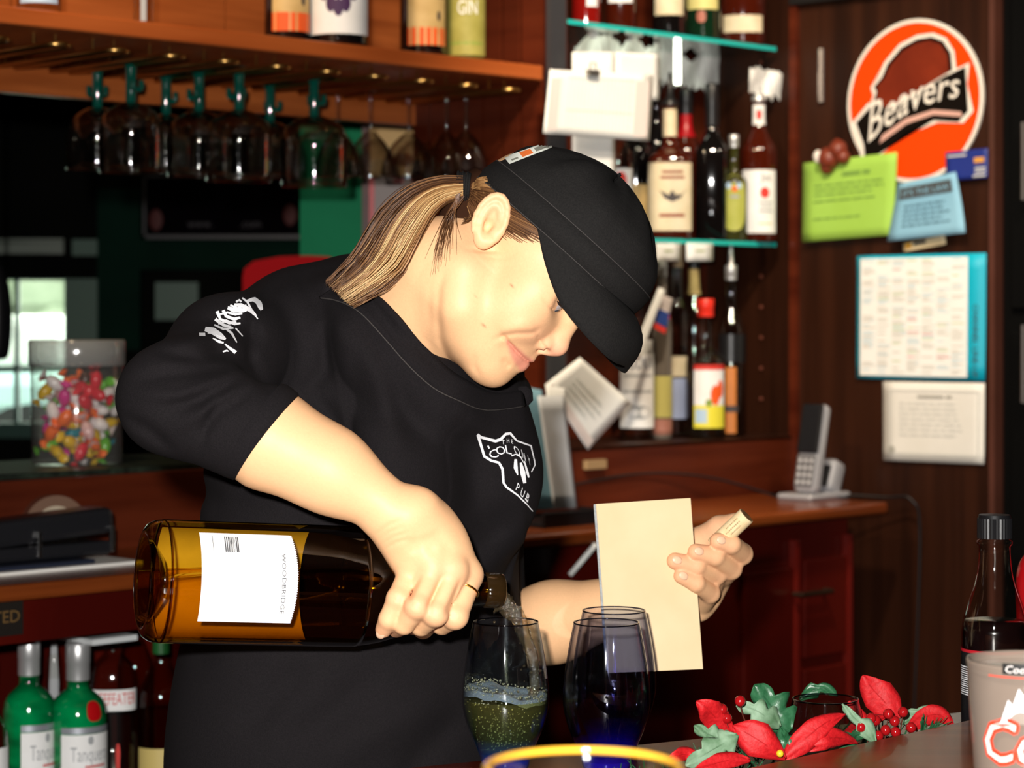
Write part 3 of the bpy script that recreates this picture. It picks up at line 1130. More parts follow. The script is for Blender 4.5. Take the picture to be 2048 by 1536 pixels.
# ---- her right forearm and the hand round the bottle's neck
WR, EL = P(806, 1033, 1.965), P(345, 786, 1.99)
lo = np.array((min(P(280, 700, 2.0).x, 0) - 0.01, 1.86, P(900, 1330, 2.0).z))
hi = np.array((P(1000, 700, 2.0).x, 2.13, P(345, 690, 2.0).z))
fr = Field(lo, hi, 0.0015)
dirf = (WR - EL).normalized()
fr.cone(EL, P(455, 838, 1.984), 0.028, 0.0340, 0.0)
fr.cone(P(455, 838, 1.984), P(540, 880, 1.978), 0.0340, 0.0400, 0.02)
fr.cone(P(540, 880, 1.978), P(655, 938, 1.972), 0.0400, 0.0312, 0.02)
fr.cone(P(655, 938, 1.972), WR, 0.0312, 0.0225, 0.03)
kn = dict(p=P(826, 1142, 1.972), r=P(866, 1142, 1.964), m=P(905, 1145, 1.968), i=P(936, 1152, 1.985))
for key, off in (('p', -0.016), ('r', -0.005), ('m', 0.006), ('i', 0.016)):
    w0 = WR + Vector((off * 0.85, 0.004, off * 0.25))
    fr.cone(w0, kn[key], 0.0195, 0.0125, 0.012)
fr.ell(P(862, 1095, 1.985), (0.030, 0.016, 0.034), 0.02)
fr.cone(P(790, 1062, 1.99), P(812, 1125, 2.0), 0.018, 0.014, 0.015)
# thumb side, behind the neck
fr.chain([P(850, 1040, 1.99), P(905, 1105, 2.04), P(900, 1190, 2.072), P(862, 1235, 2.062), P(846, 1256, 2.045)], [0.018, 0.016, 0.0125, 0.0115, 0.010], 0.015)
fing = dict(
    p=[kn['p'], P(797, 1197, 1.955), P(778, 1238, 1.957), P(767, 1259, 1.966)],
    r=[kn['r'], P(835, 1212, 1.945), P(808, 1247, 1.958), P(793, 1257, 1.985)],
    m=[kn['m'], P(871, 1226, 1.950), P(842, 1249, 1.970), P(825, 1250, 2.000)],
    i=[kn['i'], P(910, 1232, 1.965), P(884, 1246, 1.985), P(865, 1246, 2.015)])
for key, rs in (('p', (0.0120, 0.0098, 0.0088, 0.0072)), ('r', (0.0128, 0.0106, 0.0095, 0.0080)), ('m', (0.0130, 0.0110, 0.0098, 0.0085)), ('i', (0.0126, 0.0110, 0.0100, 0.0085))):
    pts = fing[key]
    fr.cone(pts[0], pts[1], rs[0], rs[1], 0.0035)
    fr.cone(pts[1], pts[2], rs[1], rs[2], 0.002)
    fr.cone(pts[2], pts[3], rs[2], rs[3], 0.002)
    fr.ell(pts[0] + Vector((0, -0.004, 0.004)), 0.0112, 0.006)                # knuckle
    fr.ell(pts[1] + Vector((0, -0.0015, 0)), rs[1] * 1.02, 0.003)
for a, b in (((842, 1150), (815, 1205)), ((886, 1152), (852, 1222)), ((922, 1158), (890, 1232))):
    fr.fold([a, ((a[0] + b[0]) / 2, (a[1] + b[1]) / 2), b], 0.0022, 0.0026, 1.90, 1.99)
for a, b in (((836, 1110), (822, 1075)), ((872, 1108), (845, 1070)), ((905, 1108), (862, 1062))):
    fr.fold([a, b], 0.006, 0.0018, 1.90, 1.985)                             # between the sinews
for k in range(4):
    fr.fold([(752 + 5 * k, 1072 + 9 * k), (775 + 6 * k, 1052 + 11 * k), (805 + 6 * k, 1040 + 12 * k)], 0.0018, 0.0010, 1.90, 1.98)
for key in 'prmi':
    q = fing[key][1]
    pq = (CX + q.x / q.y * FPX, HY - (q.z - H) / q.y * FPX)
    for dy in (-4, 3):
        fr.fold([(pq[0] - 18, pq[1] + dy - 4), (pq[0] + 14, pq[1] + dy + 6)], 0.0013, 0.0007, 1.90, 1.97)
Vr, Qr = fr.mesh()
Vr = smooth_mesh(Vr, Qr, 1, 0.5)
cr_ = np.tile(base, (len(Vr), 1))
for key in 'prmi':
    for j in (0, 1):
        q = fing[key][j]
        cr_ = mixc(cr_, 0.30 * gau(Vr, tuple(q), (0.013, 0.02, 0.011)), (0.82, 0.36, 0.22))
    cr_ = mixc(cr_, 0.35 * gau(Vr, tuple(fing[key][3]), (0.012, 0.02, 0.012)), (0.82, 0.33, 0.20))
cr_ *= (1 + 0.015 * rng.standard_normal(len(Vr)))[:, None]

# ---- her left forearm and the hand holding notepad and cork
lo = np.array((P(930, 1000, 2.4).x, 2.18, P(1200, 1400, 2.4).z))
hi = np.array((P(1540, 1000, 2.3).x, 2.47, P(1400, 990, 2.3).z))
fl = Field(lo, hi, 0.0015)
LW, LE = P(1300, 1195, 2.300), P(985, 1275, 2.400)
fl.cone(LE, LE.lerp(LW, 0.4), 0.040, 0.0385, 0.0)
fl.cone(LE.lerp(LW, 0.4), LW, 0.0385, 0.0250, 0.02)
lk = dict(i=P(1452, 1128, 2.300), m=P(1436, 1160, 2.305), r=P(1418, 1190, 2.302), p=P(1398, 1215, 2.295))
for key, dz in (('i', 0.014), ('m', 0.004), ('r', -0.006), ('p', -0.015)):
    fl.cone(LW + Vector((0, 0, dz)), lk[key], 0.018, 0.0120, 0.012)
fl.ell(P(1365, 1165, 2.298), (0.034, 0.014, 0.034), 0.02)
lf = dict(
    i=[lk['i'], P(1484, 1108, 2.262), P(1462, 1088, 2.232), P(1436, 1082, 2.226)],
    m=[lk['m'], P(1462, 1137, 2.262), P(1430, 1112, 2.232), P(1392, 1104, 2.224)],
    r=[lk['r'], P(1432, 1148, 2.258), P(1392, 1132, 2.230), P(1350, 1122, 2.224)],
    p=[lk['p'], P(1420, 1186, 2.255), P(1392, 1166, 2.230), P(1362, 1152, 2.224)])
for key, rs in (('i', (0.0118, 0.0108, 0.0096, 0.0082)), ('m', (0.0118, 0.0110, 0.0096, 0.0082)), ('r', (0.0115, 0.0106, 0.0094, 0.0082)), ('p', (0.0115, 0.0100, 0.0088, 0.0074))):
    pts = lf[key]
    fl.cone(pts[0], pts[1], rs[0], rs[1], 0.004)
    fl.cone(pts[1], pts[2], rs[1], rs[2], 0.002)
    fl.cone(pts[2], pts[3], rs[2], rs[3], 0.002)
fl.chain([P(1350, 1140, 2.295), P(1400, 1085, 2.290), P(1440, 1058, 2.276), P(1470, 1046, 2.262)], [0.020, 0.0150, 0.0130, 0.0100], 0.015)
Vl, Ql = fl.mesh()
Vl = smooth_mesh(Vl, Ql, 1, 0.5)
cl_ = np.tile(base, (len(Vl), 1))
for key in 'imrp':
    cl_ = mixc(cl_, 0.40 * gau(Vl, tuple(lf[key][3]), (0.014, 0.02, 0.012)), (0.80, 0.32, 0.20))
    cl_ = mixc(cl_, 0.30 * gau(Vl, tuple(lf[key][1]), (0.012, 0.02, 0.011)), (0.82, 0.34, 0.21))
    cl_ = mixc(cl_, 0.28 * gau(Vl, tuple(lf[key][2]), (0.008, 0.02, 0.011)), (0.82, 0.34, 0.21))
cl_ = mixc(cl_, 0.35 * gau(Vl, tuple(P(1440, 1060, 2.27)), (0.03, 0.03, 0.02)), (0.84, 0.36, 0.24))
cl_ *= (1 + 0.015 * rng.standard_normal(len(Vl)))[:, None]

# ---- trunk and upper arms under the shirt, joined with head and arms into one body
TF = Vector((0.766, -0.643, 0))
TL = Vector((0.643, 0.766, 0))
TZ = Vector((0, 0, 1))
TR = (TF, TL, TZ)


def torso(F_, g):
    """g: how much the cloth stands off the body"""
    F_.ell(P(735, 890, 2.26), (0.118 + g, 0.168 + g, 0.185 + g), 0.0, R=TR)
    F_.ell(P(718, 1240, 2.26), (0.136 + g, 0.172 + g, 0.250 + g), 0.06, R=TR)
    F_.ell(P(692, 1560, 2.28), (0.148 + g, 0.190 + g, 0.210 + g), 0.08, R=TR)
    F_.ell(P(962, 950, 2.20), (0.054 + g, 0.058 + g, 0.074 + g), 0.06, R=TR)
    F_.ell(P(790, 960, 2.105), (0.045 + g, 0.056 + g, 0.066 + g), 0.05, R=TR)
    F_.cone(P(765, 672, 2.195), P(590, 655, 2.21), 0.046 + g, 0.044 + g, 0.03)
    F_.cone(P(790, 690, 2.20), P(930, 745, 2.36), 0.050 + g, 0.046 + g, 0.04)
    F_.ell(P(720, 735, 2.21), (0.070 + g, 0.10 + g, 0.070 + g), 0.05, R=TR)
    F_.ell(P(860, 800, 2.19), (0.060 + g, 0.09 + g, 0.060 + g), 0.05, R=TR)
    # right upper arm
    F_.cone(P(590, 660, 2.205), P(455, 708, 2.10), 0.047 + g, 0.047 + g, 0.025)
    F_.cone(P(455, 708, 2.10), P(348, 802, 1.99), 0.047 + g, 0.040 + g, 0.02)
    # left upper arm
    F_.cone(P(925, 770, 2.37), P(970, 1275, 2.405), 0.046 + g, 0.040 + g, 0.05)


fb = Field((-0.40, 1.88, 0.55), (0.09, 2.50, 1.46), 0.006)
torso(fb, -0.014)
for sgn in (-1, 1):                                     # legs
    hipp = Vector(P(692, 1560, 2.28)) + TL * 0.085 * sgn
    fb.cone(hipp, (hipp.x, hipp.y, 0.55), 0.078, 0.062, 0.04)
Vb, Qb = fb.mesh()
Vb = smooth_mesh(Vb, Qb, 2, 0.5)
off, VV, QQ, CC = 0, [], [], []
for v, q, c in ((Vh, Qh, ch), (Vr, Qr, cr_), (Vl, Ql, cl_), (Vb, Qb, np.tile(base, (len(Vb), 1)))):
    VV.append(v)
    QQ.append(q + off)
    CC.append(c)
    off += len(v)
body = np_mesh('body', np.concatenate(VV), np.concatenate(QQ), SKIN)
set_cols(body, np.concatenate(CC))
body_bvh = bvh_of(body)
bvh_head = body_bvh
pkeep(body)

# ---- shirt
fs = Field((-0.42, 1.86, 0.80), (0.11, 2.53, 1.47), 0.0030)
HEM = P(528, 874, 1.978)
fs.cone(P(347, 794, 1.99), HEM + (HEM - P(347, 794, 1.99)) * 0.35, 0.0460, 0.0450, 0.0)
fs.plane(HEM, (0.80, 0, -0.60))
torso(fs, 0.004)
for a_, b_ in (((660, 632, 2.150), (732, 672, 2.108)), ((732, 672, 2.108), (796, 734, 2.10)), ((796, 734, 2.10), (868, 788, 2.112)), ((868, 788, 2.112), (970, 822, 2.18))):
    fs.cone(P(*a_), P(*b_), 0.028, 0.028, 0.03)
# creases and folds: sleeve above the elbow, shoulder, under the bust, belly
FO = [
    ([(560, 560), (505, 640), (500, 720), (540, 790)], 0.006, 0.0035), ([(600, 548), (655, 640), (650, 740), (600, 800)], 0.008, 0.0045),
    ([(640, 600), (690, 690), (690, 790)], 0.010, -0.003), ([(300, 700), (400, 720), (470, 700)], 0.006, 0.003),
    ([(265, 760), (370, 745), (470, 735)], 0.006, 0.0035), ([(270, 790), (360, 790), (480, 745)], 0.006, -0.003),
    ([(320, 820), (400, 800), (500, 745)], 0.006, 0.0035), ([(350, 860), (420, 810), (490, 768)], 0.006, -0.003),
    ([(385, 880), (440, 820), (505, 778)], 0.006, 0.0028), ([(400, 650), (470, 640), (530, 690)], 0.008, 0.003),
    ([(345, 690), (430, 670), (500, 700)], 0.007, -0.003), ([(245, 830), (300, 860), (350, 905)], 0.006, 0.003),
    ([(620, 780), (680, 860), (760, 930)], 0.010, 0.005), ([(760, 690), (800, 800), (860, 900)], 0.014, 0.004),
    ([(690, 640), (760, 760), (800, 900)], 0.012, -0.004), ([(930, 860), (960, 1010), (1000, 1080)], 0.014, 0.004),
    ([(1040, 1010), (960, 1090), (860, 1130)], 0.016, 0.005), ([(1060, 1100), (990, 1200), (900, 1280)], 0.018, 0.004),
    ([(620, 1330), (560, 1380), (480, 1480)], 0.014, 0.004), ([(760, 1330), (680, 1420), (560, 1500)], 0.016, 0.004),
    ([(900, 1390), (780, 1450), (640, 1530)], 0.018, -0.004), ([(400, 1060), (430, 1200), (400, 1340)], 0.012, 0.004),
    ([(395, 960), (440, 1010), (560, 1020)], 0.012, 0.004), ([(930, 1420), (850, 1500), (800, 1560)], 0.014, 0.004),
    ([(900, 820), (1000, 870), (1060, 930)], 0.012, -0.003)]
for pts, w, a in FO:
    fs.fold(pts, w, a * 1.5, 1.88, 2.24)
fs.fold([(455, 770), (415, 850), (395, 925)], 0.0035, 0.0022, 1.88, 2.06)       # seam of the cuff
fs.fold([(440, 765), (400, 845), (378, 920)], 0.0035, -0.0014, 1.88, 2.06)
# the far sleeve is pushed up the forearm
LC = P(1030, 1262, 2.385)
fs2 = Field((-0.42, 1.86, 0.80), (0.11, 2.53, 1.47), 0.0030)
fs2.cone(LE, LC + (LW - LE).normalized() * 0.03, 0.046, 0.044, 0.0)
fs2.plane(LC, LW - LE)
fs.F = np.minimum(fs.F, fs2.F)
Vs, Qs = fs.mesh()
Vs = smooth_mesh(Vs, Qs, 1, 0.5)
shirt = np_mesh('shirt', Vs, Qs, CLOTH)
shirt_bvh = bvh_of(shirt)
pkeep(shirt)
# cuff at the end of the near sleeve
hn = Vector((0.80, 0, -0.60))
h1 = Vector((0, 1, 0))
h2 = hn.cross(h1)
mb = MB()
ring_ = []
nc = 64
hc_ = HEM + Vector((0.0010, 0, 0.0005))
for off_, rr in ((0.0, 0.0400), (0.0022, 0.0448), (0.0005, 0.0466), (-0.006, 0.0470), (-0.012, 0.0468), (-0.016, 0.0450)):
    for j in range(nc):
        a = 2 * math.pi * j / nc
        ring_.append(hc_ + hn * off_ + (h1 * math.cos(a) * 0.97 + h2 * math.sin(a) * 1.0) * rr)
mb.add(ring_, [(i * nc + j, i * nc + (j + 1) % nc, (i + 1) * nc + (j + 1) % nc, (i + 1) * nc + j) for i in range(5) for j in range(nc)])
keep_world(mb.build('cuff', CLOTH, None, True), shirt)
# ribbed collar
cin = [(672, 575), (700, 572), (728, 578), (761, 596), (803, 640), (849, 692), (896, 738), (935, 763), (985, 786), (1044, 782)]
cout = [(640, 596), (668, 600), (700, 612), (730, 634), (772, 680), (817, 731), (866, 775), (915, 800), (972, 820), (1050, 812)]
rows = []
for (a, b) in zip(cin, cout):
    row = []
    for t in np.linspace(0, 1, 6):
        x_, y_ = a[0] + (b[0] - a[0]) * t, a[1] + (b[1] - a[1]) * t
        c = cast(shirt_bvh, x_, y_, 0.0)
        d = cast(body_bvh, x_, y_, 0.0)
        Ys = [q.y for q in (c, d) if q is not None]
        row.append(P(x_, y_, min(Ys) - 0.0025 if Ys else 2.15))
    rows.append(row)
cols_ = [spline([r[k] for r in rows], 5) for k in range(6)]
nn_ = len(cols_[0])
vs = [cols_[k][i] for i in range(nn_) for k in range(6)]
fq = [(i * 6 + k, i * 6 + k + 1, (i + 1) * 6 + k + 1, (i + 1) * 6 + k) for i in range(nn_ - 1) for k in range(5)]
collar = meshobj('collar', vs, fq, CLOTH, None, True)
md = collar.modifiers.new('thickness', 'SOLIDIFY')
md.thickness = 0.004
md.offset = 0
keep_world(collar, shirt)
back_ = spline([rows[0][2], P(690, 585, 2.25), P(760, 590, 2.33), P(860, 640, 2.38), P(960, 700, 2.36), P(1030, 760, 2.30), rows[-1][2]], 6)
keep_world(MB().tube(back_, 0.010, 8).build('collar_back', CLOTH, None, True), shirt)
keep_world(MB().tube([p + Vector((0, -0.0022, 0)) for p in cols_[5]], 0.0007, 5).build('collar_seam', STITCH, None, True), shirt)

# ---- cap
def cap_ring(z, fx, bx, wy, n=72):
    out = []
    for j in range(n):
        a = 2 * math.pi * j / n
        c, s_ = math.cos(a), math.sin(a)
        cx, rx = (fx + bx) / 2, (fx - bx) / 2
        e = 0.92
        out.append((cx + rx * math.copysign(abs(c) ** e, c), wy * math.copysign(abs(s_) ** e, s_), z))
    return out


prof = [(0.029, 0.130, -0.062, 0.0795), (0.040, 0.1315, -0.061, 0.0800), (0.050, 0.132, -0.059, 0.0800), (0.060, 0.130, -0.054, 0.0795), (0.070, 0.126, -0.050, 0.0780),
        (0.080, 0.119, -0.045, 0.0745), (0.089, 0.109, -0.038, 0.0685), (0.097, 0.098, -0.028, 0.0600), (0.104, 0.085, -0.016, 0.0500),
        (0.109, 0.073, -0.003, 0.0385), (0.1125, 0.060, 0.010, 0.0260), (0.1145, 0.049, 0.021, 0.0140), (0.1150, 0.0355, 0.0345, 0.0010)]
PZ = [p[0] for p in prof]


def cap_at(z):
    i = min(max(np.searchsorted(PZ, z) - 1, 0), len(prof) - 2)
    t = (z - PZ[i]) / (PZ[i + 1] - PZ[i])
    return [prof[i][k] + t * (prof[i + 1][k] - prof[i][k]) for k in range(4)]


rnd = random.Random(7)
NR = 72
zs = []
for i in range(len(prof) - 1):
    zs += [prof[i][0] + (prof[i + 1][0] - prof[i][0]) * t for t in (0, 0.34, 0.67)]
zs.append(prof[-1][0])
vs, fsx = [], []
for zi, z in enumerate(zs):
    q = cap_at(z)
    for j, p in enumerate(cap_ring(*q)):
        a = 2 * math.pi * j / NR
        dz = max(0.0, (z - 0.05) / 0.06)
        wr = 0.0028 * dz * (math.sin(5 * a + 40 * z) + 0.7 * math.sin(9 * a - 90 * z + 1.0) + 0.6 * math.sin(3 * a + 130 * z))
        # panel seams run up the crown
        for sa in (0.0, 1.05, 2.1, 3.14, 4.19, 5.24):
            d = (a - sa + math.pi) % (2 * math.pi) - math.pi
            wr -= 0.0012 * math.exp(-(d / 0.045) ** 2) * min(dz * 2, 1)
        cx = (q[1] + q[2]) / 2
        v = Vector(p)
        n_ = Vector((v.x - cx, v.y, 0.02)).normalized()
        vs.append(hw(v + n_ * wr))
for i in range(len(zs) - 1):
    for j in range(NR):
        fsx.append((i * NR + j, i * NR + (j + 1) % NR, (i + 1) * NR + (j + 1) % NR, (i + 1) * NR + j))
cap = meshobj('cap', vs, fsx, CLOTHD, None, True)
md = cap.modifiers.new('thickness', 'SOLIDIFY')
md.thickness = 0.0018
md.offset = -1
cap_bvh = bvh_of(cap)
pkeep(cap)
cap['label'] = 'black cotton military-style cap'
# sweat band round the bottom of the crown
bvs, bfs = [], []
for zi, (z, o_) in enumerate(((0.0275, 0.0005), (0.0285, 0.0022), (0.040, 0.0026), (0.0510, 0.0022), (0.0520, 0.0005))):
    q = cap_at(min(max(z, 0.029), 0.115))
    for p in cap_ring(z, q[1] + o_, q[2] - o_, q[3] + o_):
        bvs.append(hw(p))
for i in range(4):
    for j in range(NR):
        bfs.append((i * NR + j, i * NR + (j + 1) % NR, (i + 1) * NR + (j + 1) % NR, (i + 1) * NR + j))
keep_world(meshobj('cap_band', bvs, bfs, CLOTHD, None, True), cap)
q = cap_at(0.052)
for zz, o_ in ((0.0520, 0.0020), (0.0285, 0.0024)):
    q = cap_at(max(zz, 0.029))
    loop = [hw(p) for p in cap_ring(zz, q[1] + o_, q[2] - o_, q[3] + o_)]
    mb = MB().tube(loop + [loop[0]], 0.0005, 5, False)
    keep_world(mb.build('cap_stitching', STITCH, None, True), cap)
# brim
inner, outer = [], []
half = [(0.034, -0.0785, 0.0275), (0.060, -0.0760, 0.0085), (0.092, -0.0710, -0.0085), (0.122, -0.0635, -0.0145), (0.1435, -0.0510, -0.0165), (0.1555, -0.0340, -0.0160), (0.1605, -0.0160, -0.0125), (0.1615, 0.0, -0.0110)]
half += [(a, -b, c) for a, b, c in half[-2::-1]]
outer = spline(half, 6)
q = cap_at(0.030)
n_o = len(outer)
for i in range(n_o):
    w = -1 + 2 * i / (n_o - 1)
    a = w * 1.52
    cx, rx = (q[1] + q[2]) / 2, (q[1] - q[2]) / 2
    inner.append(Vector((cx + rx * math.cos(a), q[3] * math.sin(a), 0.0305)))
vs, fsx = [], []
NB = 9
for i in range(n_o):
    for k in range(NB):
        t = k / (NB - 1)
        p = inner[i].lerp(outer[i], t)
        p = p + Vector((0.010, 0, 0.006)) * math.sin(math.pi * t) * (1 - abs(-1 + 2 * i / (n_o - 1)) ** 2)
        vs.append(hw(p))
for i in range(n_o - 1):
    for k in range(NB - 1):
        fsx.append((i * NB + k, (i + 1) * NB + k, (i + 1) * NB + k + 1, i * NB + k + 1))
brim = meshobj('cap_brim', vs, fsx, CLOTHD, None, True)
md = brim.modifiers.new('thickness', 'SOLIDIFY')
md.thickness = 0.0038
md.offset = 0
keep_world(brim, cap)
for off_ in (0.12,):
    line = [hw(outer[i].lerp(inner[i], off_) + Vector((0.0, 0, 0.0022))) for i in range(2, n_o - 2)]
    keep_world(MB().tube(line, 0.0004, 4, False).build('brim_stitching', STITCH, None, True), cap)
# woven tag on the back of the crown
TAGW = mat('tag_white', (0.74, 0.76, 0.68), 0.7)
TAGO = mat('tag_orange', (0.75, 0.16, 0.03), 0.7)
TAGG = mat('tag_grey', (0.22, 0.22, 0.18), 0.7)


def quad2d(c, n=6):
    """a pixel quad cut finely"""
    v, f_ = [], []
    for i in range(n + 1):
        for j in range(n + 1):
            a = Vector(c[0]).lerp(Vector(c[1]), i / n)
            b = Vector(c[3]).lerp(Vector(c[2]), i / n)
            v.append(tuple(a.lerp(b, j / n)))
    for i in range(n):
        for j in range(n):
            k = i * (n + 1) + j
            f_.append((k, k + 1, k + n + 2, k + n + 1))
    return v, f_


def tagq(u0, u1, v0, v1):
    c = [Vector((1009, 316)), Vector((1106, 282)), Vector((1114, 293)), Vector((1020, 330))]

    def pt(u, v):
        return tuple(c[0].lerp(c[1], u).lerp(c[3].lerp(c[2], u), v))
    return [pt(u0, v0), pt(u1, v0), pt(u1, v1), pt(u0, v1)]


cap_tag = decal('cap_tag', [cap_bvh], *quad2d(tagq(0, 1, 0, 1), 10), TAGW, None, 0.0012)
keep_world(cap_tag, cap)
keep_world(decal('tag_mark', [cap_bvh], *join2d([quad2d(tagq(0.30, 0.52, 0.15, 0.85), 4)]), TAGO, None, 0.0016), cap)
keep_world(decal('tag_mark', [cap_bvh], *join2d([quad2d(tagq(0.58, 0.92, 0.25, 0.8), 4), quad2d(tagq(0.08, 0.22, 0.6, 0.8), 3)]), TAGG, None, 0.0016), cap)

# ---- eye under the brim, lashes
EYEW = mat('eye_white', (0.40, 0.34, 0.33), 0.15)
IRIS = mat('eye_iris', (0.035, 0.04, 0.05), 0.1)
for sgn in (-1, 1):
    c = Vector((0.0755, 0.032 * sgn, -0.0095))
    e = MB().ball(hw(c), 0.0118, None, 20).build('eye', EYEW, None, True)
    pkeep(e)
    d = Vector((0.80, -0.08 * sgn, -0.45)).normalized()
    i_ = MB().ball(hw(c + d * 0.0075), 0.0052, None, 14).build('iris', IRIS, None, True)
    keep_world(i_, e)
LASH = mat('lash', (0.012, 0.008, 0.006), 0.6)
mb = MB()
for k in range(15):
    a = -0.9 + 1.7 * k / 14
    c = Vector((0.0755, -0.032, -0.0095))
    d0 = Vector((math.cos(a) * 0.9, math.sin(a) - 0.15, 0.12)).normalized()
    p0 = c + d0 * 0.0128
    p1 = p0 + Vector((0.0045, math.sin(a) * 0.003 - 0.001, -0.0022))
    p2 = p1 + Vector((0.0022, math.sin(a) * 0.002 - 0.0008, 0.0018))
    mb.tube([hw(p0), hw(p1), hw(p2)], [0.0004, 0.0003, 0.0001], 4, False)
pkeep(mb.build('eyelashes', LASH, None, True))

# ---- hair: strands combed back under the cap to the tie, and the ponytail
HAIR = attr_mat('hair', 0.38, 0.5)
PAL = [(0.050, 0.020, 0.009), (0.095, 0.040, 0.016), (0.19, 0.085, 0.032), (0.33, 0.165, 0.060), (0.50, 0.29, 0.115), (0.70, 0.47, 0.22)]
rnd = random.Random(11)


class Strands:
    def __init__(s):
        s.mb = MB()
        s.c = []

    def add(s, pts, r, col, n=3):
        k = len(s.mb.v)
        m = len(pts)
        s.mb.tube(pts, [r * (1.0 if i < m - 3 else (m - i) / 3.5) for i in range(m)], n, False)
        s.c += [col] * (len(s.mb.v) - k)


TIE = P(926, 374, 2.075)
tail = Strands()
UP = [(926, 352), (880, 352), (835, 363), (797, 384), (759, 420), (728, 470), (700, 518), (655, 564)]
LO = [(926, 396), (896, 406), (872, 428), (854, 463), (834, 508), (812, 548), (768, 580), (706, 612)]
for k in range(2600):
    u = rnd.random()
    dep = rnd.gauss(0, 1)
    jit = rnd.gauss(0, 1)
    pts = []
    endt = 1.0 if rnd.random() < 0.72 else rnd.uniform(0.72, 1.0)
    px = []
    for i in range(8):
        t = i / 7
        if t > endt:
            break
        uu = u + 0.05 * math.sin(5 * t + u * 9 + jit) * t
        x = UP[i][0] + (LO[i][0] - UP[i][0]) * uu
        y = UP[i][1] + (LO[i][1] - UP[i][1]) * uu
        bow = math.sin(math.pi * min(max(uu, 0), 1))
        Y = 2.075 - (0.006 + 0.020 * min(1, 3 * t)) * bow + dep * (0.004 + 0.012 * t) + 0.012 * t
        px.append(P(x + 2 * jit * t, y + 2 * rnd.gauss(0, 1) * t, Y))
    if len(px) < 4:
        continue
    pts = spline(px, 2)
    w = u + rnd.gauss(0, 0.10) + 0.10 * math.sin(u * 37) + 0.08 * math.sin(u * 83 + 1)
    ci = 1.0 + 3.6 * max(0, min(1, (w - 0.05) / 0.62)) + rnd.gauss(0, 0.8)
    if u > 0.80:
        ci -= 2.4 * (u - 0.80) / 0.2
    if math.sin(u * 61 + 0.7) > 0.72:
        ci -= 1.6
    if abs(u - 0.63) < 0.05 or abs(u - 0.40) < 0.025:
        ci += 1.0
    ci = max(0, min(4.99, ci))
    a, b = PAL[int(ci)], PAL[int(ci) + 1]
    t = ci - int(ci)
    tail.add(pts, rnd.uniform(0.00028, 0.00055), [a[j] + (b[j] - a[j]) * t for j in range(3)])
pony = tail.mb.build('ponytail', HAIR, None, True)
set_cols(pony, np.array(tail.c))
pkeep(pony)
pony['label'] = 'brown ponytail with blonde streaks'

# scalp hair
SK = Vector((0.022, 0, 0.042))
SR = Vector((0.084, 0.071, 0.064))


def on_skull(p, lift):
    d = Vector(((p.x - SK.x) / SR.x, (p.y - SK.y) / SR.y, (p.z - SK.z) / SR.z))
    d.normalize()
    q_ = Vector((d.x * SR.x, d.y * SR.y, d.z * SR.z))
    return SK + q_ + q_.normalized() * lift


tl = HMi @ TIE
fh = Field((-0.10, -0.075, -0.065), (0.065, 0.075, 0.06), 0.002)
fh.ell(SK, (0.0855, 0.0722, 0.0655), 0.0)
fh.cone((-0.045, 0, 0.020), tl, 0.036, 0.011, 0.02)
fh.cone((-0.045, -0.012, -0.010), (-0.052, -0.004, 0.005), 0.024, 0.020, 0.02)
fh.plane((0, 0, 0.036), (0, 0, 1))
fh.plane((-0.012, 0, -0.03), (0.55, 0, -0.83))
fh.plane((0.030, 0, 0), (1, 0, 0))
Vq, Qq = fh.mesh()
Vq = smooth_mesh(Vq, Qq, 2, 0.5) @ np.array(HM.to_3x3()).T + np.array(HO)
HAIRB = mat('hair_base', (0.030, 0.012, 0.006), 0.9, spec=0.05)
pkeep(np_mesh('hair_base', Vq, Qq, HAIRB))
scalp = Strands()
starts = []
for k in range(2600):
    r = rnd.random()
    sgn = -1 if rnd.random() < 0.8 else 1
    if r < 0.45:      # along the cap's edge above and before the ear
        x = rnd.uniform(-0.055, 0.050)
        p = Vector((x, sgn * (0.071 - 0.10 * max(0, x) ** 1), 0.032 + rnd.uniform(-0.004, 0.006)))
    elif r < 0.62:    # temple, in front of the ear
        p = Vector((rnd.uniform(0.012, 0.050), sgn * 0.068, 0.030 - 0.040 * rnd.random() ** 2.2))
        if p.z < 0.028 - 0.55 * (p.x - 0.010) * 0 and p.x > 0.014 + (p.z + 0.006) * 1.1:
            continue
    else:             # behind the ear to the nape
        t = rnd.random()
        p = Vector((-0.022 - 0.030 * t, sgn * (0.066 - 0.052 * t), 0.012 - 0.062 * t + rnd.uniform(-0.006, 0.02)))
    starts.append((p, r))
for p, r in starts:
    lift = rnd.uniform(0.0012, 0.0045)
    pts = []
    m = 7
    for i in range(m):
        t = i / (m - 1)
        q_ = p.lerp(tl, t)
        q_ = on_skull(q_, lift + 0.007 * math.sin(math.pi * t) ** 2) if t < 0.72 else q_
        if r >= 0.62 and p.z < -0.008 and t < 0.5:
            q_ = p.lerp(on_skull(p.lerp(tl, t), lift), min(1, t * 2))
        pts.append(hw(q_))
    jitter = Vector((rnd.gauss(0, 0.003), rnd.gauss(0, 0.004), rnd.gauss(0, 0.004)))
    pts[-1] = TIE + jitter
    cval = rnd.gauss(1.2, 0.8) + (1.5 if p.z > 0.026 and p.x < -0.01 else 0)
    cval = max(0, min(4.5, cval))
    a, b = PAL[int(cval)], PAL[int(cval) + 1]
    tt_ = cval - int(cval)
    scalp.add(spline(pts, 2), rnd.uniform(0.00018, 0.00034), [a[j] + (b[j] - a[j]) * tt_ for j in range(3)])
sh_ = scalp.mb.build('hair', HAIR, None, True)
set_cols(sh_, np.array(scalp.c))
pkeep(sh_)
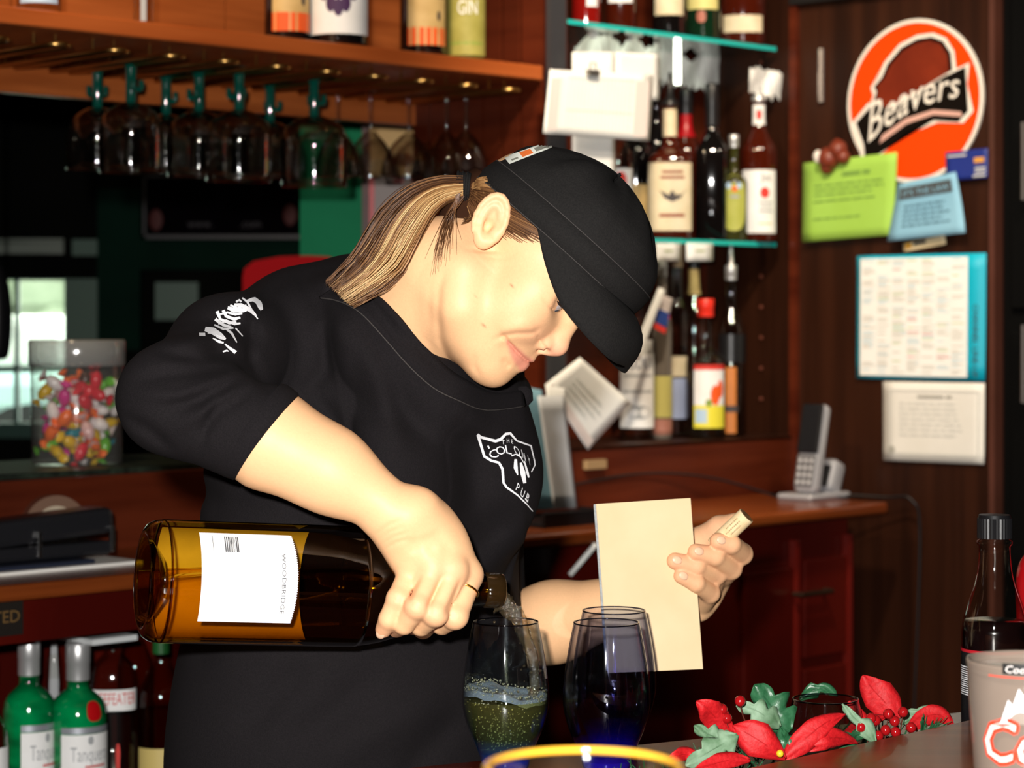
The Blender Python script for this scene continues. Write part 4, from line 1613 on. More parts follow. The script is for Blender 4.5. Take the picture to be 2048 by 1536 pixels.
# loose wisps from the tie down the nape
wisp = Strands()
for k in range(48):
    u = rnd.random()
    a = Vector((922 - 8 * u + rnd.gauss(0, 4), 392 + rnd.gauss(0, 4)))
    e = Vector((868 + 50 * u * u + rnd.gauss(0, 8), 545 - 60 * u + rnd.gauss(0, 10)))
    c = Vector((908 - 30 * (1 - u) + rnd.gauss(0, 5), 440 + rnd.gauss(0, 8)))
    px = []
    for i in range(6):
        t = i / 5
        q_ = a * (1 - t) ** 2 + c * 2 * t * (1 - t) + e * t * t
        hit = cast(bvh_head, q_.x, q_.y, 0.0015 + 0.004 * (1 - t)) if k else None
        px.append(hit if hit is not None else P(q_.x, q_.y, 2.055))
    cval = max(0, min(4.4, rnd.gauss(0.9, 0.7)))
    aa, bb = PAL[int(cval)], PAL[int(cval) + 1]
    wisp.add(px, rnd.uniform(0.0002, 0.00035), [aa[j] + (bb[j] - aa[j]) * (cval - int(cval)) for j in range(3)])
wo = wisp.mb.build('hair_wisps', HAIR, None, True)
set_cols(wo, np.array(wisp.c))
pkeep(wo)
# elastic
mb = MB()
axis = (P(880, 370, 2.075) - TIE).normalized()
sx = axis.cross(Vector((0, 0, 1))).normalized()
sz = sx.cross(axis)
for k in range(6):
    cc = TIE + axis * (0.0021 * (k - 2.5))
    loop = [cc + (sx * math.cos(2 * math.pi * j / 24) * 0.0140 + sz * math.sin(2 * math.pi * j / 24) * (0.0132 if k % 2 else 0.0122)) for j in range(24)]
    mb.tube(loop + [loop[0], loop[1]], 0.0014, 6, False)
pkeep(mb.build('hair_tie', CLOTHD, None, True))

# ---- finger nails, ring
NAIL = mat('finger_nail', (0.82, 0.52, 0.34), 0.3)


def nail(p, along, out, L=0.0056, W=0.0041):
    along, out = along.normalized(), out.normalized()
    out = (out - along * along.dot(out)).normalized()
    side = along.cross(out)
    M_ = Matrix((along, side, out)).transposed()
    o = MB().ball(p, (L, W, 0.0016), M_, 12).build('finger_nail', NAIL, None, True)
    pkeep(o)


for key, rs in (('m', 0.0084), ('r', 0.0084), ('p', 0.0076), ('i', 0.0084)):
    d = (lf[key][3] - lf[key][2]).normalized()
    out = Vector((0.0, -1, 0.25))
    nail(lf[key][3] + d * 0.001 + (out - d * out.dot(d)).normalized() * (rs - 0.0006), d, out)
d = (fing['p'][3] - fing['p'][2]).normalized()
nail(fing['p'][3] + d * 0.0035 + Vector((-0.0012, -0.0058, -0.001)), d, Vector((-0.35, -1, -0.3)), 0.0058, 0.0044)
GOLD = mat('gold', (0.9, 0.55, 0.12), 0.2, 1.0)
rc = fing['i'][0].lerp(fing['i'][1], 0.36)
rd = (fing['i'][1] - fing['i'][0]).normalized()
a_ = rd.orthogonal().normalized()
b_ = rd.cross(a_)
loop = [rc + (a_ * math.cos(2 * math.pi * j / 28) + b_ * math.sin(2 * math.pi * j / 28)) * 0.0131 for j in range(28)]
pkeep(MB().tube(loop + [loop[0]], 0.0011, 6, False).build('ring', GOLD, None, True))

# ---- prints on the shirt
lines = []
OUT = [(954, 867), (962, 873), (990, 881), (1000, 878), (1010, 868), (1019, 867), (1024, 873), (1032, 882), (1060, 892), (1063, 905), (1067, 922), (1068, 930), (1061, 944)]
lines.append(ribbon(OUT, [5, 5, 6, 6, 5, 5, 4, 3, 3, 2.5, 2.5, 2, 2]))
OUT2 = [(955, 868), (963, 895), (968, 912), (982, 921), (997, 925), (1004, 938), (1006, 965), (1012, 974), (1034, 990), (1050, 1006), (1064, 1022)]
lines.append(ribbon(OUT2, [6, 5, 5, 4.5, 4.5, 5, 4.5, 4, 3, 2.5, 1.5]))


def word(chars, pts, size, slope):
    """letters one by one along a baseline: pts = (x, y, xdir angle, x scale)"""
    for c, (x, y, an, sx_) in zip(chars, pts):
        a = math.radians(an)
        lines.append(text2d(c, (x, y), (size * sx_ * math.cos(a), size * sx_ * math.sin(a)), (size * math.sin(math.radians(slope)), -size * math.cos(math.radians(slope)))))


word('COLONY', [(978, 917, -12, 1.2), (992, 909, -5, 1.0), (1010, 905, 15, 1.1), (1027, 904, 40, 0.9), (1043, 914, 52, 0.7), (1056, 926, 62, 0.6)], 17, -12)
word('THE', [(1003, 888, -8, 0.8), (1012, 885, 5, 0.7), (1021, 886, 25, 0.7)], 8, -5)
word('PUB', [(1029, 978, 52, 0.75), (1038, 988, 52, 0.75), (1048, 998, 52, 0.75)], 15, 18)
for pts, w in (([(1022, 911), (1030, 908), (1040, 914), (1046, 926)], [3, 2, 2, 1]), ([(1030, 918), (1030, 935), (1034, 950)], [5, 8, 2]), ([(1040, 925), (1044, 945), (1048, 966)], [4, 10, 6]),
               ([(1047, 922), (1053, 945), (1056, 955)], [2, 5, 3]), ([(975, 890), (978, 896)], [3, 3]), ([(1049, 996), (1054, 1004)], [3, 2])):
    lines.append(ribbon(pts, w))
keep_world(decal('chest_emblem', [shirt_bvh], *join2d(lines), WHITEPRINT, None, 0.0011), shirt)
lines = []
SL = [([(472, 606), (478, 602), (482, 606)], 4), ([(490, 605), (508, 600), (517, 608), (523, 622)], [4, 8, 10, 6]), ([(468, 612), (482, 612), (500, 622), (512, 634)], [6, 7, 8, 4]),
      ([(455, 617), (468, 622), (486, 622), (500, 616)], [6, 9, 8, 5]), ([(446, 622), (452, 634), (468, 640), (480, 636)], [6, 6, 7, 4]), ([(434, 624), (440, 640), (458, 648), (472, 646)], [7, 5, 6, 5]),
      ([(430, 640), (446, 652), (462, 656)], [7, 6, 3]), ([(428, 652), (446, 660), (466, 658)], [3, 5, 3]), ([(410, 660), (425, 664), (440, 674), (450, 680)], [9, 14, 12, 4]),
      ([(398, 671), (410, 671)], [6, 6]), ([(448, 658), (462, 668), (472, 686)], [3, 5, 2]), ([(470, 658), (484, 674)], [3, 2]), ([(424, 678), (436, 684), (446, 686)], [2, 5, 3]),
      ([(500, 600), (512, 606), (518, 620)], [3, 6, 3]), ([(484, 598), (494, 606), (504, 626), (516, 640)], [3, 4, 4, 2]), ([(440, 630), (454, 626), (470, 630), (484, 628)], [3, 4, 5, 3]), ([(450, 642), (468, 650), (480, 648)], [4, 5, 3]), ([(436, 650), (452, 644), (466, 650)], [3, 4, 3]), ([(415, 668), (432, 668), (446, 676)], [3, 6, 3]), ([(460, 612), (474, 618), (492, 612)], [4, 4, 3]),
      ([(448, 688), (458, 696), (470, 706)], [2, 5, 8]), ([(444, 705), (452, 702), (456, 704)], [3, 5, 2])]
for pts, w in SL:
    lines.append(ribbon(pts, w))
keep_world(decal('sleeve_print', [shirt_bvh], *join2d(lines), WHITEPRINT, None, 0.0011), shirt)

# ---- trousers and shoes (hidden behind the bar)
JEAN = mat('dark_denim', (0.02, 0.025, 0.05), 0.9)
for sgn in (-1, 1):
    hipp = Vector(P(692, 1560, 2.28)) + TL * 0.085 * sgn
    mb = MB()
    prof_ = [(0.0, 0.06, 0.080), (0.0, 0.30, 0.078), (0.0, 0.50, 0.082), (0.0, 0.80, 0.100), (0.0, 0.90, 0.11)]
    rings = []
    for _, zz, r_ in prof_:
        rings.append((r_, zz))
    mb.lathe(rings, 20, Matrix.Translation((hipp.x, hipp.y, 0)), close=True)
    pkeep(mb.build('trouser_leg', JEAN, None, True))
    mb = MB().ball((hipp.x + TF.x * 0.07, hipp.y + TF.y * 0.07, 0.045), (0.14, 0.048, 0.045), Matrix.Rotation(math.atan2(TF.y, TF.x), 3, 'Z'), 16)
    pkeep(mb.build('shoe', CLOTHD, None, True))

# ---- the bar
def Q(p, q, z):
    v = E1 * p + E2 * q
    return Vector((v.x, v.y, z))


BARM = Matrix((E1, E2, Vector((0, 0, 1)))).transposed().to_4x4()
BARW = noise_mat('bar_wood', (0.085, 0.022, 0.006), (0.17, 0.050, 0.014), (2.0, 40, 40), 0.30, 0.05, 5, spec=0.16, coat=0.08)
LEDGE = noise_mat('ledge_wood', (0.05, 0.006, 0.003), (0.10, 0.014, 0.006), (2.5, 30, 30), 0.25, 0.05, 5)
DARKP = noise_mat('bar_panel', (0.03, 0.008, 0.004), (0.06, 0.015, 0.007), (3, 3, 40), 0.4, 0.05)
bar = empty('bar_counter', (0, 0, 0))
tag(bar, 'dark varnished wooden bar running diagonally across the lower right foreground', 'bar')
MB().box((-1.6, 0.50, H - 0.405), (2.4, 1.192, H - 0.365), BARM, bev=0.004).build('bar_top', BARW, bar)
pl = [(-0.60, 1.784), (0.885, 2.571), (0.92, 2.560), (-0.60, 1.04)]
meshobj('service_ledge', [(x_, y_, z_) for z_ in (H - 0.400, H - 0.425) for x_, y_ in pl], [(3, 2, 1, 0), (4, 5, 6, 7), (0, 1, 5, 4), (1, 2, 6, 5), (2, 3, 7, 6), (3, 0, 4, 7)], LEDGE, bar)
MB().box((-1.6, 0.75, 0.0), (2.4, 0.80, H - 0.405), BARM).build('front_panel', DARKP, bar)
MB().box((-1.6, 1.15, 0.0), (2.4, 1.18, H - 0.405), BARM).build('rear_panel', DARKP, bar)

# ---- three stemless wine glasses
WG = sprof([(0.0195, 0.0), (0.0215, 0.004), (0.0225, 0.010), (0.0265, 0.020), (0.0335, 0.036), (0.0382, 0.054), (0.0388, 0.068), (0.0370, 0.088), (0.0335, 0.110), (0.0300, 0.1275), (0.0293, 0.131)], 3)
GLB = thin_glass('blue_wine_glass', (0.90, 0.91, 0.95), (0.28, 0.27, 0.42), 0.03, 1.5, (0.0, 0.075, (0.34, 0.30, 0.80)), 4.0, haze=(0.06, 0.02, 0.80, 0.10), hz=(0.004, 0.028))  # blue haze low in these glasses paints in refracted flash glow
GLT = thin_glass('teal_wine_glass', (0.90, 0.93, 0.95), (0.22, 0.32, 0.40), 0.03, 1.5, (0.0, 0.060, (0.50, 0.68, 0.86)), 4.0, haze=(0.03, 0.12, 0.40, 0.12), hz=(0.004, 0.030))
GLBASE = mat('blue_glass_base', (0.015, 0.010, 0.30), 0.05, coat=0.5)


def wine_glass(loc, label, gm, h=1.0):
    o = empty('stemless_wine_glass', loc)
    tag(o, label, 'wine glass', 'stemless wine glasses on the bar ledge')
    pr = [(r, z * h) for r, z in WG]
    full = pr + [(0.0284, 0.1305 * h)] + [(r - 0.0010, z) for r, z in reversed(pr[5:-1])] + [(0.012, 0.0125)]
    MB().lathe(full, 64).build('bowl', gm, o, True)
    MB().lathe([(0.0005, 0.0), (0.0190, 0.0), (0.0210, 0.004), (0.0215, 0.009), (0.0170, 0.0120), (0.0005, 0.0126)], 48).build('base', GLBASE, o, True)
    rim = [(0.02885 * math.cos(a), 0.02885 * math.sin(a), 0.131 * h) for a in np.linspace(0, 2 * math.pi, 65)]
    MB().tube(rim, 0.0007, 6, False).build('rim', thin_glass('glass_rim', (0.25, 0.27, 0.36), (0.05, 0.05, 0.09), 0.03, 1.6), o, True)
    return o


ZL = H - 0.400
g1 = P(1011, 1244, 2.05)
gA = wine_glass((g1.x, 2.05, ZL), 'blue-tinted stemless glass under the bottle, half full of pale wine', GLT)
g2 = P(1213, 1244, 2.045)
wine_glass((g2.x, 2.045, ZL), 'front one of the two empty violet-blue stemless glasses beside the notepad', GLB)
g3 = P(1228, 1227, 2.13)
wine_glass((g3.x, 2.13, ZL), 'rear one of the two empty violet-blue stemless glasses beside the notepad', GLB)
# wine in the first glass: a liquid body, foam and bubbles
WINEL = thin_glass('pale_wine', (0.90, 0.86, 0.52), (0.55, 0.52, 0.24), 0.03, 1.33, None, 2.0, haze=(0.34, 0.31, 0.10, 0.075))
lv = 0.0675
pin = [(r - 0.0014, z) for r, z in WG if 0.013 < z < lv]
n = 48
rv, rf = [], []
for r, z in pin:
    for j in range(n):
        a = 2 * math.pi * j / n
        rv.append((r * math.cos(a), r * math.sin(a), z))
k = len(pin)
for i in range(k - 1):
    for j in range(n):
        rf.append((i * n + j, i * n + (j + 1) % n, (i + 1) * n + (j + 1) % n, (i + 1) * n + j))
rf.append(tuple(range(n))[::-1])
wine = meshobj('wine', rv, rf, WINEL, gA, True)
FOAM = thin_glass('wine_foam', (0.82, 0.87, 0.90), (0.60, 0.66, 0.70), 0.25, 1.5, None, 2.0, haze=(0.36, 0.43, 0.48, 0.38), bump=1.0, bscale=500)
mb = MB()
R_ = 0.0374
for i in range(7):
    for j in range(n):
        a = 2 * math.pi * j / n
        t = i / 6
        tilt = -0.0042 * math.cos(a) + 0.0016 * math.sin(3 * a + 1) + 0.0010 * math.sin(7 * a)
        lift = (-0.002, 0.003, 0.004, 0.0022, 0.0008, 0.0, 0.0)[i]
        r = R_ * (1 - 0.85 * t * t) - (0.0006 if i else 0.0)
        mb.v.append((r * math.cos(a), r * math.sin(a), lv - 0.0015 + tilt + lift + 0.0006 * math.sin(13 * a + 5 * t)))
for i in range(6):
    for j in range(n):
        mb.f.append((i * n + j, i * n + (j + 1) % n, (i + 1) * n + (j + 1) % n, (i + 1) * n + j))
mb.f.append(tuple(range(6 * n, 7 * n)))
mb.m = [0] * len(mb.f)
mb.build('foam', FOAM, wine, True)
rnd = random.Random(3)
mb = MB()
BUB = thin_glass('bubble', (0.92, 0.90, 0.70), (0.40, 0.38, 0.2), 0.25, 2.6, haze=(0.6, 0.55, 0.3, 0.10))
for _ in range(320):
    a, z = rnd.uniform(0, 2 * math.pi), rnd.uniform(0.018, lv - 0.003)
    rr = np.interp(z, [q[1] for q in pin], [q[0] for q in pin]) * math.sqrt(rnd.uniform(0.02, 0.98))
    mb.ball((rr * math.cos(a), rr * math.sin(a), z), rnd.uniform(0.0004, 0.0011), None, 6)
for _ in range(420):
    a = rnd.uniform(0, 2 * math.pi)
    rr = R_ * (1 - 0.35 * rnd.random() ** 2)
    zt_ = lv + 0.0025 - 0.0042 * math.cos(a) + 0.0016 * math.sin(3 * a + 1) + rnd.uniform(-0.0045, 0.0035)
    mb.ball((rr * math.cos(a) * 0.985, rr * math.sin(a) * 0.985, zt_), rnd.uniform(0.0004, 0.0010), None, 6)
bo = mb.build('bubbles', BUB, wine, True)
bo['kind'] = 'stuff'

# ---- the wine bottle in her hand
BT, BBs = P(1004, 1181, 2.055), P(283, 1161, 1.952)
ax_ = (BT - BBs)
BL = ax_.length
az = ax_.normalized()
axx = Vector((0, 0, 1)).cross(az).normalized()
axy = az.cross(axx)
BM = Matrix((axx, axy, az)).transposed().to_4x4()
BM.translation = BBs
BP = [(0.0005, 0.020), (0.020, 0.017), (0.036, 0.006), (0.038, 0.0010), (0.0430, 0.0005), (0.0482, 0.0035), (0.0512, 0.009), (0.0523, 0.018), (0.0525, 0.030), (0.0525, 0.172), (0.0515, 0.190), (0.0475, 0.212), (0.0400, 0.234),
      (0.0305, 0.255), (0.0225, 0.271), (0.0180, 0.284), (0.0158, 0.297), (0.0148, BL - 0.018)]
BP = BP[:5] + sprof(BP[5:], 4)
BOT = thin_glass('amber_bottle_glass', (0.60, 0.42, 0.07), (0.05, 0.030, 0.006), 0.03, 1.5, None, 2.6)
wb = empty('wine_bottle', BBs)
tag(wb, 'large amber wine bottle with white label, tilted and pouring', 'wine bottle')


def wkeep(o):
    return keep_world(o, wb)


wkeep(MB().lathe(BP, 64, BM).build('bottle_glass', BOT, None, True))
lipp = [(0.0148, BL - 0.018), (0.0160, BL - 0.0165), (0.0162, BL - 0.006), (0.0155, BL - 0.001), (0.0140, BL), (0.0095, BL - 0.0005), (0.0092, BL - 0.03)]
wkeep(MB().lathe(lipp, 40, BM).build('bottle_lip', mat('dark_amber_glass', (0.02, 0.010, 0.003), 0.08, coat=0.5), None, True))
# wine: inside wall of the bottle, cut level
bm = bmesh.new()
pin = [(max(r - 0.0035, 0.0005), z + (0.003 if i < 5 else 0)) for i, (r, z) in enumerate(BP)]
mb = MB().lathe(pin, 48, BM, close=False)
vs_ = [bm.verts.new(v) for v in mb.v]
for f_ in mb.f:
    bm.faces.new([vs_[i] for i in f_])
zlev = P(400, 1150, 1.955).z
r_ = bmesh.ops.bisect_plane(bm, geom=bm.verts[:] + bm.edges[:] + bm.faces[:], plane_co=(0, 0, zlev), plane_no=(0, 0, 1), clear_outer=True)
ed = [e for e in r_['geom_cut'] if isinstance(e, bmesh.types.BMEdge)]
bmesh.ops.contextual_create(bm, geom=ed)
me = bpy.data.meshes.new('wine')
bm.to_mesh(me)
bm.free()
me.materials.append(thin_glass('gold_wine', (0.96, 0.82, 0.34), (0.75, 0.52, 0.12), 0.05, 1.1, None, 2.0))
me.polygons.foreach_set('use_smooth', [True] * len(me.polygons))
wkeep(link(bpy.data.objects.new('wine', me)))


def patch(R, z0, z1, a0, a1, M, nz=2, na=24, zf=None):
    """curved label on a bottle of radius R (number or function of z); zf(t) moves the top edge"""
    mb = MB()
    vs, fs_ = [], []
    for i in range(nz + 1):
        for j in range(na + 1):
            t = j / na
            a = a0 + (a1 - a0) * t
            z = z0 + (z1 - z0) * i / nz
            if zf and i == nz:
                z += zf(t)
            r = R(z) if callable(R) else R
            vs.append(M @ Vector((r * math.cos(a), r * math.sin(a), z)))
    for i in range(nz):
        for j in range(na):
            k = i * (na + 1) + j
            fs_.append((k, k + 1, k + na + 2, k + na + 1))
    return mb.add(vs, fs_)


# angle (about the bottle's axis) that faces the lens
tocam = BM.to_3x3().inverted() @ (Vector((0, 0, H)) - BBs.lerp(BT, 0.4))
A0 = math.atan2(tocam.y, tocam.x)
upd = BM.to_3x3().inverted() @ Vector((0, 0, 1))
AUP = math.atan2(upd.y, upd.x)
sg = 1 if math.sin(AUP - A0) > 0 else -1        # direction of growing angle that goes up
PAPER = noise_mat('label_paper', (0.80, 0.80, 0.80), (0.86, 0.86, 0.86), (60, 60, 60), 0.6)
INK = mat('ink', (0.03, 0.03, 0.035), 0.6)
INKG = mat('grey_ink', (0.07, 0.07, 0.08), 0.6)


def zpx(px):
    return (px - 283) / (1004 - 283) * BL * 1.0


LZ0, LZ1 = 0.0410, 0.1203
lab = patch(0.0531, LZ0, LZ1, A0 - sg * 0.66, A0 + sg * 0.90, BM, 3, 160, lambda t: 0.0005 * math.sin(t * 251) + 0.0030 * math.sin(math.pi * t)).build('label', PAPER, None, True)
wkeep(lab)
wkeep(patch(0.0519, 0.020, 0.150, A0 + math.pi - 1.15, A0 + math.pi + 1.1, BM, 2, 30).build('front_label', PAPER, None, True))
# barcode and maker's name on the label
mb = MB()


def lab_rect(z0, z1, a0, a1):
    mb.add(*(lambda q: (q.v, q.f))(patch(0.0538, z0, z1, A0 + sg * a0, A0 + sg * a1, BM, 1, 4)))


rnd = random.Random(5)
zz = 0.0615
while zz < 0.0730:
    w = rnd.choice((0.0003, 0.0005, 0.0009))
    lab_rect(zz, zz + w, 0.50, 0.80)
    zz += w + rnd.choice((0.0004, 0.0007))
lab_rect(0.0512, 0.0516, 0.52, 0.82)
wkeep(mb.build('barcode', INK, None))
bar_o = bpy.context.scene.objects[-1] if False else None
tv, tf = text_geo('WOODBRIDGE')
tw = text_width('WOODBRIDGE')
hh = 0.0035
vs = []
for (u, v) in tv:
    a = A0 + sg * (0.50 - (u / tw) * 0.98)
    z = 0.1095 + v * hh
    vs.append(BM @ Vector((0.0538 * math.cos(a), 0.0538 * math.sin(a), z)))
wkeep(meshobj('label_lettering', vs, tf, INKG))

# ---- stream of wine
STREAM = thin_glass('wine_stream', (0.95, 0.90, 0.80), (0.55, 0.44, 0.28), 0.06, 1.9, None, 1.8, bump=0.9, bscale=260, haze=(0.5, 0.38, 0.2, 0.03))
rnd = random.Random(8)
path = [P(996, 1203, 2.052), P(1016, 1214, 2.052), P(1036, 1240, 2.051), P(1054, 1282, 2.050), P(1066, 1325, 2.050), P(1070, 1365, 2.050), P(1064, 1392, 2.050)]
path = spline(path, 6)
mb = MB()
vs, fs_ = [], []
nr = 16
for i, p in enumerate(path):
    t = i / (len(path) - 1)
    tn = (path[min(i + 1, len(path) - 1)] - path[max(i - 1, 0)]).normalized()
    sx_ = tn.cross(Vector((0, 1, 0))).normalized()
    sy_ = tn.cross(sx_)
    tw_ = 1.8 * t
    w, d = 0.0090 * (1 - 0.45 * t), 0.0040
    for j in range(nr):
        a = 2 * math.pi * j / nr
        rr = 1 + 0.22 * math.sin(3 * a + 9 * t * 3) + 0.18 * rnd.gauss(0, 1) * 0.6
        x_, y_ = w * math.cos(a) * rr, d * math.sin(a) * rr
        x2, y2 = x_ * math.cos(tw_) - y_ * math.sin(tw_), x_ * math.sin(tw_) + y_ * math.cos(tw_)
        vs.append(p + sx_ * x2 + sy_ * y2)
for i in range(len(path) - 1):
    for j in range(nr):
        fs_.append((i * nr + j, i * nr + (j + 1) % nr, (i + 1) * nr + (j + 1) % nr, (i + 1) * nr + j))
mb.add(vs, fs_)
st_o = mb.build('wine_stream', STREAM, None, True)
tag(st_o, 'twisting stream of pale wine falling from bottle mouth into the glass', 'wine', None, 'stuff')
mb = MB()
for k in range(26):
    t = rnd.uniform(0.25, 0.98)
    p = path[int(t * (len(path) - 1))]
    mb.ball(p + Vector((rnd.gauss(0, 0.007), rnd.gauss(0, 0.004), rnd.gauss(0, 0.004))), rnd.uniform(0.0006, 0.0013), None, 6)
mb.build('wine_drops', STREAM, st_o, True)

# ---- notepad and cork in her left hand
TAN = noise_mat('tan_card', (0.70, 0.515, 0.295), (0.76, 0.58, 0.35), (14, 14, 14), 0.75)
PAGES = noise_mat('page_edges', (0.62, 0.66, 0.66), (0.80, 0.82, 0.82), (20, 20, 400), 0.7)
pad = empty('notepad', P(1290, 1170, 2.225))
tag(pad, 'tan card-covered waitress notepad held upright in her left hand', 'notepad')
TLp, TRp, BRp, BLp = P(1192, 1008, 2.214), P(1381, 996, 2.235), P(1406, 1338, 2.235), P(1217, 1346, 2.214)
un = (TRp - TLp).normalized()
nb_ = un.cross(BLp - TLp).normalized()
if nb_.y < 0:
    nb_ = -nb_


def slab(off0, off1, name, m, inset=0.0):
    c = [TLp, TRp, BRp, BLp]
    cen = (TLp + TRp + BRp + BLp) / 4
    c = [p + (cen - p).normalized() * inset for p in c]
    vs = [p + nb_ * off0 for p in c] + [p + nb_ * off1 for p in c]
    o = meshobj(name, vs, [(0, 1, 2, 3), (7, 6, 5, 4), (0, 4, 5, 1), (1, 5, 6, 2), (2, 6, 7, 3), (3, 7, 4, 0)], m)
    return keep_world(o, pad)


slab(0.0, 0.0008, 'cover', TAN)
for k in range(6):
    slab(0.0009 + k * 0.0021, 0.0028 + k * 0.0021, 'page_block', PAGES, 0.0012 + 0.0004 * (k % 2))
STEEL = mat('steel', (0.35, 0.33, 0.30), 0.3, 1.0)
for (a, b) in (((1217, 1015), (1224, 1014)), ((1229, 1014), (1238, 1013)), ((1345, 1009), (1354, 1008))):
    o = MB().tube([P(a[0], a[1], 2.2165 + 0.00011 * (a[0] - 1192)) - nb_ * 0.0004, P(b[0], b[1], 2.2165 + 0.00011 * (b[0] - 1192)) - nb_ * 0.0004], 0.0006, 6).build('staple', STEEL, None)
    keep_world(o, pad)
CORK = noise_mat('cork_side', (0.72, 0.52, 0.27), (0.80, 0.62, 0.36), (90, 90, 90), 0.8)
CORKE = noise_mat('cork_end', (0.10, 0.045, 0.01), (0.36, 0.19, 0.06), (300, 300, 300), 0.6, 0.6)
ck = empty('cork', P(1460, 1062, 2.235))
tag(ck, 'printed wine cork pinched between her thumb and index finger', 'cork')
c0, c1 = P(1428, 1092, 2.236), P(1493, 1031, 2.226)
keep_world(MB().tube([c0, c0.lerp(c1, 0.04), c0.lerp(c1, 0.96), c1], [0.0082, 0.0088, 0.0088, 0.0086], 28).build('cork_body', CORK, None, False), ck)
dc = (c1 - c0).normalized()
ox = dc.orthogonal().normalized()
oy = dc.cross(ox)
mb = MB()
ring = [c1 + dc * 0.0002 + (ox * math.cos(2 * math.pi * j / 28) + oy * math.sin(2 * math.pi * j / 28)) * 0.0080 for j in range(28)]
mb.add(ring, [tuple(range(28))])
keep_world(mb.build('cork_end', CORKE, None), ck)
tocam = (Vector((0, 0, H)) - c0)
fx_ = (tocam - dc * tocam.dot(dc)).normalized()
fy_ = dc.cross(fx_)
mb = MB()
for row, (s0, s1) in enumerate(((0.50, 0.86), (0.42, 0.86), (0.50, 0.80))):
    for k in range(9):
        t0 = s0 + (s1 - s0) * k / 9
        t1 = t0 + (s1 - s0) / 9 * 0.7
        an0, an1 = -0.55 + row * 0.42, -0.55 + row * 0.42 + 0.14
        q = [c0.lerp(c1, t) + (fx_ * math.cos(a) + fy_ * math.sin(a)) * 0.00895 for t, a in ((t0, an0), (t1, an0), (t1, an1), (t0, an1))]
        mb.add(q, [(0, 1, 2, 3)])
keep_world(mb.build('cork_print', mat('cork_ink', (0.36, 0.24, 0.12), 0.8), None), ck)

# ---- beer glasses in front
PINT = thin_glass('pint_glass', (0.86, 0.85, 0.84), (0.42, 0.40, 0.38), 0.04, 1.5, None, 2.0)
fgp = P(1167, 1536, 1.05)
fg = empty('pint_glass', (fgp.x, 1.05, H - 0.365))
tag(fg, 'clear pint glass with amber rim at the bottom edge of the picture', 'beer glass')
hp = fgp.z - (H - 0.365)
pr = [(0.0005, 0.004), (0.029, 0.0), (0.030, 0.003), (0.0445, hp - 0.002), (0.0451, hp), (0.0432, hp), (0.0425, hp - 0.004), (0.0285, 0.012), (0.0005, 0.012)]
MB().lathe(pr, 64).build('glass_wall', PINT, fg, True)
rim = [(0.0443 * math.cos(a), 0.0443 * math.sin(a), hp) for a in np.linspace(0, 2 * math.pi, 73)]
MB().tube(rim, 0.0016, 8, False).build('rim', mat('amber_rim', (0.72, 0.36, 0.03), 0.1, coat=0.8), fg, True)
MB().lathe([(0.0005, 0.0125), (0.0283, 0.0125), (0.0395, hp * 0.72), (0.0005, hp * 0.72)], 48).build('beer', mat('beer', (0.30, 0.16, 0.06), 0.1), fg, True)
cg = P(2062, 1318, 1.56)
co = empty('pint_glass', (cg.x, 1.56, H - 0.365))
tag(co, 'frosted beer pint with red and white script logo at the lower right corner', 'beer glass')
hc = cg.z - (H - 0.365)
RC = lambda z: 0.0325 + (0.0432 - 0.0325) * min(1, max(0, z / hc)) ** 0.8
FROST = thin_glass('frosted_glass', (0.80, 0.75, 0.70), (0.50, 0.45, 0.40), 0.12, 1.9, None, 2.0, haze=(0.34, 0.27, 0.22, 0.50), bump=0.25, bscale=60)
MB().lathe([(0.0005, 0.0)] + [(RC(z), z) for z in np.linspace(0, hc * 0.97, 12)] + [(0.0434, hc * 0.985), (0.0432, hc), (0.0410, hc), (0.0400, hc * 0.96)], 64).build('glass_wall', FROST, co, True)
MB().lathe([(0.0402, hc * 0.94), (0.0005, hc * 0.94)], 48).build('beer_head', mat('beer_head', (0.55, 0.50, 0.42), 0.7), co, True)
AC = math.atan2(-1.56, -cg.x)


def on_glass(v2, f2, zc, a_left, sx, sy, off, name, m, par, slant=0.0):
    vs = []
    for (u, v) in v2:
        z = zc + v * sy
        a = a_left + (u * sx + v * slant) / 0.042
        r = RC(z) + off
        vs.append(Vector((r * math.cos(a), r * math.sin(a), z)))
    return meshobj(name, vs, f2, m, par)


def px_ang(px):
    return AC + math.asin(max(-0.98, min(0.98, (px - 2062) / FPX * 1.56 / 0.0415)))


zt = P(2000, 1530, 1.52).z - (H - 0.365)
tv, tf = text_geo('Coors')
REDI = mat('logo_red', (0.75, 0.05, 0.02), 0.4)
WHI = mat('logo_white', (0.85, 0.80, 0.76), 0.4)
allv, allf = join2d([([(u + dx, v + dy) for u, v in tv], tf) for dx, dy in ((0.10, 0), (-0.10, 0), (0, 0.10), (0, -0.10), (0.07, 0.07), (-0.07, 0.07), (0.07, -0.07), (-0.07, -0.07))])
lo_ = on_glass(allv, allf, zt, px_ang(1965), 0.026, 0.0275, 0.0004, 'logo', REDI, co, 0.004)
on_glass(tv, tf, zt, px_ang(1965), 0.026, 0.0275, 0.0008, 'logo_lettering', WHI, lo_, 0.004)
mt = [(0, 0), (0.5, 0.9), (0.75, 0.7), (1.1, 1.35), (1.5, 0.95), (1.8, 1.2), (2.4, 0.0)]
on_glass(mt, [(0, 1, 2, 6), (2, 3, 4, 6), (4, 5, 6)], zt + 0.026, px_ang(2004), 0.012, 0.018, 0.0010, 'logo_mountain', mat('logo_silver', (0.85, 0.88, 0.92), 0.3), co)
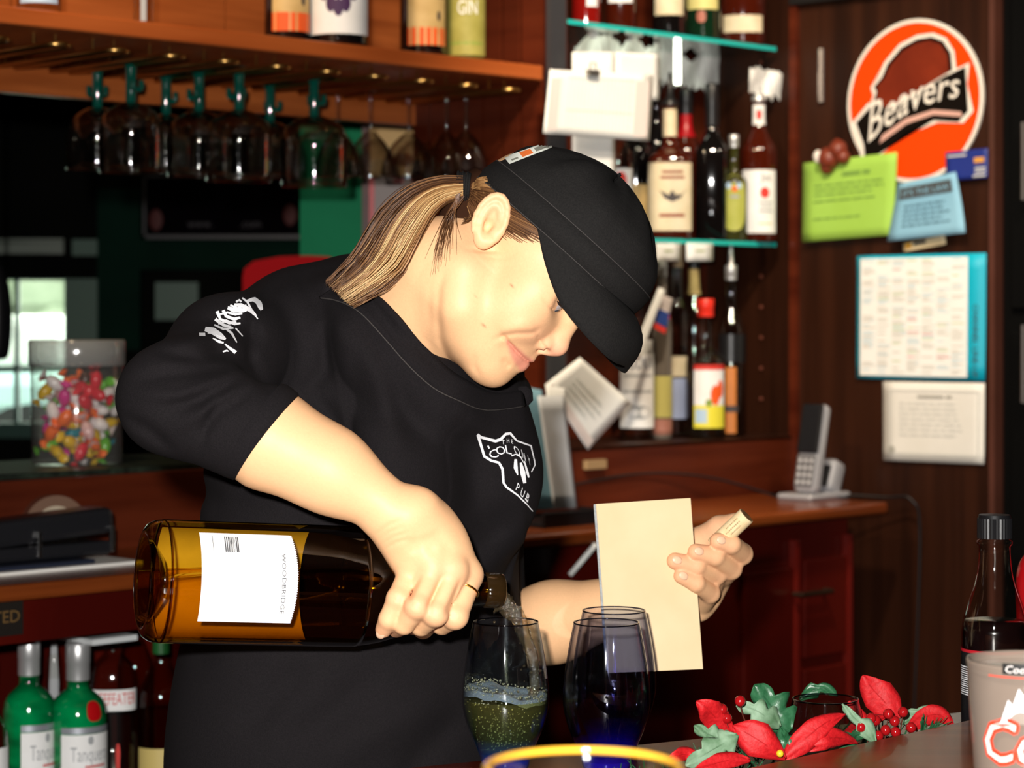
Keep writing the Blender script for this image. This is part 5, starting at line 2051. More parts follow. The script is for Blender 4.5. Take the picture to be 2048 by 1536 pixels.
on_glass([(9 * j / 18, v) for v in (0, 1) for j in range(19)], [(j, j + 1, 20 + j, 19 + j) for j in range(18)], zt + 0.057, px_ang(1984), 0.006, 0.0008, 0.0006, 'logo_line', REDI, co)
tv2, tf2 = text_geo('Coors')
on_glass([(-0.3 + 4.5 * j / 12, v) for v in (-0.25, 1.2) for j in range(13)], [(j, j + 1, 14 + j, 13 + j) for j in range(12)], zt + 0.0605, px_ang(2014), 0.0052, 0.0050, 0.0005, 'name_plate', mat('logo_black', (0.01, 0.01, 0.01), 0.5), co)
on_glass(tv2, tf2, zt + 0.0605, px_ang(2014), 0.0052, 0.0048, 0.0009, 'name_lettering', WHI, co, 0.001)

# ---- dark syrup bottle and red squeeze bottle at the right edge
sb = P(1989, 1300, 2.2)
so = empty('syrup_bottle', (sb.x, 2.2, ZL))
tag(so, 'clear glass bottle of dark syrup with black ridged screw cap', 'bottle')


def zof(py, Y, z0=ZL):
    return H + (HY - py) / FPX * Y - z0


rp = lambda w: w / 2 / FPX * 2.2
PS_ = [(0.0005, 0.001), (0.028, 0.0), (rp(130), 0.006), (rp(130), zof(1262, 2.2)), (rp(124), zof(1240, 2.2)), (rp(108), zof(1210, 2.2)), (rp(84), zof(1175, 2.2)), (rp(68), zof(1140, 2.2)), (rp(62), zof(1105, 2.2)), (rp(62), zof(1092, 2.2)), (rp(70), zof(1088, 2.2)), (rp(70), zof(1082, 2.2)), (rp(58), zof(1078, 2.2)), (rp(58), zof(1040, 2.2))]
CLEAR = thin_glass('clear_bottle', (0.93, 0.93, 0.90), (0.34, 0.32, 0.28), 0.03, 1.6, None, 2.6)
MB().lathe(PS_[:3] + sprof(PS_[3:9], 3) + PS_[9:], 48).build('bottle_glass', CLEAR, so, True)
MB().lathe([(0.0005, 0.003), (rp(124), 0.008), (rp(124), zof(1262, 2.2)), (rp(119), zof(1241, 2.2)), (0.0005, zof(1241, 2.2))], 40).build('syrup', mat('dark_syrup', (0.006, 0.002, 0.002), 0.15), so, True)
mb = MB()
n = 60
zc0, zc1 = zof(1076, 2.2), zof(1034, 2.2)
for z, e in ((zc0, 0), (zc1 - 0.001, 0)):
    for j in range(n):
        a = 2 * math.pi * j / n
        r = rp(66) + (0.0007 if j % 2 else 0)
        mb.v.append((r * math.cos(a), r * math.sin(a), z))
for j in range(n):
    mb.f.append((j, (j + 1) % n, n + (j + 1) % n, n + j))
mb.m = [0] * n
mb.lathe([(rp(66), zc1 - 0.001), (rp(62), zc1 + 0.0022), (0.0005, zc1 + 0.0026)], n)
mb.build('screw_cap', mat('black_plastic', (0.008, 0.008, 0.009), 0.35), so)
asb = math.atan2(-2.2, -sb.x)
RB = rp(130) + 0.0004
IM = Matrix.Identity(4)
lb = patch(RB, 0.012, zof(1299, 2.2), asb - 2.0, asb + 1.4, IM, 1, 30).build('label', mat('black_label', (0.006, 0.006, 0.007), 0.4), so, True)
patch(RB + 0.0003, zof(1301, 2.2), zof(1295, 2.2), asb - 2.0, asb + 1.4, IM, 1, 30).build('label_stripe', mat('label_red', (0.45, 0.01, 0.02), 0.4), lb, True)
mb = MB()
for k in range(14):
    z = zof(1330 + 4.2 * k, 2.2)
    q = patch(RB + 0.0003, z - 0.0006, z + (0.0002 if k % 3 else 0.0005), asb - 1.42, asb - 0.86, IM, 1, 4)
    mb.add(q.v, q.f)
mb.build('barcode', WHITEPRINT, lb)
rs_ = P(2092, 1250, 2.29)
ro = empty('squeeze_bottle', (rs_.x, 2.29, ZL))
tag(ro, 'red plastic squeeze bottle just showing behind the dark syrup bottle', 'bottle')
MB().lathe(sprof([(0.0005, 0.001), (0.026, 0.0), (0.029, 0.006), (0.029, 0.10), (0.030, 0.135), (0.026, 0.158), (0.016, 0.172)], 4), 32).build('bottle_body', mat('red_plastic', (0.42, 0.005, 0.008), 0.25), ro, True)
MB().lathe(sprof([(0.016, 0.172), (0.012, 0.180), (0.005, 0.21), (0.0005, 0.212)], 3), 24).build('nozzle', mat('red_plastic', (0.42, 0.005, 0.008), 0.25), ro, True)

# ---- Christmas centrepiece on the ledge behind the bar's edge
def yedge(px):
    return 1.6857 / (1 - (px - CX) / FPX)


def veined(name, c1, c2, scale=300, rough=0.6):
    return noise_mat(name, c1, c2, (scale, scale, scale), rough, 0.3, 3)


REDP = veined('red_cloth_petal', (0.44, 0.004, 0.007), (0.56, 0.008, 0.012))
GRN = veined('holly_green', (0.012, 0.075, 0.028), (0.030, 0.13, 0.055), 120, 0.35)
GRNF = veined('frosted_green', (0.08, 0.17, 0.08), (0.22, 0.34, 0.22), 60, 0.6)
BERRY = mat('red_berry', (0.33, 0.006, 0.008), 0.12, coat=0.6)
wr = empty('christmas_centrepiece', P(1640, 1500, 2.07))
wr.location.z = ZL
tag(wr, 'artificial poinsettia, holly and red berry centrepiece round the candle glass', 'centrepiece')


def leafmesh(name, pts, widths, m, Ys, spiky=0, fold=0.25):
    """leaf along a spine given by pixels and depths; widths in pixels"""
    sp = [P(a[0], a[1], y) for a, y in zip(pts, Ys)]
    S = spline(sp, 6)
    nS = len(S)
    W = np.interp(np.linspace(0, 1, nS), np.linspace(0, 1, len(widths)), widths) / FPX * Ys[0]
    vs, fs_ = [], []
    nw = 6
    for i in range(nS):
        t = (S[min(i + 1, nS - 1)] - S[max(i - 1, 0)]).normalized()
        vd = (S[i] - Vector((0, 0, H))).normalized()
        side = t.cross(vd).normalized()
        nor = side.cross(t).normalized()
        if nor.dot(vd) > 0:
            nor = -nor
        w = W[i] / 2
        if spiky:
            ph = (i / (nS - 1) * spiky) % 1.0
            w *= 0.46 + 0.82 * (ph if ph < 0.75 else (1 - ph) * 3)
        for j in range(nw + 1):
            u = -1 + 2 * j / nw
            vs.append(S[i] + side * u * w - nor * (abs(u) * w * fold) + nor * 0.0012 * math.sin(9 * i / nS + 4 * u))
    for i in range(nS - 1):
        for j in range(nw):
            k = i * (nw + 1) + j
            fs_.append((k, k + 1, k + nw + 2, k + nw + 1))
    o = meshobj(name, vs, fs_, m, None, True)
    md_ = o.modifiers.new('thickness', 'SOLIDIFY')
    md_.thickness = 0.0006
    keep_world(o, wr)
    # midrib
    rib = [S[i] - (S[i] - Vector((0, 0, H))).normalized() * 0.0008 for i in range(0, nS, 2)]
    r = MB().tube(rib, 0.0004, 4, False).build('midrib', m, None, True)
    keep_world(r, o)
    return o


pw = (6, 48, 78, 86, 70, 38, 3)
leafmesh('petal', [(1462, 1470), (1432, 1436), (1412, 1415), (1392, 1404)], (20, 55, 52, 30, 4), REDP, [1.99, 1.98, 1.97, 1.97])
leafmesh('petal', [(1570, 1518), (1535, 1492), (1500, 1470), (1466, 1452)], (8, 50, 74, 60, 4), REDP, [1.945, 1.935, 1.935, 1.94])
leafmesh('petal', [(1566, 1520), (1610, 1478), (1650, 1446), (1690, 1428)], (8, 46, 50, 30, 3), REDP, [1.96, 1.962, 1.97, 1.985])
leafmesh('petal', [(1615, 1500), (1650, 1478), (1685, 1476), (1716, 1486)], (10, 40, 40, 24, 3), REDP, [1.965, 1.965, 1.98, 2.0])
leafmesh('petal', [(1795, 1440), (1770, 1405), (1745, 1378), (1724, 1352)], (16, 62, 68, 44, 4), REDP, [2.10, 2.10, 2.10, 2.10])
leafmesh('petal', [(1815, 1462), (1850, 1434), (1880, 1430), (1908, 1452)], (8, 34, 40, 30, 4), REDP, [2.10, 2.11, 2.115, 2.12])
leafmesh('petal', [(1500, 1520), (1460, 1520), (1420, 1530), (1385, 1545)], (8, 30, 36, 24, 4), REDP, [1.91, 1.90, 1.89, 1.88])
leafmesh('petal', [(1400, 1520), (1375, 1508), (1352, 1512), (1335, 1520)], (8, 26, 28, 18, 3), REDP, [1.93, 1.93, 1.92, 1.92])
leafmesh('petal', [(1745, 1472), (1722, 1440), (1705, 1420), (1698, 1402)], (8, 30, 30, 18, 3), REDP, [2.09, 2.09, 2.09, 2.09])
leafmesh('petal', [(1690, 1470), (1720, 1455), (1750, 1440), (1775, 1432)], (8, 30, 30, 18, 3), REDP, [2.06, 2.07, 2.07, 2.08])
leafmesh('holly_leaf', [(1580, 1462), (1555, 1430), (1535, 1402), (1508, 1370)], (30, 88, 96, 72, 6), GRN, [2.03, 2.03, 2.03, 2.03], 3)
leafmesh('holly_leaf', [(1560, 1455), (1530, 1432), (1505, 1418), (1472, 1412)], (20, 60, 56, 40, 4), GRNF, [2.02, 2.01, 2.01, 2.01], 3)
leafmesh('holly_leaf', [(1475, 1470), (1445, 1488), (1410, 1508), (1372, 1532)], (18, 60, 62, 48, 4), GRNF, [1.93, 1.925, 1.92, 1.91], 3)
leafmesh('holly_leaf', [(1470, 1488), (1440, 1478), (1412, 1466), (1388, 1452)], (18, 46, 50, 36, 4), GRNF, [1.94, 1.94, 1.94, 1.94], 3)
leafmesh('holly_leaf', [(1600, 1400), (1625, 1382), (1650, 1376), (1675, 1392)], (14, 30, 34, 24, 4), GRN, [2.14, 2.14, 2.14, 2.14], 2)
leafmesh('holly_leaf', [(1752, 1488), (1730, 1456), (1705, 1432), (1684, 1408)], (12, 40, 36, 20, 3), GRNF, [2.02, 2.02, 2.02, 2.02], 2)
leafmesh('holly_leaf', [(1802, 1450), (1825, 1430), (1850, 1418), (1882, 1416)], (8, 26, 26, 14, 3), GRNF, [2.12, 2.12, 2.12, 2.12], 2)
leafmesh('holly_leaf', [(1590, 1500), (1575, 1485), (1565, 1470), (1560, 1455)], (20, 50, 44, 26, 3), GRN, [1.965, 1.965, 1.97, 1.975], 2)
leafmesh('holly_leaf', [(1680, 1500), (1700, 1480), (1715, 1470), (1740, 1462)], (16, 44, 40, 26, 3), GRN, [2.01, 2.01, 2.02, 2.03], 2)
for (a, b) in ((493, 690), (395, 735), (420, 785), (1155, 832), (1235, 795), (1305, 760), (1385, 750), (1340, 800), (1290, 850), (1250, 880), (1345, 860), (1430, 835), (1365, 905), (1210, 785)):
    x_, y_ = 1300 + a / 2.738, 1150 + b / 2.738
    Yb = (1.985 if x_ < 1500 else yedge(x_) + 0.035)
    o = MB().ball(P(x_, y_, Yb), 0.0048, None, 14).build('berry', BERRY, None, True)
    keep_world(o, wr)
    s_ = MB().tube([P(x_, y_ + 8, Yb), P(x_ + (6 if x_ < 1500 else -4), y_ + 30, Yb + 0.006), P(x_ + (16 if x_ < 1500 else -8), y_ + 55, Yb + 0.012)], 0.0006, 5).build('berry_stem', mat('stem_brown', (0.10, 0.02, 0.01), 0.7), None)
    keep_world(s_, o)
rnd = random.Random(21)
mb = MB()
for k in range(46):
    t = rnd.random()
    b0 = P(1840 + 40 * t, 1466 - 10 * t, 2.10)
    mb.tube([b0, P(1840 + 62 * t + rnd.gauss(0, 4), 1432 + rnd.gauss(6, 8) + 12 * t, 2.095 + rnd.gauss(0, 0.006))], [0.0006, 0.0003], 4)
keep_world(mb.build('pine_sprig', GRN, None), wr)
o = MB().ball(P(1560, 1507, 1.932), 0.0032, None, 10).build('flower_centre', mat('yellow_bead', (0.85, 0.5, 0.02), 0.4), None, True)
keep_world(o, wr)
# ring of moss under the leaves
mb = MB()
rnd = random.Random(5)
for k in range(240):
    t = rnd.random()
    c = E1 * (0.02 + 0.42 * t) + Vector((0.10, 1.83, 0)) + E2 * rnd.uniform(0.015, 0.09)
    d = Vector((rnd.gauss(0, 1), rnd.gauss(0, 1), abs(rnd.gauss(0, 1)))).normalized()
    mb.tube([Vector((c.x, c.y, ZL + 0.004)), Vector((c.x, c.y, ZL + 0.010)) + d * 0.022], [0.0010, 0.0004], 4)
ms = mb.build('greenery_base', GRN, None)
ms['kind'] = 'stuff'
keep_world(ms, wr)
cgl = P(1651, 1398, 2.075)
cgo = empty('candle_glass', (cgl.x, 2.075, ZL))
tag(cgo, 'small clear glass candle holder in the middle of the poinsettia centrepiece', 'candle holder')
hz = cgl.z - ZL
pr = sprof([(0.030, 0.0), (0.0375, 0.004), (0.0385, 0.014), (0.0355, hz * 0.55), (0.0310, hz * 0.9), (0.0297, hz)], 4)
CG = thin_glass('candle_glass', (0.88, 0.90, 0.88), (0.20, 0.22, 0.20), 0.03, 1.5, None, 2.6)
MB().lathe([(0.0005, 0.001)] + pr + [(0.0288, hz)] + [(r - 0.0012, z) for r, z in reversed(pr[2:-1])], 48).build('glass_wall', CG, cgo, True)
rim = [(0.0293 * math.cos(a), 0.0293 * math.sin(a), hz) for a in np.linspace(0, 2 * math.pi, 49)]
MB().tube(rim, 0.0008, 6, False).build('rim', MATS['glass_rim'], cgo, True)
MB().lathe([(0.0005, 0.004), (0.019, 0.004), (0.019, 0.018), (0.0005, 0.0185)], 24).build('tealight', mat('wax', (0.75, 0.70, 0.62), 0.6), cgo, True)

# ---------------------------------------------------------------- hanging glasses
CLG = thin_glass('hanging_clear_glass', (0.93, 0.92, 0.90), (0.24, 0.20, 0.18), 0.035, 2.0, None, 2.4, bump=0.22, bscale=38)
GST = mat('green_glass_stem', (0.0, 0.055, 0.038), 0.08, coat=0.6)


def hang_glass(px, d, label, green, botpy, width, group, py_foot=None):
    s, Y = sd_at(px, d)
    zr = H + 0.414
    zb = H + (HY - botpy) / FPX * Y
    R = width / 2 / FPX * Y
    Lg = zr - zb
    o = empty('hanging_wine_glass', B(s, d, zr))
    tag(o, label, 'wine glass', group)
    if green:
        st = [(0.036, 0.0), (0.034, -0.003), (0.012, -0.006), (0.0085, -0.014), (0.0085, -0.070)]
        MB().lathe(st, 20).build('stem', GST, o, True)
        for e in (-1, 1):
            arm = [Vector((e * 0.006, 0, -0.046)), Vector((e * 0.017, 0, -0.046)), Vector((e * 0.0175, 0, -0.032))]
            arm = [Matrix.Rotation(0.7 * e + px, 3, 'Z') @ a for a in arm]
            MB().tube(spline(arm, 4), 0.0045, 8).build('stem_arm', GST, o, True)
        bw = [(0.0085, -0.068), (R * 0.45, -0.073), (R * 0.80, -0.086), (R * 0.97, -0.105), (R, -0.125), (R * 0.97, -Lg)]
    else:
        st = [(0.034, 0.0), (0.032, -0.002), (0.010, -0.006), (0.0042, -0.014), (0.0036, -0.060), (0.0050, -0.075)]
        MB().lathe(sprof(st, 3), 18).build('stem', CLG, o, True)
        bw = [(0.0050, -0.075), (R * 0.30, -0.083), (R * 0.62, -0.100), (R * 0.90, -0.128), (R, -0.155), (R * 0.95, -Lg)]
    wl_ = sprof(bw, 4)
    MB().lathe(wl_ + [(r_ - 0.0016, z_) for r_, z_ in reversed(wl_[2:])], 36).build('bowl', CLG, o, True)
    rim = [(R * 0.96 * math.cos(a), R * 0.96 * math.sin(a), -Lg) for a in np.linspace(0, 2 * math.pi, 33)]
    MB().tube(rim, 0.0011, 5, False).build('rim', CLG, o, True)
    return o


words = ['first', 'second', 'third', 'fourth', 'fifth', 'sixth', 'seventh', 'eighth']
for i, (px, d, bp, w) in enumerate(((195, 0.27, 338, 128), (262, 0.16, 345, 130), (332, 0.29, 342, 118), (398, 0.20, 352, 130), (478, 0.14, 362, 134), (540, 0.28, 352, 116), (628, 0.14, 372, 136))):
    hang_glass(px, d, 'glass with green cactus-shaped stem, %s from the left in the rack' % words[i], True, bp, w, 'green-stemmed glasses hanging in the rack')
for i, (px, d, bp, w) in enumerate(((676, 0.26, 352, 96), (741, 0.24, 352, 104), (817, 0.22, 356, 112), (862, 0.30, 350, 84), (893, 0.16, 366, 92), (932, 0.12, 366, 96))):
    hang_glass(px, d, 'plain clear wine glass hanging upside down, %s from the green-stemmed row' % words[i], False, bp, w, 'clear wine glasses hanging in the rack')

# ---------------------------------------------------------------- bottles
def darkglass(name, c):
    return mat('glass_' + name, c, 0.06, coat=0.5, spec=0.6)


BLACKG = darkglass('black', (0.004, 0.003, 0.003))
AMBER = darkglass('whisky', (0.05, 0.006, 0.002))
REDL = darkglass('red_liquor', (0.22, 0.006, 0.004))
CLEARB = thin_glass('clear_liquor_glass', (0.93, 0.93, 0.90), (0.28, 0.27, 0.25), 0.05, 1.5, None, 2.4)
GOLDB = thin_glass('gold_liquor_glass', (0.86, 0.74, 0.36), (0.30, 0.20, 0.06), 0.05, 1.5, None, 2.2)
GREENG = noise_mat('glass_green', (0.0, 0.055, 0.014), (0.0, 0.24, 0.065), (14, 14, 30), 0.08, 0.0, 2, coat=0.6)
SILVER = mat('silver_cap', (0.62, 0.62, 0.62), 0.35, 0.7)
BLACKP = mat('black_plastic', (0.008, 0.008, 0.009), 0.35)
SHAPES = {
    'round': [(0.92, 0.0), (1.0, 0.02), (1.0, 0.60), (0.94, 0.66), (0.62, 0.74), (0.40, 0.80), (0.34, 0.86), (0.34, 0.97), (0.38, 0.975), (0.38, 1.0)],
    'flask': [(0.95, 0.0), (1.0, 0.02), (1.0, 0.55), (0.93, 0.61), (0.55, 0.66), (0.36, 0.70), (0.31, 0.76), (0.30, 0.97), (0.34, 0.975), (0.34, 1.0)],
    'gin': [(0.90, 0.0), (1.0, 0.02), (1.0, 0.66), (0.98, 0.71), (0.86, 0.77), (0.56, 0.815), (0.40, 0.835), (0.38, 0.86), (0.38, 0.96), (0.38, 1.0)],
    'slim': [(0.92, 0.0), (1.0, 0.02), (1.0, 0.64), (0.90, 0.70), (0.58, 0.76), (0.50, 0.82), (0.48, 1.0)],
}


def bottle(label, loc, R, Ht, shape, glass, cap=None, capH=0.03, labels=(), group=None, sq=1.0, liquid=None, spout=False, collar=None, capR=1.1, name='liquor_bottle', bulge=0.0):
    """labels: (material, z0, z1 as fractions, half angle, angle offset, texts, shape)"""
    o = empty(name, loc)
    tag(o, label, 'bottle', group)
    pr = [(r * R, z * Ht) for r, z in SHAPES[shape]]
    dens = [(0.0005, 0.0008)] + pr[:2] + sprof(pr[2:7], 4) + pr[7:]
    zs_ = [z for r, z in dens]
    rs2 = [r for r, z in dens]
    n = 32
    fa = math.atan2(-loc[1], -loc[0])

    def rad(a, r):
        if sq >= 1.0 or r < R * 0.6:
            return r
        c, s2 = abs(math.cos(a - fa)), abs(math.sin(a - fa))
        e = 2 / sq
        return r / ((c ** e + s2 ** e) ** (1 / e))

    mb = MB()
    for r, z in dens:
        for j in range(n):
            a = 2 * math.pi * j / n + fa
            q = rad(a, r)
            mb.v.append((q * math.cos(a), q * math.sin(a), z))
    for i in range(len(dens) - 1):
        for j in range(n):
            mb.f.append((i * n + j, i * n + (j + 1) % n, (i + 1) * n + (j + 1) % n, (i + 1) * n + j))
    mb.m = [0] * len(mb.f)
    mb.build('bottle_glass', glass, o, True)
    if liquid:
        lm, lf_ = liquid
        zt_ = lf_ * Ht
        pts = [(0.0005, 0.004)] + [(max(r - 0.004, 0.002), max(z, 0.004)) for r, z in dens[1:] if z < zt_]
        rt = np.interp(zt_, zs_, rs2) - 0.004
        pts += [(rt, zt_), (0.0005, zt_)]
        mb = MB()
        for r, z in pts:
            for j in range(n):
                a = 2 * math.pi * j / n + fa
                q = rad(a, r)
                mb.v.append((q * math.cos(a), q * math.sin(a), z))
        for i in range(len(pts) - 1):
            for j in range(n):
                mb.f.append((i * n + j, i * n + (j + 1) % n, (i + 1) * n + (j + 1) % n, (i + 1) * n + j))
        mb.m = [0] * len(mb.f)
        mb.build('liquor', lm, o, True)
    rn = SHAPES[shape][-1][0] * R
    if cap:
        MB().lathe([(rn * capR * 0.98, Ht - capH * 0.55), (rn * capR, Ht - capH * 0.5), (rn * capR, Ht - capH * 0.1), (rn * capR * 1.03, Ht - capH * 0.08), (rn * capR * 1.03, Ht + capH * 0.40), (rn * capR * 0.92, Ht + capH * 0.45), (0.0005, Ht + capH * 0.45)], 24).build('cap', cap, o, True)
    if spout:
        sp_ = MB().lathe([(rn * 1.05, Ht - 0.004), (rn * 1.1, Ht + 0.006), (rn * 0.55, Ht + 0.012), (0.004, Ht + 0.045), (0.0028, Ht + 0.062), (0.0005, Ht + 0.062)], 16).build('pour_spout', spout, o, True)
    if collar:
        cm, c0_, c1_ = collar
        zz = np.linspace(c0_ * Ht, c1_ * Ht, 6)
        MB().lathe([(np.interp(z, zs_, rs2) + 0.0006, z) for z in zz], 28).build('neck_sleeve', cm, o, True)
    for L_ in labels:
        lm, z0, z1, ha, ao, texts, form = (list(L_) + [(), 'rect'])[:7] if len(L_) < 7 else L_
        mb = MB()

        def pos(u, v, off):
            z = (z0 + (z1 - z0) * v) * Ht
            a = fa + ao + u * ha
            r = rad(a, np.interp(z, zs_, rs2)) + off
            return (r * math.cos(a), r * math.sin(a), z)
        if form == 'oval':
            vs = [pos(0, 0.5, 0.0006)]
            for k in range(1, 4):
                for j in range(24):
                    a = 2 * math.pi * j / 24
                    cu, su = math.cos(a), math.sin(a)
                    vs.append(pos(math.copysign(abs(cu) ** 0.7, cu) * k / 3, 0.5 + 0.5 * math.copysign(abs(su) ** 0.8, su) * k / 3, 0.0006))
            fs_ = [(0, 1 + j, 1 + (j + 1) % 24) for j in range(24)]
            for k in range(2):
                for j in range(24):
                    fs_.append((1 + k * 24 + j, 1 + (k + 1) * 24 + j, 1 + (k + 1) * 24 + (j + 1) % 24, 1 + k * 24 + (j + 1) % 24))
            mb.add(vs, fs_)
        else:
            na = 14
            vs = [pos(-1 + 2 * j / na, i / 4, 0.0006) for i in range(5) for j in range(na + 1)]
            fs_ = [(i * (na + 1) + j, i * (na + 1) + j + 1, (i + 1) * (na + 1) + j + 1, (i + 1) * (na + 1) + j) for i in range(4) for j in range(na)]
            mb.add(vs, fs_)
        lo_ = mb.build('label', lm, o, True)
        for T in texts:
            kind = T[0]
            if kind == 'text':
                _, txt, tm, uc, vc, hgt, wid = T
                tv, tf = text_geo(txt)
                tw = text_width(txt)
                meshobj('label_lettering', [pos(uc + (x_ / tw - 0.5) * wid, vc + (y_ - 0.35) * hgt, 0.0011) for x_, y_ in tv], tf, tm, lo_)
            elif kind == 'bar':
                _, tm, u0, u1, v0, v1 = T
                k_ = 6
                vs = [pos(u0 + (u1 - u0) * j / k_, v, 0.0010) for v in (v0, v1) for j in range(k_ + 1)]
                meshobj('label_band', vs, [(j, j + 1, k_ + 2 + j, k_ + 1 + j) for j in range(k_)], tm, lo_)
            elif kind == 'dot':
                _, tm, uc, vc, ru, rv = T
                vs = [pos(uc, vc, 0.0011)] + [pos(uc + ru * math.cos(2 * math.pi * j / 20), vc + rv * math.sin(2 * math.pi * j / 20), 0.0011) for j in range(20)]
                meshobj('label_mark', vs, [(0, 1 + j, 1 + (j + 1) % 20) for j in range(20)], tm, lo_)
            elif kind == 'poly':
                _, tm, pts = T
                meshobj('label_mark', [pos(u, v, 0.0011) for u, v in pts], [tuple(range(len(pts)))], tm, lo_)
    return o


def bpos(px, d, h):
    s, Y = sd_at(px, d)
    return B(s, d, H + h), FPX / Y


IVORY = noise_mat('ivory_label', (0.62, 0.52, 0.33), (0.70, 0.60, 0.42), (30, 30, 30), 0.6)
WLAB = noise_mat('white_label', (0.80, 0.79, 0.77), (0.86, 0.85, 0.84), (30, 30, 30), 0.6)
OLIVE = noise_mat('olive_label', (0.30, 0.27, 0.05), (0.38, 0.34, 0.08), (30, 30, 30), 0.6)
YELL = mat('yellow_label', (0.62, 0.55, 0.20), 0.6)
TANL = noise_mat('tan_label', (0.55, 0.36, 0.13), (0.64, 0.44, 0.18), (30, 30, 30), 0.6)
ORNG = mat('orange_label', (0.80, 0.10, 0.01), 0.6)
LBLUE = mat('pale_blue_label', (0.42, 0.58, 0.75), 0.6)
DK = mat('label_dark', (0.05, 0.04, 0.04), 0.6)
BRN = mat('label_brown', (0.25, 0.05, 0.02), 0.6)
PURP = mat('berry_purple', (0.05, 0.012, 0.07), 0.6)
LGRN = mat('leaf_green', (0.22, 0.32, 0.05), 0.6)
GREY = mat('label_grey', (0.35, 0.36, 0.37), 0.6)
REDM = mat('label_red_mark', (0.60, 0.03, 0.02), 0.6)
SHT = 0.452
GS = 'bottles standing on the overhead shelf'
# overhead shelf, left to right
loc, k = bpos(78, 0.07, SHT)
bottle('bottle with pale blue label at the far left of the overhead shelf', loc, 44 / k, 0.28, 'round', CLEARB, BLACKP, 0.03, [(LBLUE, 0.06, 0.5, 0.95, 0.0)], GS)
loc, k = bpos(287, 0.05, SHT)
bottle('slim clear bottle standing alone on the overhead shelf', loc, 20 / k, 0.30, 'slim', CLEARB, SILVER, 0.03, [(GREY, 0.02, 0.6, 0.28, 0.0)], GS)
loc, k = bpos(575, 0.10, SHT)
cl = (TANL, 0.07, 0.62, 0.95, 0.25, (('bar', ORNG, -1, 1, 0.0, 0.18), ('bar', ORNG, -0.5, 0.4, 0.58, 0.62), ('bar', DK, -0.8, 0.8, 0.48, 0.51), ('dot', DK, 0.5, 0.30, 0.10, 0.05), ('text', 'CRATER LAKE', BRN, 0.0, 0.78, 0.10, 1.5)), 'rect')
bottle('dark bottle with tan and orange label beside the berry label bottle', loc, 46 / k, 0.31, 'round', BLACKG, BLACKP, 0.03, [cl], GS)
loc, k = bpos(678, 0.055, SHT)
grapes = [('dot', PURP, -0.62 + 0.20 * i, 0.55 - 0.30 * math.sin(math.pi * i / 6), 0.13, 0.085) for i in range(7)]
bottle('fat bottle with white label of purple berries on the overhead shelf', loc, 58 / k, 0.31, 'round', BLACKG, BLACKP, 0.03,
       [(WLAB, 0.06, 0.62, 1.30, 0.0, tuple(grapes + [('dot', LGRN, -0.25, 0.72, 0.16, 0.05), ('dot', LGRN, 0.2, 0.80, 0.14, 0.05), ('dot', YELL, -0.1, 0.60, 0.08, 0.05), ('bar', GREY, 0.6, 0.85, 0.60, 0.62)]), 'rect')], GS)
loc, k = bpos(846, 0.085, SHT)
bottle('dark bottle with tan and orange label beside the olive gin bottle', loc, 46 / k, 0.31, 'round', BLACKG, BLACKP, 0.03, [cl], GS)
loc, k = bpos(932, 0.055, SHT)
bottle('olive green labelled gin bottle at the right end of the overhead shelf', loc, 38 / k, 0.30, 'round', mat('glass_olive', (0.10, 0.09, 0.02), 0.1, coat=0.5), BLACKP, 0.03,
       [(OLIVE, 0.03, 0.66, 1.45, 0.0, (('text', 'GIN', WLAB, 0.05, 0.42, 0.13, 0.75), ('text', 'CRATER LAKE', DK, 0.0, 0.66, 0.09, 1.35), ('bar', WLAB, -0.8, 0.8, 0.86, 1.0), ('bar', LGRN, -0.7, 0.7, 0.10, 0.12)), 'rect')], GS)

# alcove: top shelf
GT = 'bottles on the top glass shelf of the alcove'
H1, H2, H3 = 0.5468, 0.1551, -0.2295
loc, k = bpos(1172, 0.10, H1)
bottle('bright red liqueur bottle on the top glass shelf, leftmost', loc, 29 / k, 0.27, 'flask', REDL, BLACKP, 0.03, [(WLAB, 0.14, 0.5, 0.42, 0.45, (('bar', DK, -0.8, 0.8, 0.7, 0.9),), 'rect')], GT)
loc, k = bpos(1241, 0.10, H1)
bottle('red-brown bottle with small white label on the top glass shelf', loc, 31 / k, 0.27, 'round', AMBER, BLACKP, 0.03, [(WLAB, 0.20, 0.38, 0.75, 0.0, (('dot', REDM, 0.1, 0.4, 0.2, 0.2),), 'rect')], GT, 0.7)
loc, k = bpos(1338, 0.07, H1)
bottle('black bottle with ivory label on the top glass shelf', loc, 34 / k, 0.29, 'round', BLACKG, BLACKP, 0.03, [(IVORY, 0.13, 0.5, 0.95, 0.0)], GT)
loc, k = bpos(1406, 0.07, H1)
bottle('dark green bottle with pale yellow label on the top glass shelf', loc, 36 / k, 0.29, 'round', mat('glass_dark_green', (0.004, 0.02, 0.008), 0.08, coat=0.5), BLACKP, 0.03, [(YELL, 0.20, 0.5, 0.95, 0.0), (mat('seal_red', (0.35, 0.10, 0.06), 0.5), 0.11, 0.19, 0.25, -0.1, (), 'oval')], GT)
loc, k = bpos(1486, 0.075, H1)
bottle('squat brown bottle with ivory band label, rightmost on the top glass shelf', loc, 46 / k, 0.24, 'flask', AMBER, BLACKP, 0.03, [(IVORY, 0.10, 0.24, 0.85, 0.0), (WLAB, 0.44, 0.5, 0.85, 0.0)], GT, 0.75)
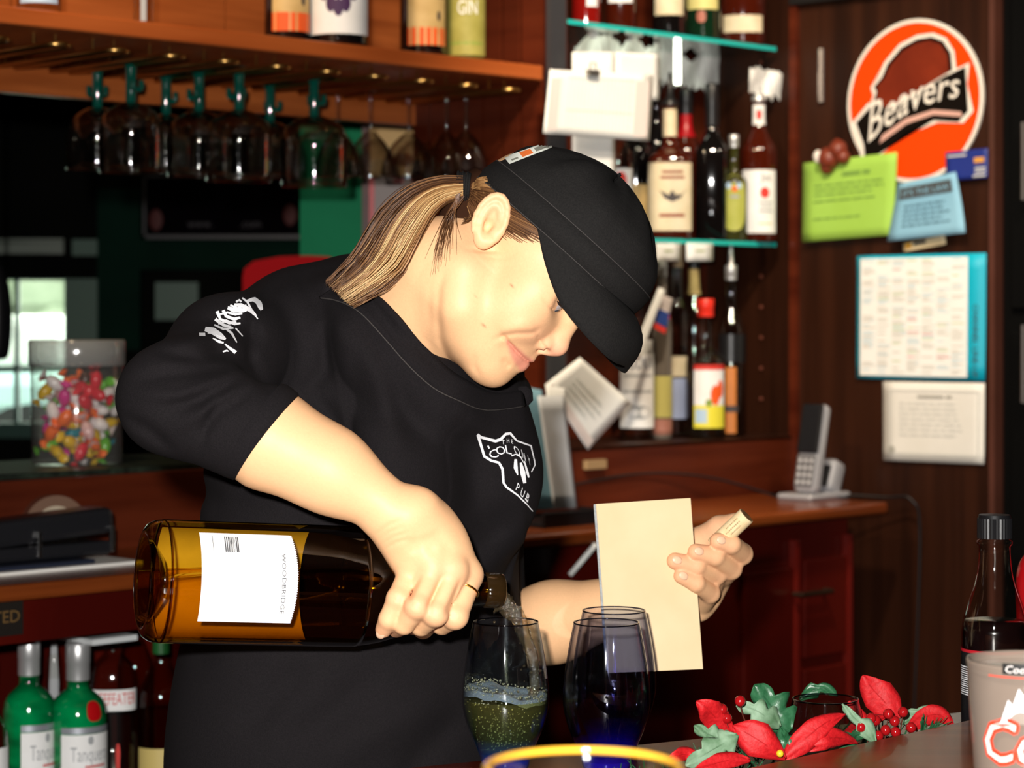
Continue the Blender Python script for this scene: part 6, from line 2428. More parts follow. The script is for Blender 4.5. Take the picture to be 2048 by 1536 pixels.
# alcove: middle shelf
GM = 'bottles on the middle glass shelf of the alcove'
loc, k = bpos(1340, 0.075, H2)
bottle('flat whisky bottle with ivory bat-wing label on the middle glass shelf', loc, 45 / k, 0.262, 'flask', AMBER, None, 0.03,
       [(IVORY, 0.06, 0.56, 0.98, 0.0, (('bar', BRN, -0.42, 0.60, 0.76, 0.80), ('bar', BRN, -0.35, 0.55, 0.84, 0.88), ('poly', DK, [(-0.45, 0.60), (-0.05, 0.52), (0.10, 0.60), (0.25, 0.52), (0.65, 0.60), (0.45, 0.48), (0.10, 0.42), (-0.25, 0.48)]), ('bar', BRN, -0.45, 0.6, 0.20, 0.25)), 'rect')], GM, 0.55, None, BLACKP, (IVORY, 0.76, 0.96))
loc, k = bpos(1372, 0.165, H2)
bottle('bottle with red foil neck and black top behind the bat-wing bottle', loc, 34 / k, 0.285, 'round', AMBER, BLACKP, 0.05, [], GM, 1.0, None, False, (mat('foil_red', (0.35, 0.004, 0.008), 0.3), 0.74, 0.97))
loc, k = bpos(1424, 0.09, H2)
bottle('black square bottle with black cap in the middle of the glass shelf', loc, 34 / k, 0.275, 'round', BLACKG, BLACKP, 0.085, [], GM, 0.6)
loc, k = bpos(1468, 0.055, H2)
bottle('small bottle with oval yellow-green label beside the white label whisky', loc, 27 / k, 0.20, 'flask', mat('glass_olive2', (0.035, 0.035, 0.008), 0.08, coat=0.5), SILVER, 0.025, [(noise_mat('lime_label', (0.36, 0.38, 0.06), (0.44, 0.44, 0.10), (30, 30, 30), 0.6), 0.10, 0.66, 0.95, 0.0, (('dot', LBLUE, -0.4, 0.80, 0.2, 0.06), ('dot', LBLUE, 0.4, 0.80, 0.2, 0.06), ('dot', ORNG, 0.05, 0.74, 0.22, 0.05), ('bar', GREY, -0.3, 0.4, 0.58, 0.63)), 'oval')], GM)
loc, k = bpos(1518, 0.045, H2)
bottle('whisky bottle with tall white label and red seal, rightmost on middle shelf', loc, 37 / k, 0.285, 'round', AMBER, None, 0.03,
       [(WLAB, 0.06, 0.50, 1.05, 0.0, (('text', 'Jim', DK, 0.35, 0.86, 0.13, 0.5), ('dot', REDM, 0.30, 0.64, 0.24, 0.09), ('bar', GREY, 0.0, 0.75, 0.47, 0.50), ('bar', GREY, 0.05, 0.7, 0.40, 0.43), ('bar', GREY, 0.0, 0.75, 0.33, 0.36), ('bar', YELL, 0.0, 0.7, 0.14, 0.16)), 'rect'), (WLAB, 0.82, 0.96, 1.15, 0.0, (('dot', REDM, 0.0, 0.5, 0.35, 0.28),), 'rect')], GM, 1.0, None, SILVER)
loc, k = bpos(1272, 0.15, H2)
bottle('dark bottle half hidden behind the clipboard on the middle glass shelf', loc, 32 / k, 0.27, 'round', BLACKG, SILVER, 0.03, [(TANL, 0.10, 0.40, 0.7, 0.2)], GM)
loc, k = bpos(1312, 0.19, H2)
bottle('dark bottle with pointed black spout at the back of the middle shelf', loc, 28 / k, 0.30, 'round', BLACKG, None, 0.03, [], GM, 1.0, None, BLACKP)
loc, k = bpos(1236, 0.10, H2)
bottle('bottle with white and red label at the cap-side end of the middle shelf', loc, 30 / k, 0.24, 'round', CLEARB, REDL, 0.03, [(WLAB, 0.05, 0.55, 1.0, 0.2, (('dot', REDM, 0.0, 0.8, 0.4, 0.15),), 'rect')], GM)
# alcove: floor
GB = 'bottles on the wooden floor of the alcove'
CLL = thin_glass('clear_spirit', (0.88, 0.88, 0.86), (0.5, 0.5, 0.48), 0.05, 1.2)
loc, k = bpos(1274, 0.10, H3)
bottle('clear vodka bottle with big white label on the alcove floor', loc, 36 / k, 0.29, 'round', CLEARB, SILVER, 0.03,
       [(WLAB, 0.08, 0.66, 1.15, 0.0, (('text', 'VODKA', mat('label_navy', (0.04, 0.07, 0.13), 0.6), 0.1, 0.72, 0.14, 1.5), ('bar', GREY, -0.7, 0.8, 0.58, 0.61), ('bar', GREY, -0.7, 0.8, 0.40, 0.43), ('dot', GREY, 0.1, 0.18, 0.6, 0.08)), 'rect')], GB, 1.0, (CLL, 0.6))
loc, k = bpos(1324, 0.07, H3)
bottle('slim grey bottle with yellow and pink bands on the alcove floor', loc, 20 / k, 0.33, 'slim', mat('grey_glass', (0.14, 0.12, 0.10), 0.15, coat=0.4), SILVER, 0.03,
       [(mat('band_yellow', (0.50, 0.46, 0.14), 0.5), 0.13, 0.37, 1.5, 0.0), (mat('band_pink', (0.36, 0.15, 0.11), 0.5), 0.0, 0.12, 1.5, 0.0), (mat('tag_blue', (0.03, 0.09, 0.28), 0.5), 0.72, 0.80, 0.8, 0.3, (('bar', REDM, -1, 1, -0.2, 0.2),), 'rect')], GB)
loc, k = bpos(1353, 0.12, H3)
bottle('tall clear bottle with pale blue label behind the banded slim bottle', loc, 24 / k, 0.36, 'slim', CLEARB, mat('cap_tan', (0.40, 0.28, 0.18), 0.5), 0.05, [(mat('label_bluegrey', (0.36, 0.42, 0.62), 0.5), 0.10, 0.32, 1.0, 0.0), (IVORY, 0.33, 0.44, 1.0, 0.0)], GB, 1.0, (CLL, 0.5))
loc, k = bpos(1411, 0.05, H3)
bottle('clear bottle with red cap and orange fruit label on the alcove floor', loc, 40 / k, 0.255, 'flask', CLEARB, mat('cap_red', (0.75, 0.03, 0.015), 0.3), 0.035,
       [(WLAB, 0.08, 0.56, 0.85, 0.25, (('bar', mat('label_lemon', (0.75, 0.68, 0.05), 0.5), -1, 1, 0.0, 0.36), ('bar', REDM, -1, 1, 0.92, 1.0), ('dot', ORNG, 0.30, 0.52, 0.30, 0.16), ('dot', ORNG, 0.65, 0.62, 0.22, 0.14), ('dot', LGRN, -0.1, 0.40, 0.2, 0.06), ('bar', LBLUE, -0.9, -0.2, 0.08, 0.3)), 'rect')], GB, 1.0, (CLL, 0.5), False, None, 1.25)
loc, k = bpos(1388, 0.16, H3)
bottle('tall clear bottle with beige neck behind the red-capped bottle', loc, 30 / k, 0.36, 'round', CLEARB, BLACKP, 0.05, [], GB, 1.0, (CLL, 0.5), False, (TANL, 0.78, 0.92))
loc, k = bpos(1462, 0.06, H3)
bottle('tall bottle with steel pourer and orange strip label, rightmost on alcove floor', loc, 29 / k, 0.325, 'round', CLEARB, SILVER, 0.03,
       [(mat('strip_orange', (0.55, 0.18, 0.03), 0.5), 0.02, 0.42, 0.36, 0.0, (('bar', DK, -1.3, 1.3, 0.32, 0.42),), 'rect'), (BLACKP, 0.45, 0.62, 1.2, 0.3)], GB, 1.0, (CLL, 0.5), SILVER)

# lower shelf at the left: gin and others
LSH = -0.710
GL = 'bottles on the low shelf at the left'
TQ = lambda dx: (WLAB, 0.06, 0.600, 1.05, dx, (('text', 'Tanqueray', GREY, 0.10, 0.78, 0.15, 1.55), ('bar', REDM, -0.2, 0.6, 0.66, 0.68), ('dot', GREY, 0.0, 0.94, 0.10, 0.045)), 'rect')
BANDS = mat('silver_band', (0.45, 0.47, 0.52), 0.35, 0.6)
loc, k = bpos(58, -0.17, LSH)
bottle('green gin bottle with silver cap, left one of the pair on the low shelf', loc, 52 / k, 0.255, 'gin', GREENG, SILVER, 0.052, [TQ(0.75), (BANDS, 0.605, 0.64, 1.05, 0.75)], GL, 1.0, None, False, None, 1.12)
loc, k = bpos(156, -0.20, LSH)
bottle('green gin bottle with round red seal, right one of the pair on low shelf', loc, 57 / k, 0.245, 'gin', GREENG, SILVER, 0.052, [TQ(0.45), (BANDS, 0.605, 0.64, 1.05, 0.45), (mat('wax_red', (0.42, 0.004, 0.006), 0.3), 0.67, 0.78, 0.30, 0.62, (), 'oval')], GL, 1.0, None, False, None, 1.12)
loc, k = bpos(226, -0.10, LSH)
redfig = [('poly', REDM, [(-0.10, 0.30), (0.10, 0.30), (0.16, 0.58), (0.08, 0.66), (-0.08, 0.66), (-0.16, 0.58)]), ('poly', REDM, [(-0.10, 0.12), (-0.02, 0.12), (-0.01, 0.31), (-0.09, 0.31)]), ('poly', REDM, [(0.06, 0.12), (0.13, 0.12), (0.09, 0.31), (0.01, 0.31)])]
bottle('clear gin bottle with white and red label on the low shelf', loc, 46 / k, 0.275, 'gin', CLEARB, None, 0.03,
       [(WLAB, 0.55, 0.66, 1.0, 0.15, (('text', 'BEEFEATER', REDM, -0.05, 0.5, 0.55, 1.75),), 'rect'), (thin_glass('clear_label', (0.85, 0.85, 0.82), None, 0.3, 1.2), 0.05, 0.55, 0.6, 0.2, tuple(redfig + [('bar', DK, -0.5, 0.5, 0.03, 0.06)]), 'rect')], GL, 0.7, (CLL, 0.60), WLAB)
loc, k = bpos(322, -0.14, LSH)
bottle('golden tequila bottle with green neck band beside her shirt', loc, 48 / k, 0.265, 'round', GOLDB, mat('cap_brown', (0.35, 0.12, 0.03), 0.5), 0.03, [(mat('gold_label', (0.62, 0.48, 0.16), 0.5), 0.05, 0.36, 1.1, 0.0)], GL, 1.0, (thin_glass('tequila', (0.80, 0.66, 0.25), None, 0.05, 1.2), 0.58), False, (mat('band_green', (0.01, 0.10, 0.02), 0.5), 0.86, 0.95))
loc, k = bpos(270, -0.02, LSH)
bottle('amber bottle standing behind the clear gin on the low shelf', loc, 36 / k, 0.30, 'round', GOLDB, BLACKP, 0.03, [], GL)
loc, k = bpos(108, -0.03, LSH)
bottle('slim pale bottle behind the two green gin bottles', loc, 16 / k, 0.31, 'slim', CLEARB, SILVER, 0.03, [(GREY, 0.3, 0.9, 0.6, 0.0)], GL)
loc, k = bpos(-30, -0.20, LSH)
bottle('white-labelled bottle cut off by the left edge of the picture', loc, 45 / k, 0.25, 'round', CLEARB, SILVER, 0.03, [(WLAB, 0.10, 0.58, 1.25, 0.45, (('bar', DK, 0.3, 0.95, 0.62, 0.70), ('bar', REDM, 0.55, 0.95, 0.30, 0.45)), 'rect')], GL)

# ---------------------------------------------------------------- papers and things on the right-hand wall panel
def pan(px, py, off=0.002):
    """point on the wall panel under a pixel, lifted off by off"""
    k = (px - CX) / FPX
    d = (C0.x - k * C0.y) / (R2 * (1 + k))
    Y = C0.y + R2 * d
    p = B(0.0, d, H + (HY - py) / FPX * Y)
    return p - E1 * off


def sheet(name, label, cat, corners, m, off=0.003, curl=0.004, place=pan, group=None, n=8, thick=0.0006):
    """paper: corners TL, TR, BR, BL in pixels"""
    c = [Vector(q) for q in corners]
    vs, fs_ = [], []
    for i in range(n + 1):
        for j in range(n + 1):
            u, v = j / n, i / n
            q = c[0].lerp(c[1], u).lerp(c[3].lerp(c[2], u), v)
            lift = off + curl * (u * u * 0.6 + v * v * 0.8 + 0.3 * math.sin(3 * u + 2 * v))
            vs.append(place(q.x, q.y, lift))
    for i in range(n):
        for j in range(n):
            k = i * (n + 1) + j
            fs_.append((k, k + n + 1, k + n + 2, k + 1))
    root = empty(name, place(*((c[0] + c[2]) / 2), off))
    tag(root, label, cat, group)
    o = meshobj('sheet', vs, fs_, m, None, True)
    md_ = o.modifiers.new('thickness', 'SOLIDIFY')
    md_.thickness = thick
    keep_world(o, root)

    def pt(u, v, extra):
        q = c[0].lerp(c[1], u).lerp(c[3].lerp(c[2], u), v)
        lift = off + curl * (u * u * 0.6 + v * v * 0.8 + 0.3 * math.sin(3 * u + 2 * v))
        return place(q.x, q.y, lift + extra)
    return root, pt


def prt(root, pt, rects, m, name='print', extra=0.0012):
    mb = MB()
    for (u0, v0, u1, v1) in rects:
        k = max(1, int(abs(u1 - u0) * 8))
        vs = [pt(u0 + (u1 - u0) * j / k, v, extra) for v in (v0, v1) for j in range(k + 1)]
        mb.add(vs, [(j, j + 1, k + 2 + j, k + 1 + j) for j in range(k)])
    o_ = mb.build(name, m)
    o_['kind'] = 'stuff'
    return keep_world(o_, root)


def ptext(root, pt, txt, m, u0, v0, u1, hgt, extra=0.0014, rot=False, name='lettering'):
    tv, tf = text_geo(txt)
    tw = text_width(txt)
    if rot:
        vs = [pt(u0 + y * hgt, v0 + x / tw * (u1 - v0), extra) for x, y in tv]
    else:
        vs = [pt(u0 + x / tw * (u1 - u0), v0 - y * hgt, extra) for x, y in tv]
    return keep_world(meshobj(name, vs, tf, m), root)


def lines_(u0, u1, v0, v1, n, seed, th=0.35, words_=True):
    r_ = random.Random(seed)
    out = []
    for i in range(n):
        v = v0 + (v1 - v0) * i / max(1, n)
        h = (v1 - v0) / n * th
        u = u0
        e = u1 - (u1 - u0) * r_.uniform(0, 0.25)
        while u < e:
            w = r_.uniform(0.05, 0.14) * (u1 - u0) / 0.8
            out.append((u, v, min(u + w, e), v + h))
            u += w + 0.018
    return out


LIME = noise_mat('lime_paper', (0.30, 0.52, 0.065), (0.33, 0.57, 0.085), (9, 9, 9), 0.75)
SKY_ = noise_mat('blue_paper', (0.20, 0.42, 0.58), (0.24, 0.47, 0.62), (9, 9, 9), 0.75)
WPAP = noise_mat('white_paper', (0.74, 0.72, 0.66), (0.80, 0.78, 0.73), (9, 9, 9), 0.75)
WPAP2 = noise_mat('bright_paper', (0.84, 0.84, 0.80), (0.88, 0.88, 0.85), (9, 9, 9), 0.75)
TEAL = noise_mat('teal_card', (0.0, 0.36, 0.52), (0.0, 0.42, 0.58), (3, 3, 3), 0.5)
PGR = mat('print_grey', (0.36, 0.35, 0.31), 0.7)
PDK = mat('print_dark', (0.05, 0.05, 0.05), 0.7)
PLG = mat('print_light', (0.60, 0.60, 0.56), 0.7)
PLIME = mat('print_on_lime', (0.16, 0.30, 0.05), 0.7)
PBLUE = mat('print_on_blue', (0.06, 0.14, 0.20), 0.7)

# round orange team sign: disc, white border, script name on a black band
cx_, cy_ = 1831, 202
cen = pan(cx_, cy_, 0.0)
RS = 163 / FPX * cen.y
sgn_ = empty('round_sign', pan(cx_, cy_, 0.002))
tag(sgn_, 'round orange sign with white border and slanted script name', 'sign')
ED = -E2                       # to the right on the panel, seen from the room


def son(u, v, off):
    """point on the sign: u right, v up, in radii"""
    return cen + ED * (u * RS) + Vector((0, 0, v * RS)) - E1 * off


def sdisc(r, off0, off1, m, name, n=64):
    mb = MB()
    vs = [son(r * math.cos(2 * math.pi * j / n), r * math.sin(2 * math.pi * j / n), off1) for j in range(n)] + [son(r * math.cos(2 * math.pi * j / n), r * math.sin(2 * math.pi * j / n), off0) for j in range(n)]
    mb.add(vs, [tuple(range(n))] + [(j, (j + 1) % n, n + (j + 1) % n, n + j) for j in range(n)])
    return keep_world(mb.build(name, m), sgn_)


def spoly(pts, off, m, name):
    vs = [son(u, v, off) for u, v in pts]
    bm = bmesh.new()
    f_ = bm.faces.new([bm.verts.new(v) for v in vs])
    bmesh.ops.triangulate(bm, faces=[f_])
    me = bpy.data.meshes.new(name)
    bm.to_mesh(me)
    bm.free()
    me.materials.append(m)
    return keep_world(link(bpy.data.objects.new(name, me)), sgn_)


SWH = mat('sign_white', (0.80, 0.74, 0.66), 0.45)
SOR = mat('sign_orange', (0.86, 0.052, 0.0), 0.6, spec=0.15)
SBK = mat('sign_black', (0.006, 0.004, 0.003), 0.8, spec=0.05)
SBR = noise_mat('sign_brown', (0.12, 0.014, 0.005), (0.18, 0.022, 0.007), (14, 14, 14), 0.7, spec=0.1)
sdisc(1.0, 0.001, 0.006, SWH, 'border')
sdisc(0.955, 0.006, 0.0066, SOR, 'field')
blob = [(-0.56, 0.02), (-0.50, 0.16), (-0.54, 0.22), (-0.42, 0.32), (-0.34, 0.46), (-0.16, 0.62), (0.04, 0.70), (0.24, 0.72), (0.40, 0.66), (0.50, 0.52), (0.52, 0.34), (0.46, 0.16), (0.44, 0.0), (0.10, -0.16), (-0.40, -0.30)]


def grow(pts, g):
    c = Vector((sum(p[0] for p in pts) / len(pts), sum(p[1] for p in pts) / len(pts)))
    return [tuple(Vector(p) + (Vector(p) - c).normalized() * g) for p in pts]


spoly(grow(blob, 0.10), 0.0070, SWH, 'patch_outline')
spoly(grow(blob, 0.05), 0.0074, SBK, 'patch_edge')
spoly(blob, 0.0078, SBR, 'brown_patch')
band = [(-0.86, -0.22), (-0.60, 0.00), (-0.30, -0.08), (0.10, 0.06), (0.44, 0.16), (0.46, 0.26), (0.76, 0.36), (0.72, 0.12), (0.80, -0.18), (0.66, -0.30), (0.30, -0.26), (-0.10, -0.36), (-0.45, -0.60), (-0.72, -0.74), (-0.74, -0.50)]
spoly(grow(band, 0.07), 0.0082, SWH, 'band_outline')
spoly(band, 0.0086, SBK, 'band')
spoly([(-0.50, -0.50), (-0.10, -0.28), (0.30, -0.19), (0.72, -0.24), (0.70, -0.18), (0.30, -0.13), (-0.10, -0.21), (-0.46, -0.40)], 0.0090, mat('sign_pink', (0.62, 0.36, 0.30), 0.5), 'swoosh')
tv, tf = text_geo('Beavers')
tw = text_width('Beavers')
vs = []
for x_, y_ in tv:
    t = x_ / tw
    sc_ = 0.47 - 0.17 * t
    vs.append(son(-0.70 + 1.36 * t + y_ * 0.05, -0.50 + 0.50 * t - 0.12 * math.sin(math.pi * t) * -1 + y_ * sc_ * 1.05, 0.0096))
keep_world(meshobj('script_lettering', vs, tf, SWH), sgn_)

r, pt = sheet('lime_notice', 'lime green printed notice pinned under the orange sign', 'paper', [(1614, 327), (1804, 305), (1796, 470), (1616, 484)], LIME, 0.012, 0.006)
prt(r, pt, [(0.42, 0.17, 0.62, 0.22), (0.64, 0.17, 0.72, 0.22)], PLIME, 'title_print')
prt(r, pt, lines_(0.12, 0.92, 0.30, 0.48, 3, 3), PLIME)
prt(r, pt, lines_(0.12, 0.90, 0.50, 0.56, 1, 5) + lines_(0.12, 0.75, 0.72, 0.78, 1, 6), PLIME)
r, pt = sheet('blue_notice', 'pale blue printed notice overlapping the lower edge of the orange sign', 'paper', [(1806, 368), (1925, 345), (1947, 466), (1791, 483)], SKY_, 0.016, 0.010)
prt(r, pt, [(0.06, 0.10, 0.90, 0.30)], PDK, 'title_bar')
ptext(r, pt, "IT'S THE LAW", SKY_, 0.11, 0.26, 0.86, 0.10, 0.002)
prt(r, pt, lines_(0.16, 0.84, 0.42, 0.84, 5, 9), PBLUE)
r, pt = sheet('blue_card', 'small dark blue card tucked at the right of the orange sign', 'card', [(1897, 306), (1983, 297), (1983, 356), (1900, 362)], mat('card_navy', (0.01, 0.025, 0.20), 0.5), 0.011, 0.002)
prt(r, pt, [(0.05, 0.12, 0.5, 0.18), (0.70, 0.62, 0.95, 0.68), (0.70, 0.74, 0.95, 0.80), (0.65, 0.88, 0.95, 0.94)], PLG)
prt(r, pt, [(0.68, 0.28, 0.92, 0.46)], mat('card_gold', (0.65, 0.30, 0.05), 0.5), 'card_emblem')
r, pt = sheet('small_ticket', 'small cream ticket with yellow mark under the blue notice', 'card', [(1810, 487), (1893, 470), (1896, 488), (1812, 504)], mat('cream_card', (0.70, 0.58, 0.36), 0.6), 0.006, 0.001)
prt(r, pt, [(0.05, 0.1, 0.2, 0.7)], mat('ticket_gold', (0.62, 0.32, 0.02), 0.6))
prt(r, pt, [(0.25, 0.1, 0.55, 0.5)], PDK, 'ticket_bar')
# magnet over the lime notice: plain brown lump with pale spot
mg = empty('brown_magnet', pan(1680, 312, 0.02))
tag(mg, 'brown moulded magnet with pale spot holding the lime notice', 'magnet')
mb = MB()
for (x_, y_, r_) in ((1672, 318, 24), (1690, 300, 20), (1668, 335, 15), (1700, 315, 15), (1688, 288, 10), (1655, 312, 12)):
    mb.ball(pan(x_, y_, 0.022), r_ / FPX * 4.45, None, 14)
keep_world(mb.build('magnet_body', mat('magnet_brown', (0.17, 0.028, 0.012), 0.4), None, True), mg)
keep_world(MB().ball(pan(1659, 315, 0.036), (0.010, 0.006, 0.013), None, 12).build('pale_spot', mat('magnet_white', (0.72, 0.66, 0.60), 0.4), None, True), mg)
r, pt = sheet('channel_chart', 'white and teal channel chart sheet pinned on the brown panel', 'chart', [(1717, 512), (1976, 506), (1974, 762), (1717, 756)], TEAL, 0.005, 0.002)
prt(r, pt, [(0.03, 0.025, 0.862, 0.975)], WPAP2, 'chart_paper', 0.0010)
cols = [mat('chart_blue', (0.52, 0.66, 0.72), 0.7), mat('chart_grey', (0.62, 0.60, 0.55), 0.7), mat('chart_green', (0.52, 0.64, 0.40), 0.7), mat('chart_pink', (0.75, 0.36, 0.36), 0.7)]
rnd = random.Random(14)
for ci in range(4):
    rr = []
    for c_ in range(7):
        u = 0.05 + c_ * 0.115
        for v in np.arange(0.04, 0.95, 0.018):
            if rnd.random() < (0.30, 0.34, 0.06, 0.02)[ci]:
                rr.append((u, v, u + rnd.uniform(0.05, 0.105), v + 0.010))
    prt(r, pt, rr, cols[ci], 'chart_print', 0.0014 + 0.0001 * ci)
ptext(r, pt, 'CHANNEL LINE-UP', PDK, 0.905, 0.40, 0.97, 0.04, 0.0016, True)
r, pt = sheet('white_notice', 'white framed notice with torn lower corner below the channel chart', 'paper', [(1769, 763), (1973, 766), (1972, 928), (1771, 920)], WPAP, 0.005, 0.002)
prt(r, pt, [(0.07, 0.10, 0.95, 0.115), (0.07, 0.90, 0.95, 0.915), (0.07, 0.10, 0.082, 0.915), (0.938, 0.10, 0.95, 0.915)], PLG, 'frame_print')
prt(r, pt, [(0.34, 0.165, 0.60, 0.20), (0.62, 0.165, 0.68, 0.20)], PGR, 'title_print')
prt(r, pt, lines_(0.16, 0.90, 0.26, 0.72, 7, 22, 0.28), PLG)
vs = [pt(0.085 + 0.035 * math.cos(a), 0.86 + 0.05 * math.sin(a), 0.0018) for a in np.linspace(0, 2 * math.pi, 20, endpoint=False)]
keep_world(meshobj('round_stamp', vs, [tuple(range(20))], PGR), r)
# small chrome hook strip
hs = MB().box((0, 0, 0), (0.001, 0.001, 0.001))
hs = MB()
hs.tube([pan(1646, 98, 0.006), pan(1646, 205, 0.006)], 0.006, 8)
hk = hs.build('metal_rod', mat('hook_steel', (0.55, 0.50, 0.48), 0.25, 0.8))
tag(hk, 'short bright metal rod on the brown panel left of the orange sign', 'rod')

# ---------------------------------------------------------------- papers hanging at the alcove
def at_d(d0):
    def f_(px, py, off=0.0):
        s, Y = sd_at(px, d0 - off)
        return B(s, d0 - off, H + (HY - py) / FPX * Y)
    return f_


cbp = at_d(-0.06)
r, pt = sheet('clipped_form', 'printed order form held by a bulldog clip in front of the alcove', 'paper', [(1100, 139), (1307, 150), (1299, 282), (1087, 266)], WPAP2, 0.0, 0.003, cbp)
PVL = mat('print_pale', (0.62, 0.64, 0.60), 0.7)
prt(r, pt, [(0.20 + 0.035 * i, 0.10, 0.205 + 0.035 * i, 0.92) for i in range(18)], PVL, 'ruled_lines')
prt(r, pt, [(0.19, 0.09, 0.83, 0.10), (0.19, 0.60, 0.83, 0.61)], PVL, 'ruled_lines')
prt(r, pt, [(0.84, 0.10, 0.97, 0.95), (0.02, 0.12, 0.12, 0.95)], mat('print_pink', (0.76, 0.66, 0.62), 0.7), 'pink_margin')
prt(r, pt, lines_(0.80, 0.82, 0.1, 0.9, 8, 33), PGR, 'tick_marks')
p0 = cbp(1186, 145, 0.006)
bc = empty('bulldog_clip', p0)
tag(bc, 'steel bulldog clip gripping the top of the order form', 'clip')
keep_world(MB().box((-0.013, -0.005, -0.006), (0.013, 0.005, 0.004), Matrix.Translation(p0) @ Matrix.Rotation(math.radians(45), 4, 'Z')).build('jaw', mat('clip_steel', (0.25, 0.24, 0.22), 0.35, 0.8)), bc)
keep_world(MB().tube([p0 + Vector((-0.005, 0, 0.003)), p0 + Vector((-0.004, -0.002, 0.018)), p0 + Vector((0.004, -0.002, 0.018)), p0 + Vector((0.005, 0, 0.003))], 0.0014, 6).build('clip_loop', mat('clip_steel', (0.25, 0.24, 0.22), 0.35, 0.8)), bc)
bp2 = at_d(-0.03)
r, pt = sheet('tall_white_sheet', 'tall blank white sheet behind the clipped order form', 'paper', [(1145, 104), (1230, 104), (1230, 372), (1145, 372)], WPAP2, 0.0, 0.002, bp2)
r, pt = sheet('wide_white_sheet', 'wide blank white sheet showing above the clipped order form', 'paper', [(1232, 104), (1318, 108), (1318, 200), (1232, 200)], WPAP2, 0.0, 0.002, at_d(-0.035))


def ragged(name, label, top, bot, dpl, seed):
    """ragged white sheet standing for a mirror reflection: top and bottom outlines in pixels"""
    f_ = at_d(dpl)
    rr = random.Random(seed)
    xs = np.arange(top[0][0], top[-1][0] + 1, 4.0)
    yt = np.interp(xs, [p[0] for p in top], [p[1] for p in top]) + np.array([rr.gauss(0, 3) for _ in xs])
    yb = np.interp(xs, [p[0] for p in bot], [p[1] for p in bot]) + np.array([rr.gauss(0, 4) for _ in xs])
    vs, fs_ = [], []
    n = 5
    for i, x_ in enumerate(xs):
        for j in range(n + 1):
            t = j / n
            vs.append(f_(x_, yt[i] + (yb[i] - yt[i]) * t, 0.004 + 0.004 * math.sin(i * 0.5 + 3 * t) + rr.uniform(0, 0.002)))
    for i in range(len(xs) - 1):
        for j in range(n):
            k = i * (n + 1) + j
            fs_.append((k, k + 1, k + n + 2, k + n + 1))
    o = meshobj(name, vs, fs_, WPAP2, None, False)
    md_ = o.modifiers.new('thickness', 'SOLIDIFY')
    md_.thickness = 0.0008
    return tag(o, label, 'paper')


ragged('reflection_sheet', 'ragged stand-in for a mirror reflection behind the bottle necks under the top glass shelf', [(1318, 100), (1340, 80), (1365, 110), (1385, 130), (1410, 95), (1440, 92), (1480, 96), (1515, 110)], [(1318, 165), (1350, 172), (1400, 176), (1440, 186), (1480, 172), (1515, 190)], 0.20, 3)  # white sheets stand in for bright windows mirrored at the alcove back
ragged('reflection_sheet', 'ragged stand-in for a mirror reflection at the alcove corner under the top shelf', [(1500, 140), (1530, 138), (1560, 146), (1586, 144)], [(1500, 185), (1530, 192), (1556, 194), (1586, 190)], 0.04, 5)
ragged('reflection_sheet', 'ragged stand-in for a mirror reflection at the metal strip under the top glass shelf', [(1150, 92), (1180, 66), (1215, 70), (1245, 88), (1268, 70), (1290, 95), (1318, 86)], [(1150, 130), (1200, 140), (1250, 140), (1318, 150)], 0.10, 8)
# glowing strip light standing in the alcove
sl_, sy_ = sd_at(1355, 0.12)
nl = empty('strip_light', BH(sl_, 0.12, (HY - 172) / FPX * sy_))
tag(nl, 'short vertical white strip light in the alcove behind the bottles', 'lamp')
keep_world(MB().tube([BH(sl_, 0.12, (HY - 168) / FPX * sy_), BH(sl_, 0.12, (HY - 90) / FPX * sy_)], 0.006, 10).build('tube', mat('lit_tube', (1, 1, 0.9), 0.3, emit=(0.95, 1.0, 0.8, 9.0))), nl)
keep_world(MB().tube([BH(sl_, 0.12, (HY - 90) / FPX * sy_), BH(sl_, 0.12, 0.538)], 0.007, 10).build('socket', BLACKP), nl)
# white cards standing for window reflections in the bottle necks
for i, (x0, x1, lab_) in enumerate(((1312, 1361, 'white card standing for a window reflection under the middle glass shelf, nearer the cap'), (1373, 1426, 'white card standing for a window reflection under the middle glass shelf, above the red-capped bottle'))):
    r, pt = sheet('reflection_card', lab_, 'reflection card', [(x0, 486), (x1, 487), (x1, 522), (x0, 522)], WPAP2, 0.0, 0.001, at_d(0.026), 'reflection cards on the glass shelf', 3)
    prt(r, pt, [(0.35, 0.38, 0.7, 0.48)], mat('card_mark', (0.45, 0.50, 0.25), 0.7))
# leaning white strip with a blue and red tag, lower shelf
r, pt = sheet('bottle_tag', 'blue and red paper tag hanging in front of the slim bottle', 'tag', [(1322, 588), (1346, 598), (1330, 668), (1306, 655)], mat('tagpaper', (0.55, 0.48, 0.46), 0.6), 0.0, 0.001, at_d(0.02))
prt(r, pt, [(0.0, 0.42, 1.0, 0.82)], mat('tag_navy', (0.015, 0.05, 0.26), 0.6))
prt(r, pt, [(0.0, 0.84, 1.0, 1.0)], mat('tag_redp', (0.70, 0.03, 0.02), 0.6), 'red_stripe')
r, pt = sheet('leaning_paper', 'narrow white paper leaning behind the cap brim', 'paper', [(1318, 575), (1330, 580), (1278, 720), (1262, 712)], WPAP2, 0.0, 0.001, at_d(0.0))

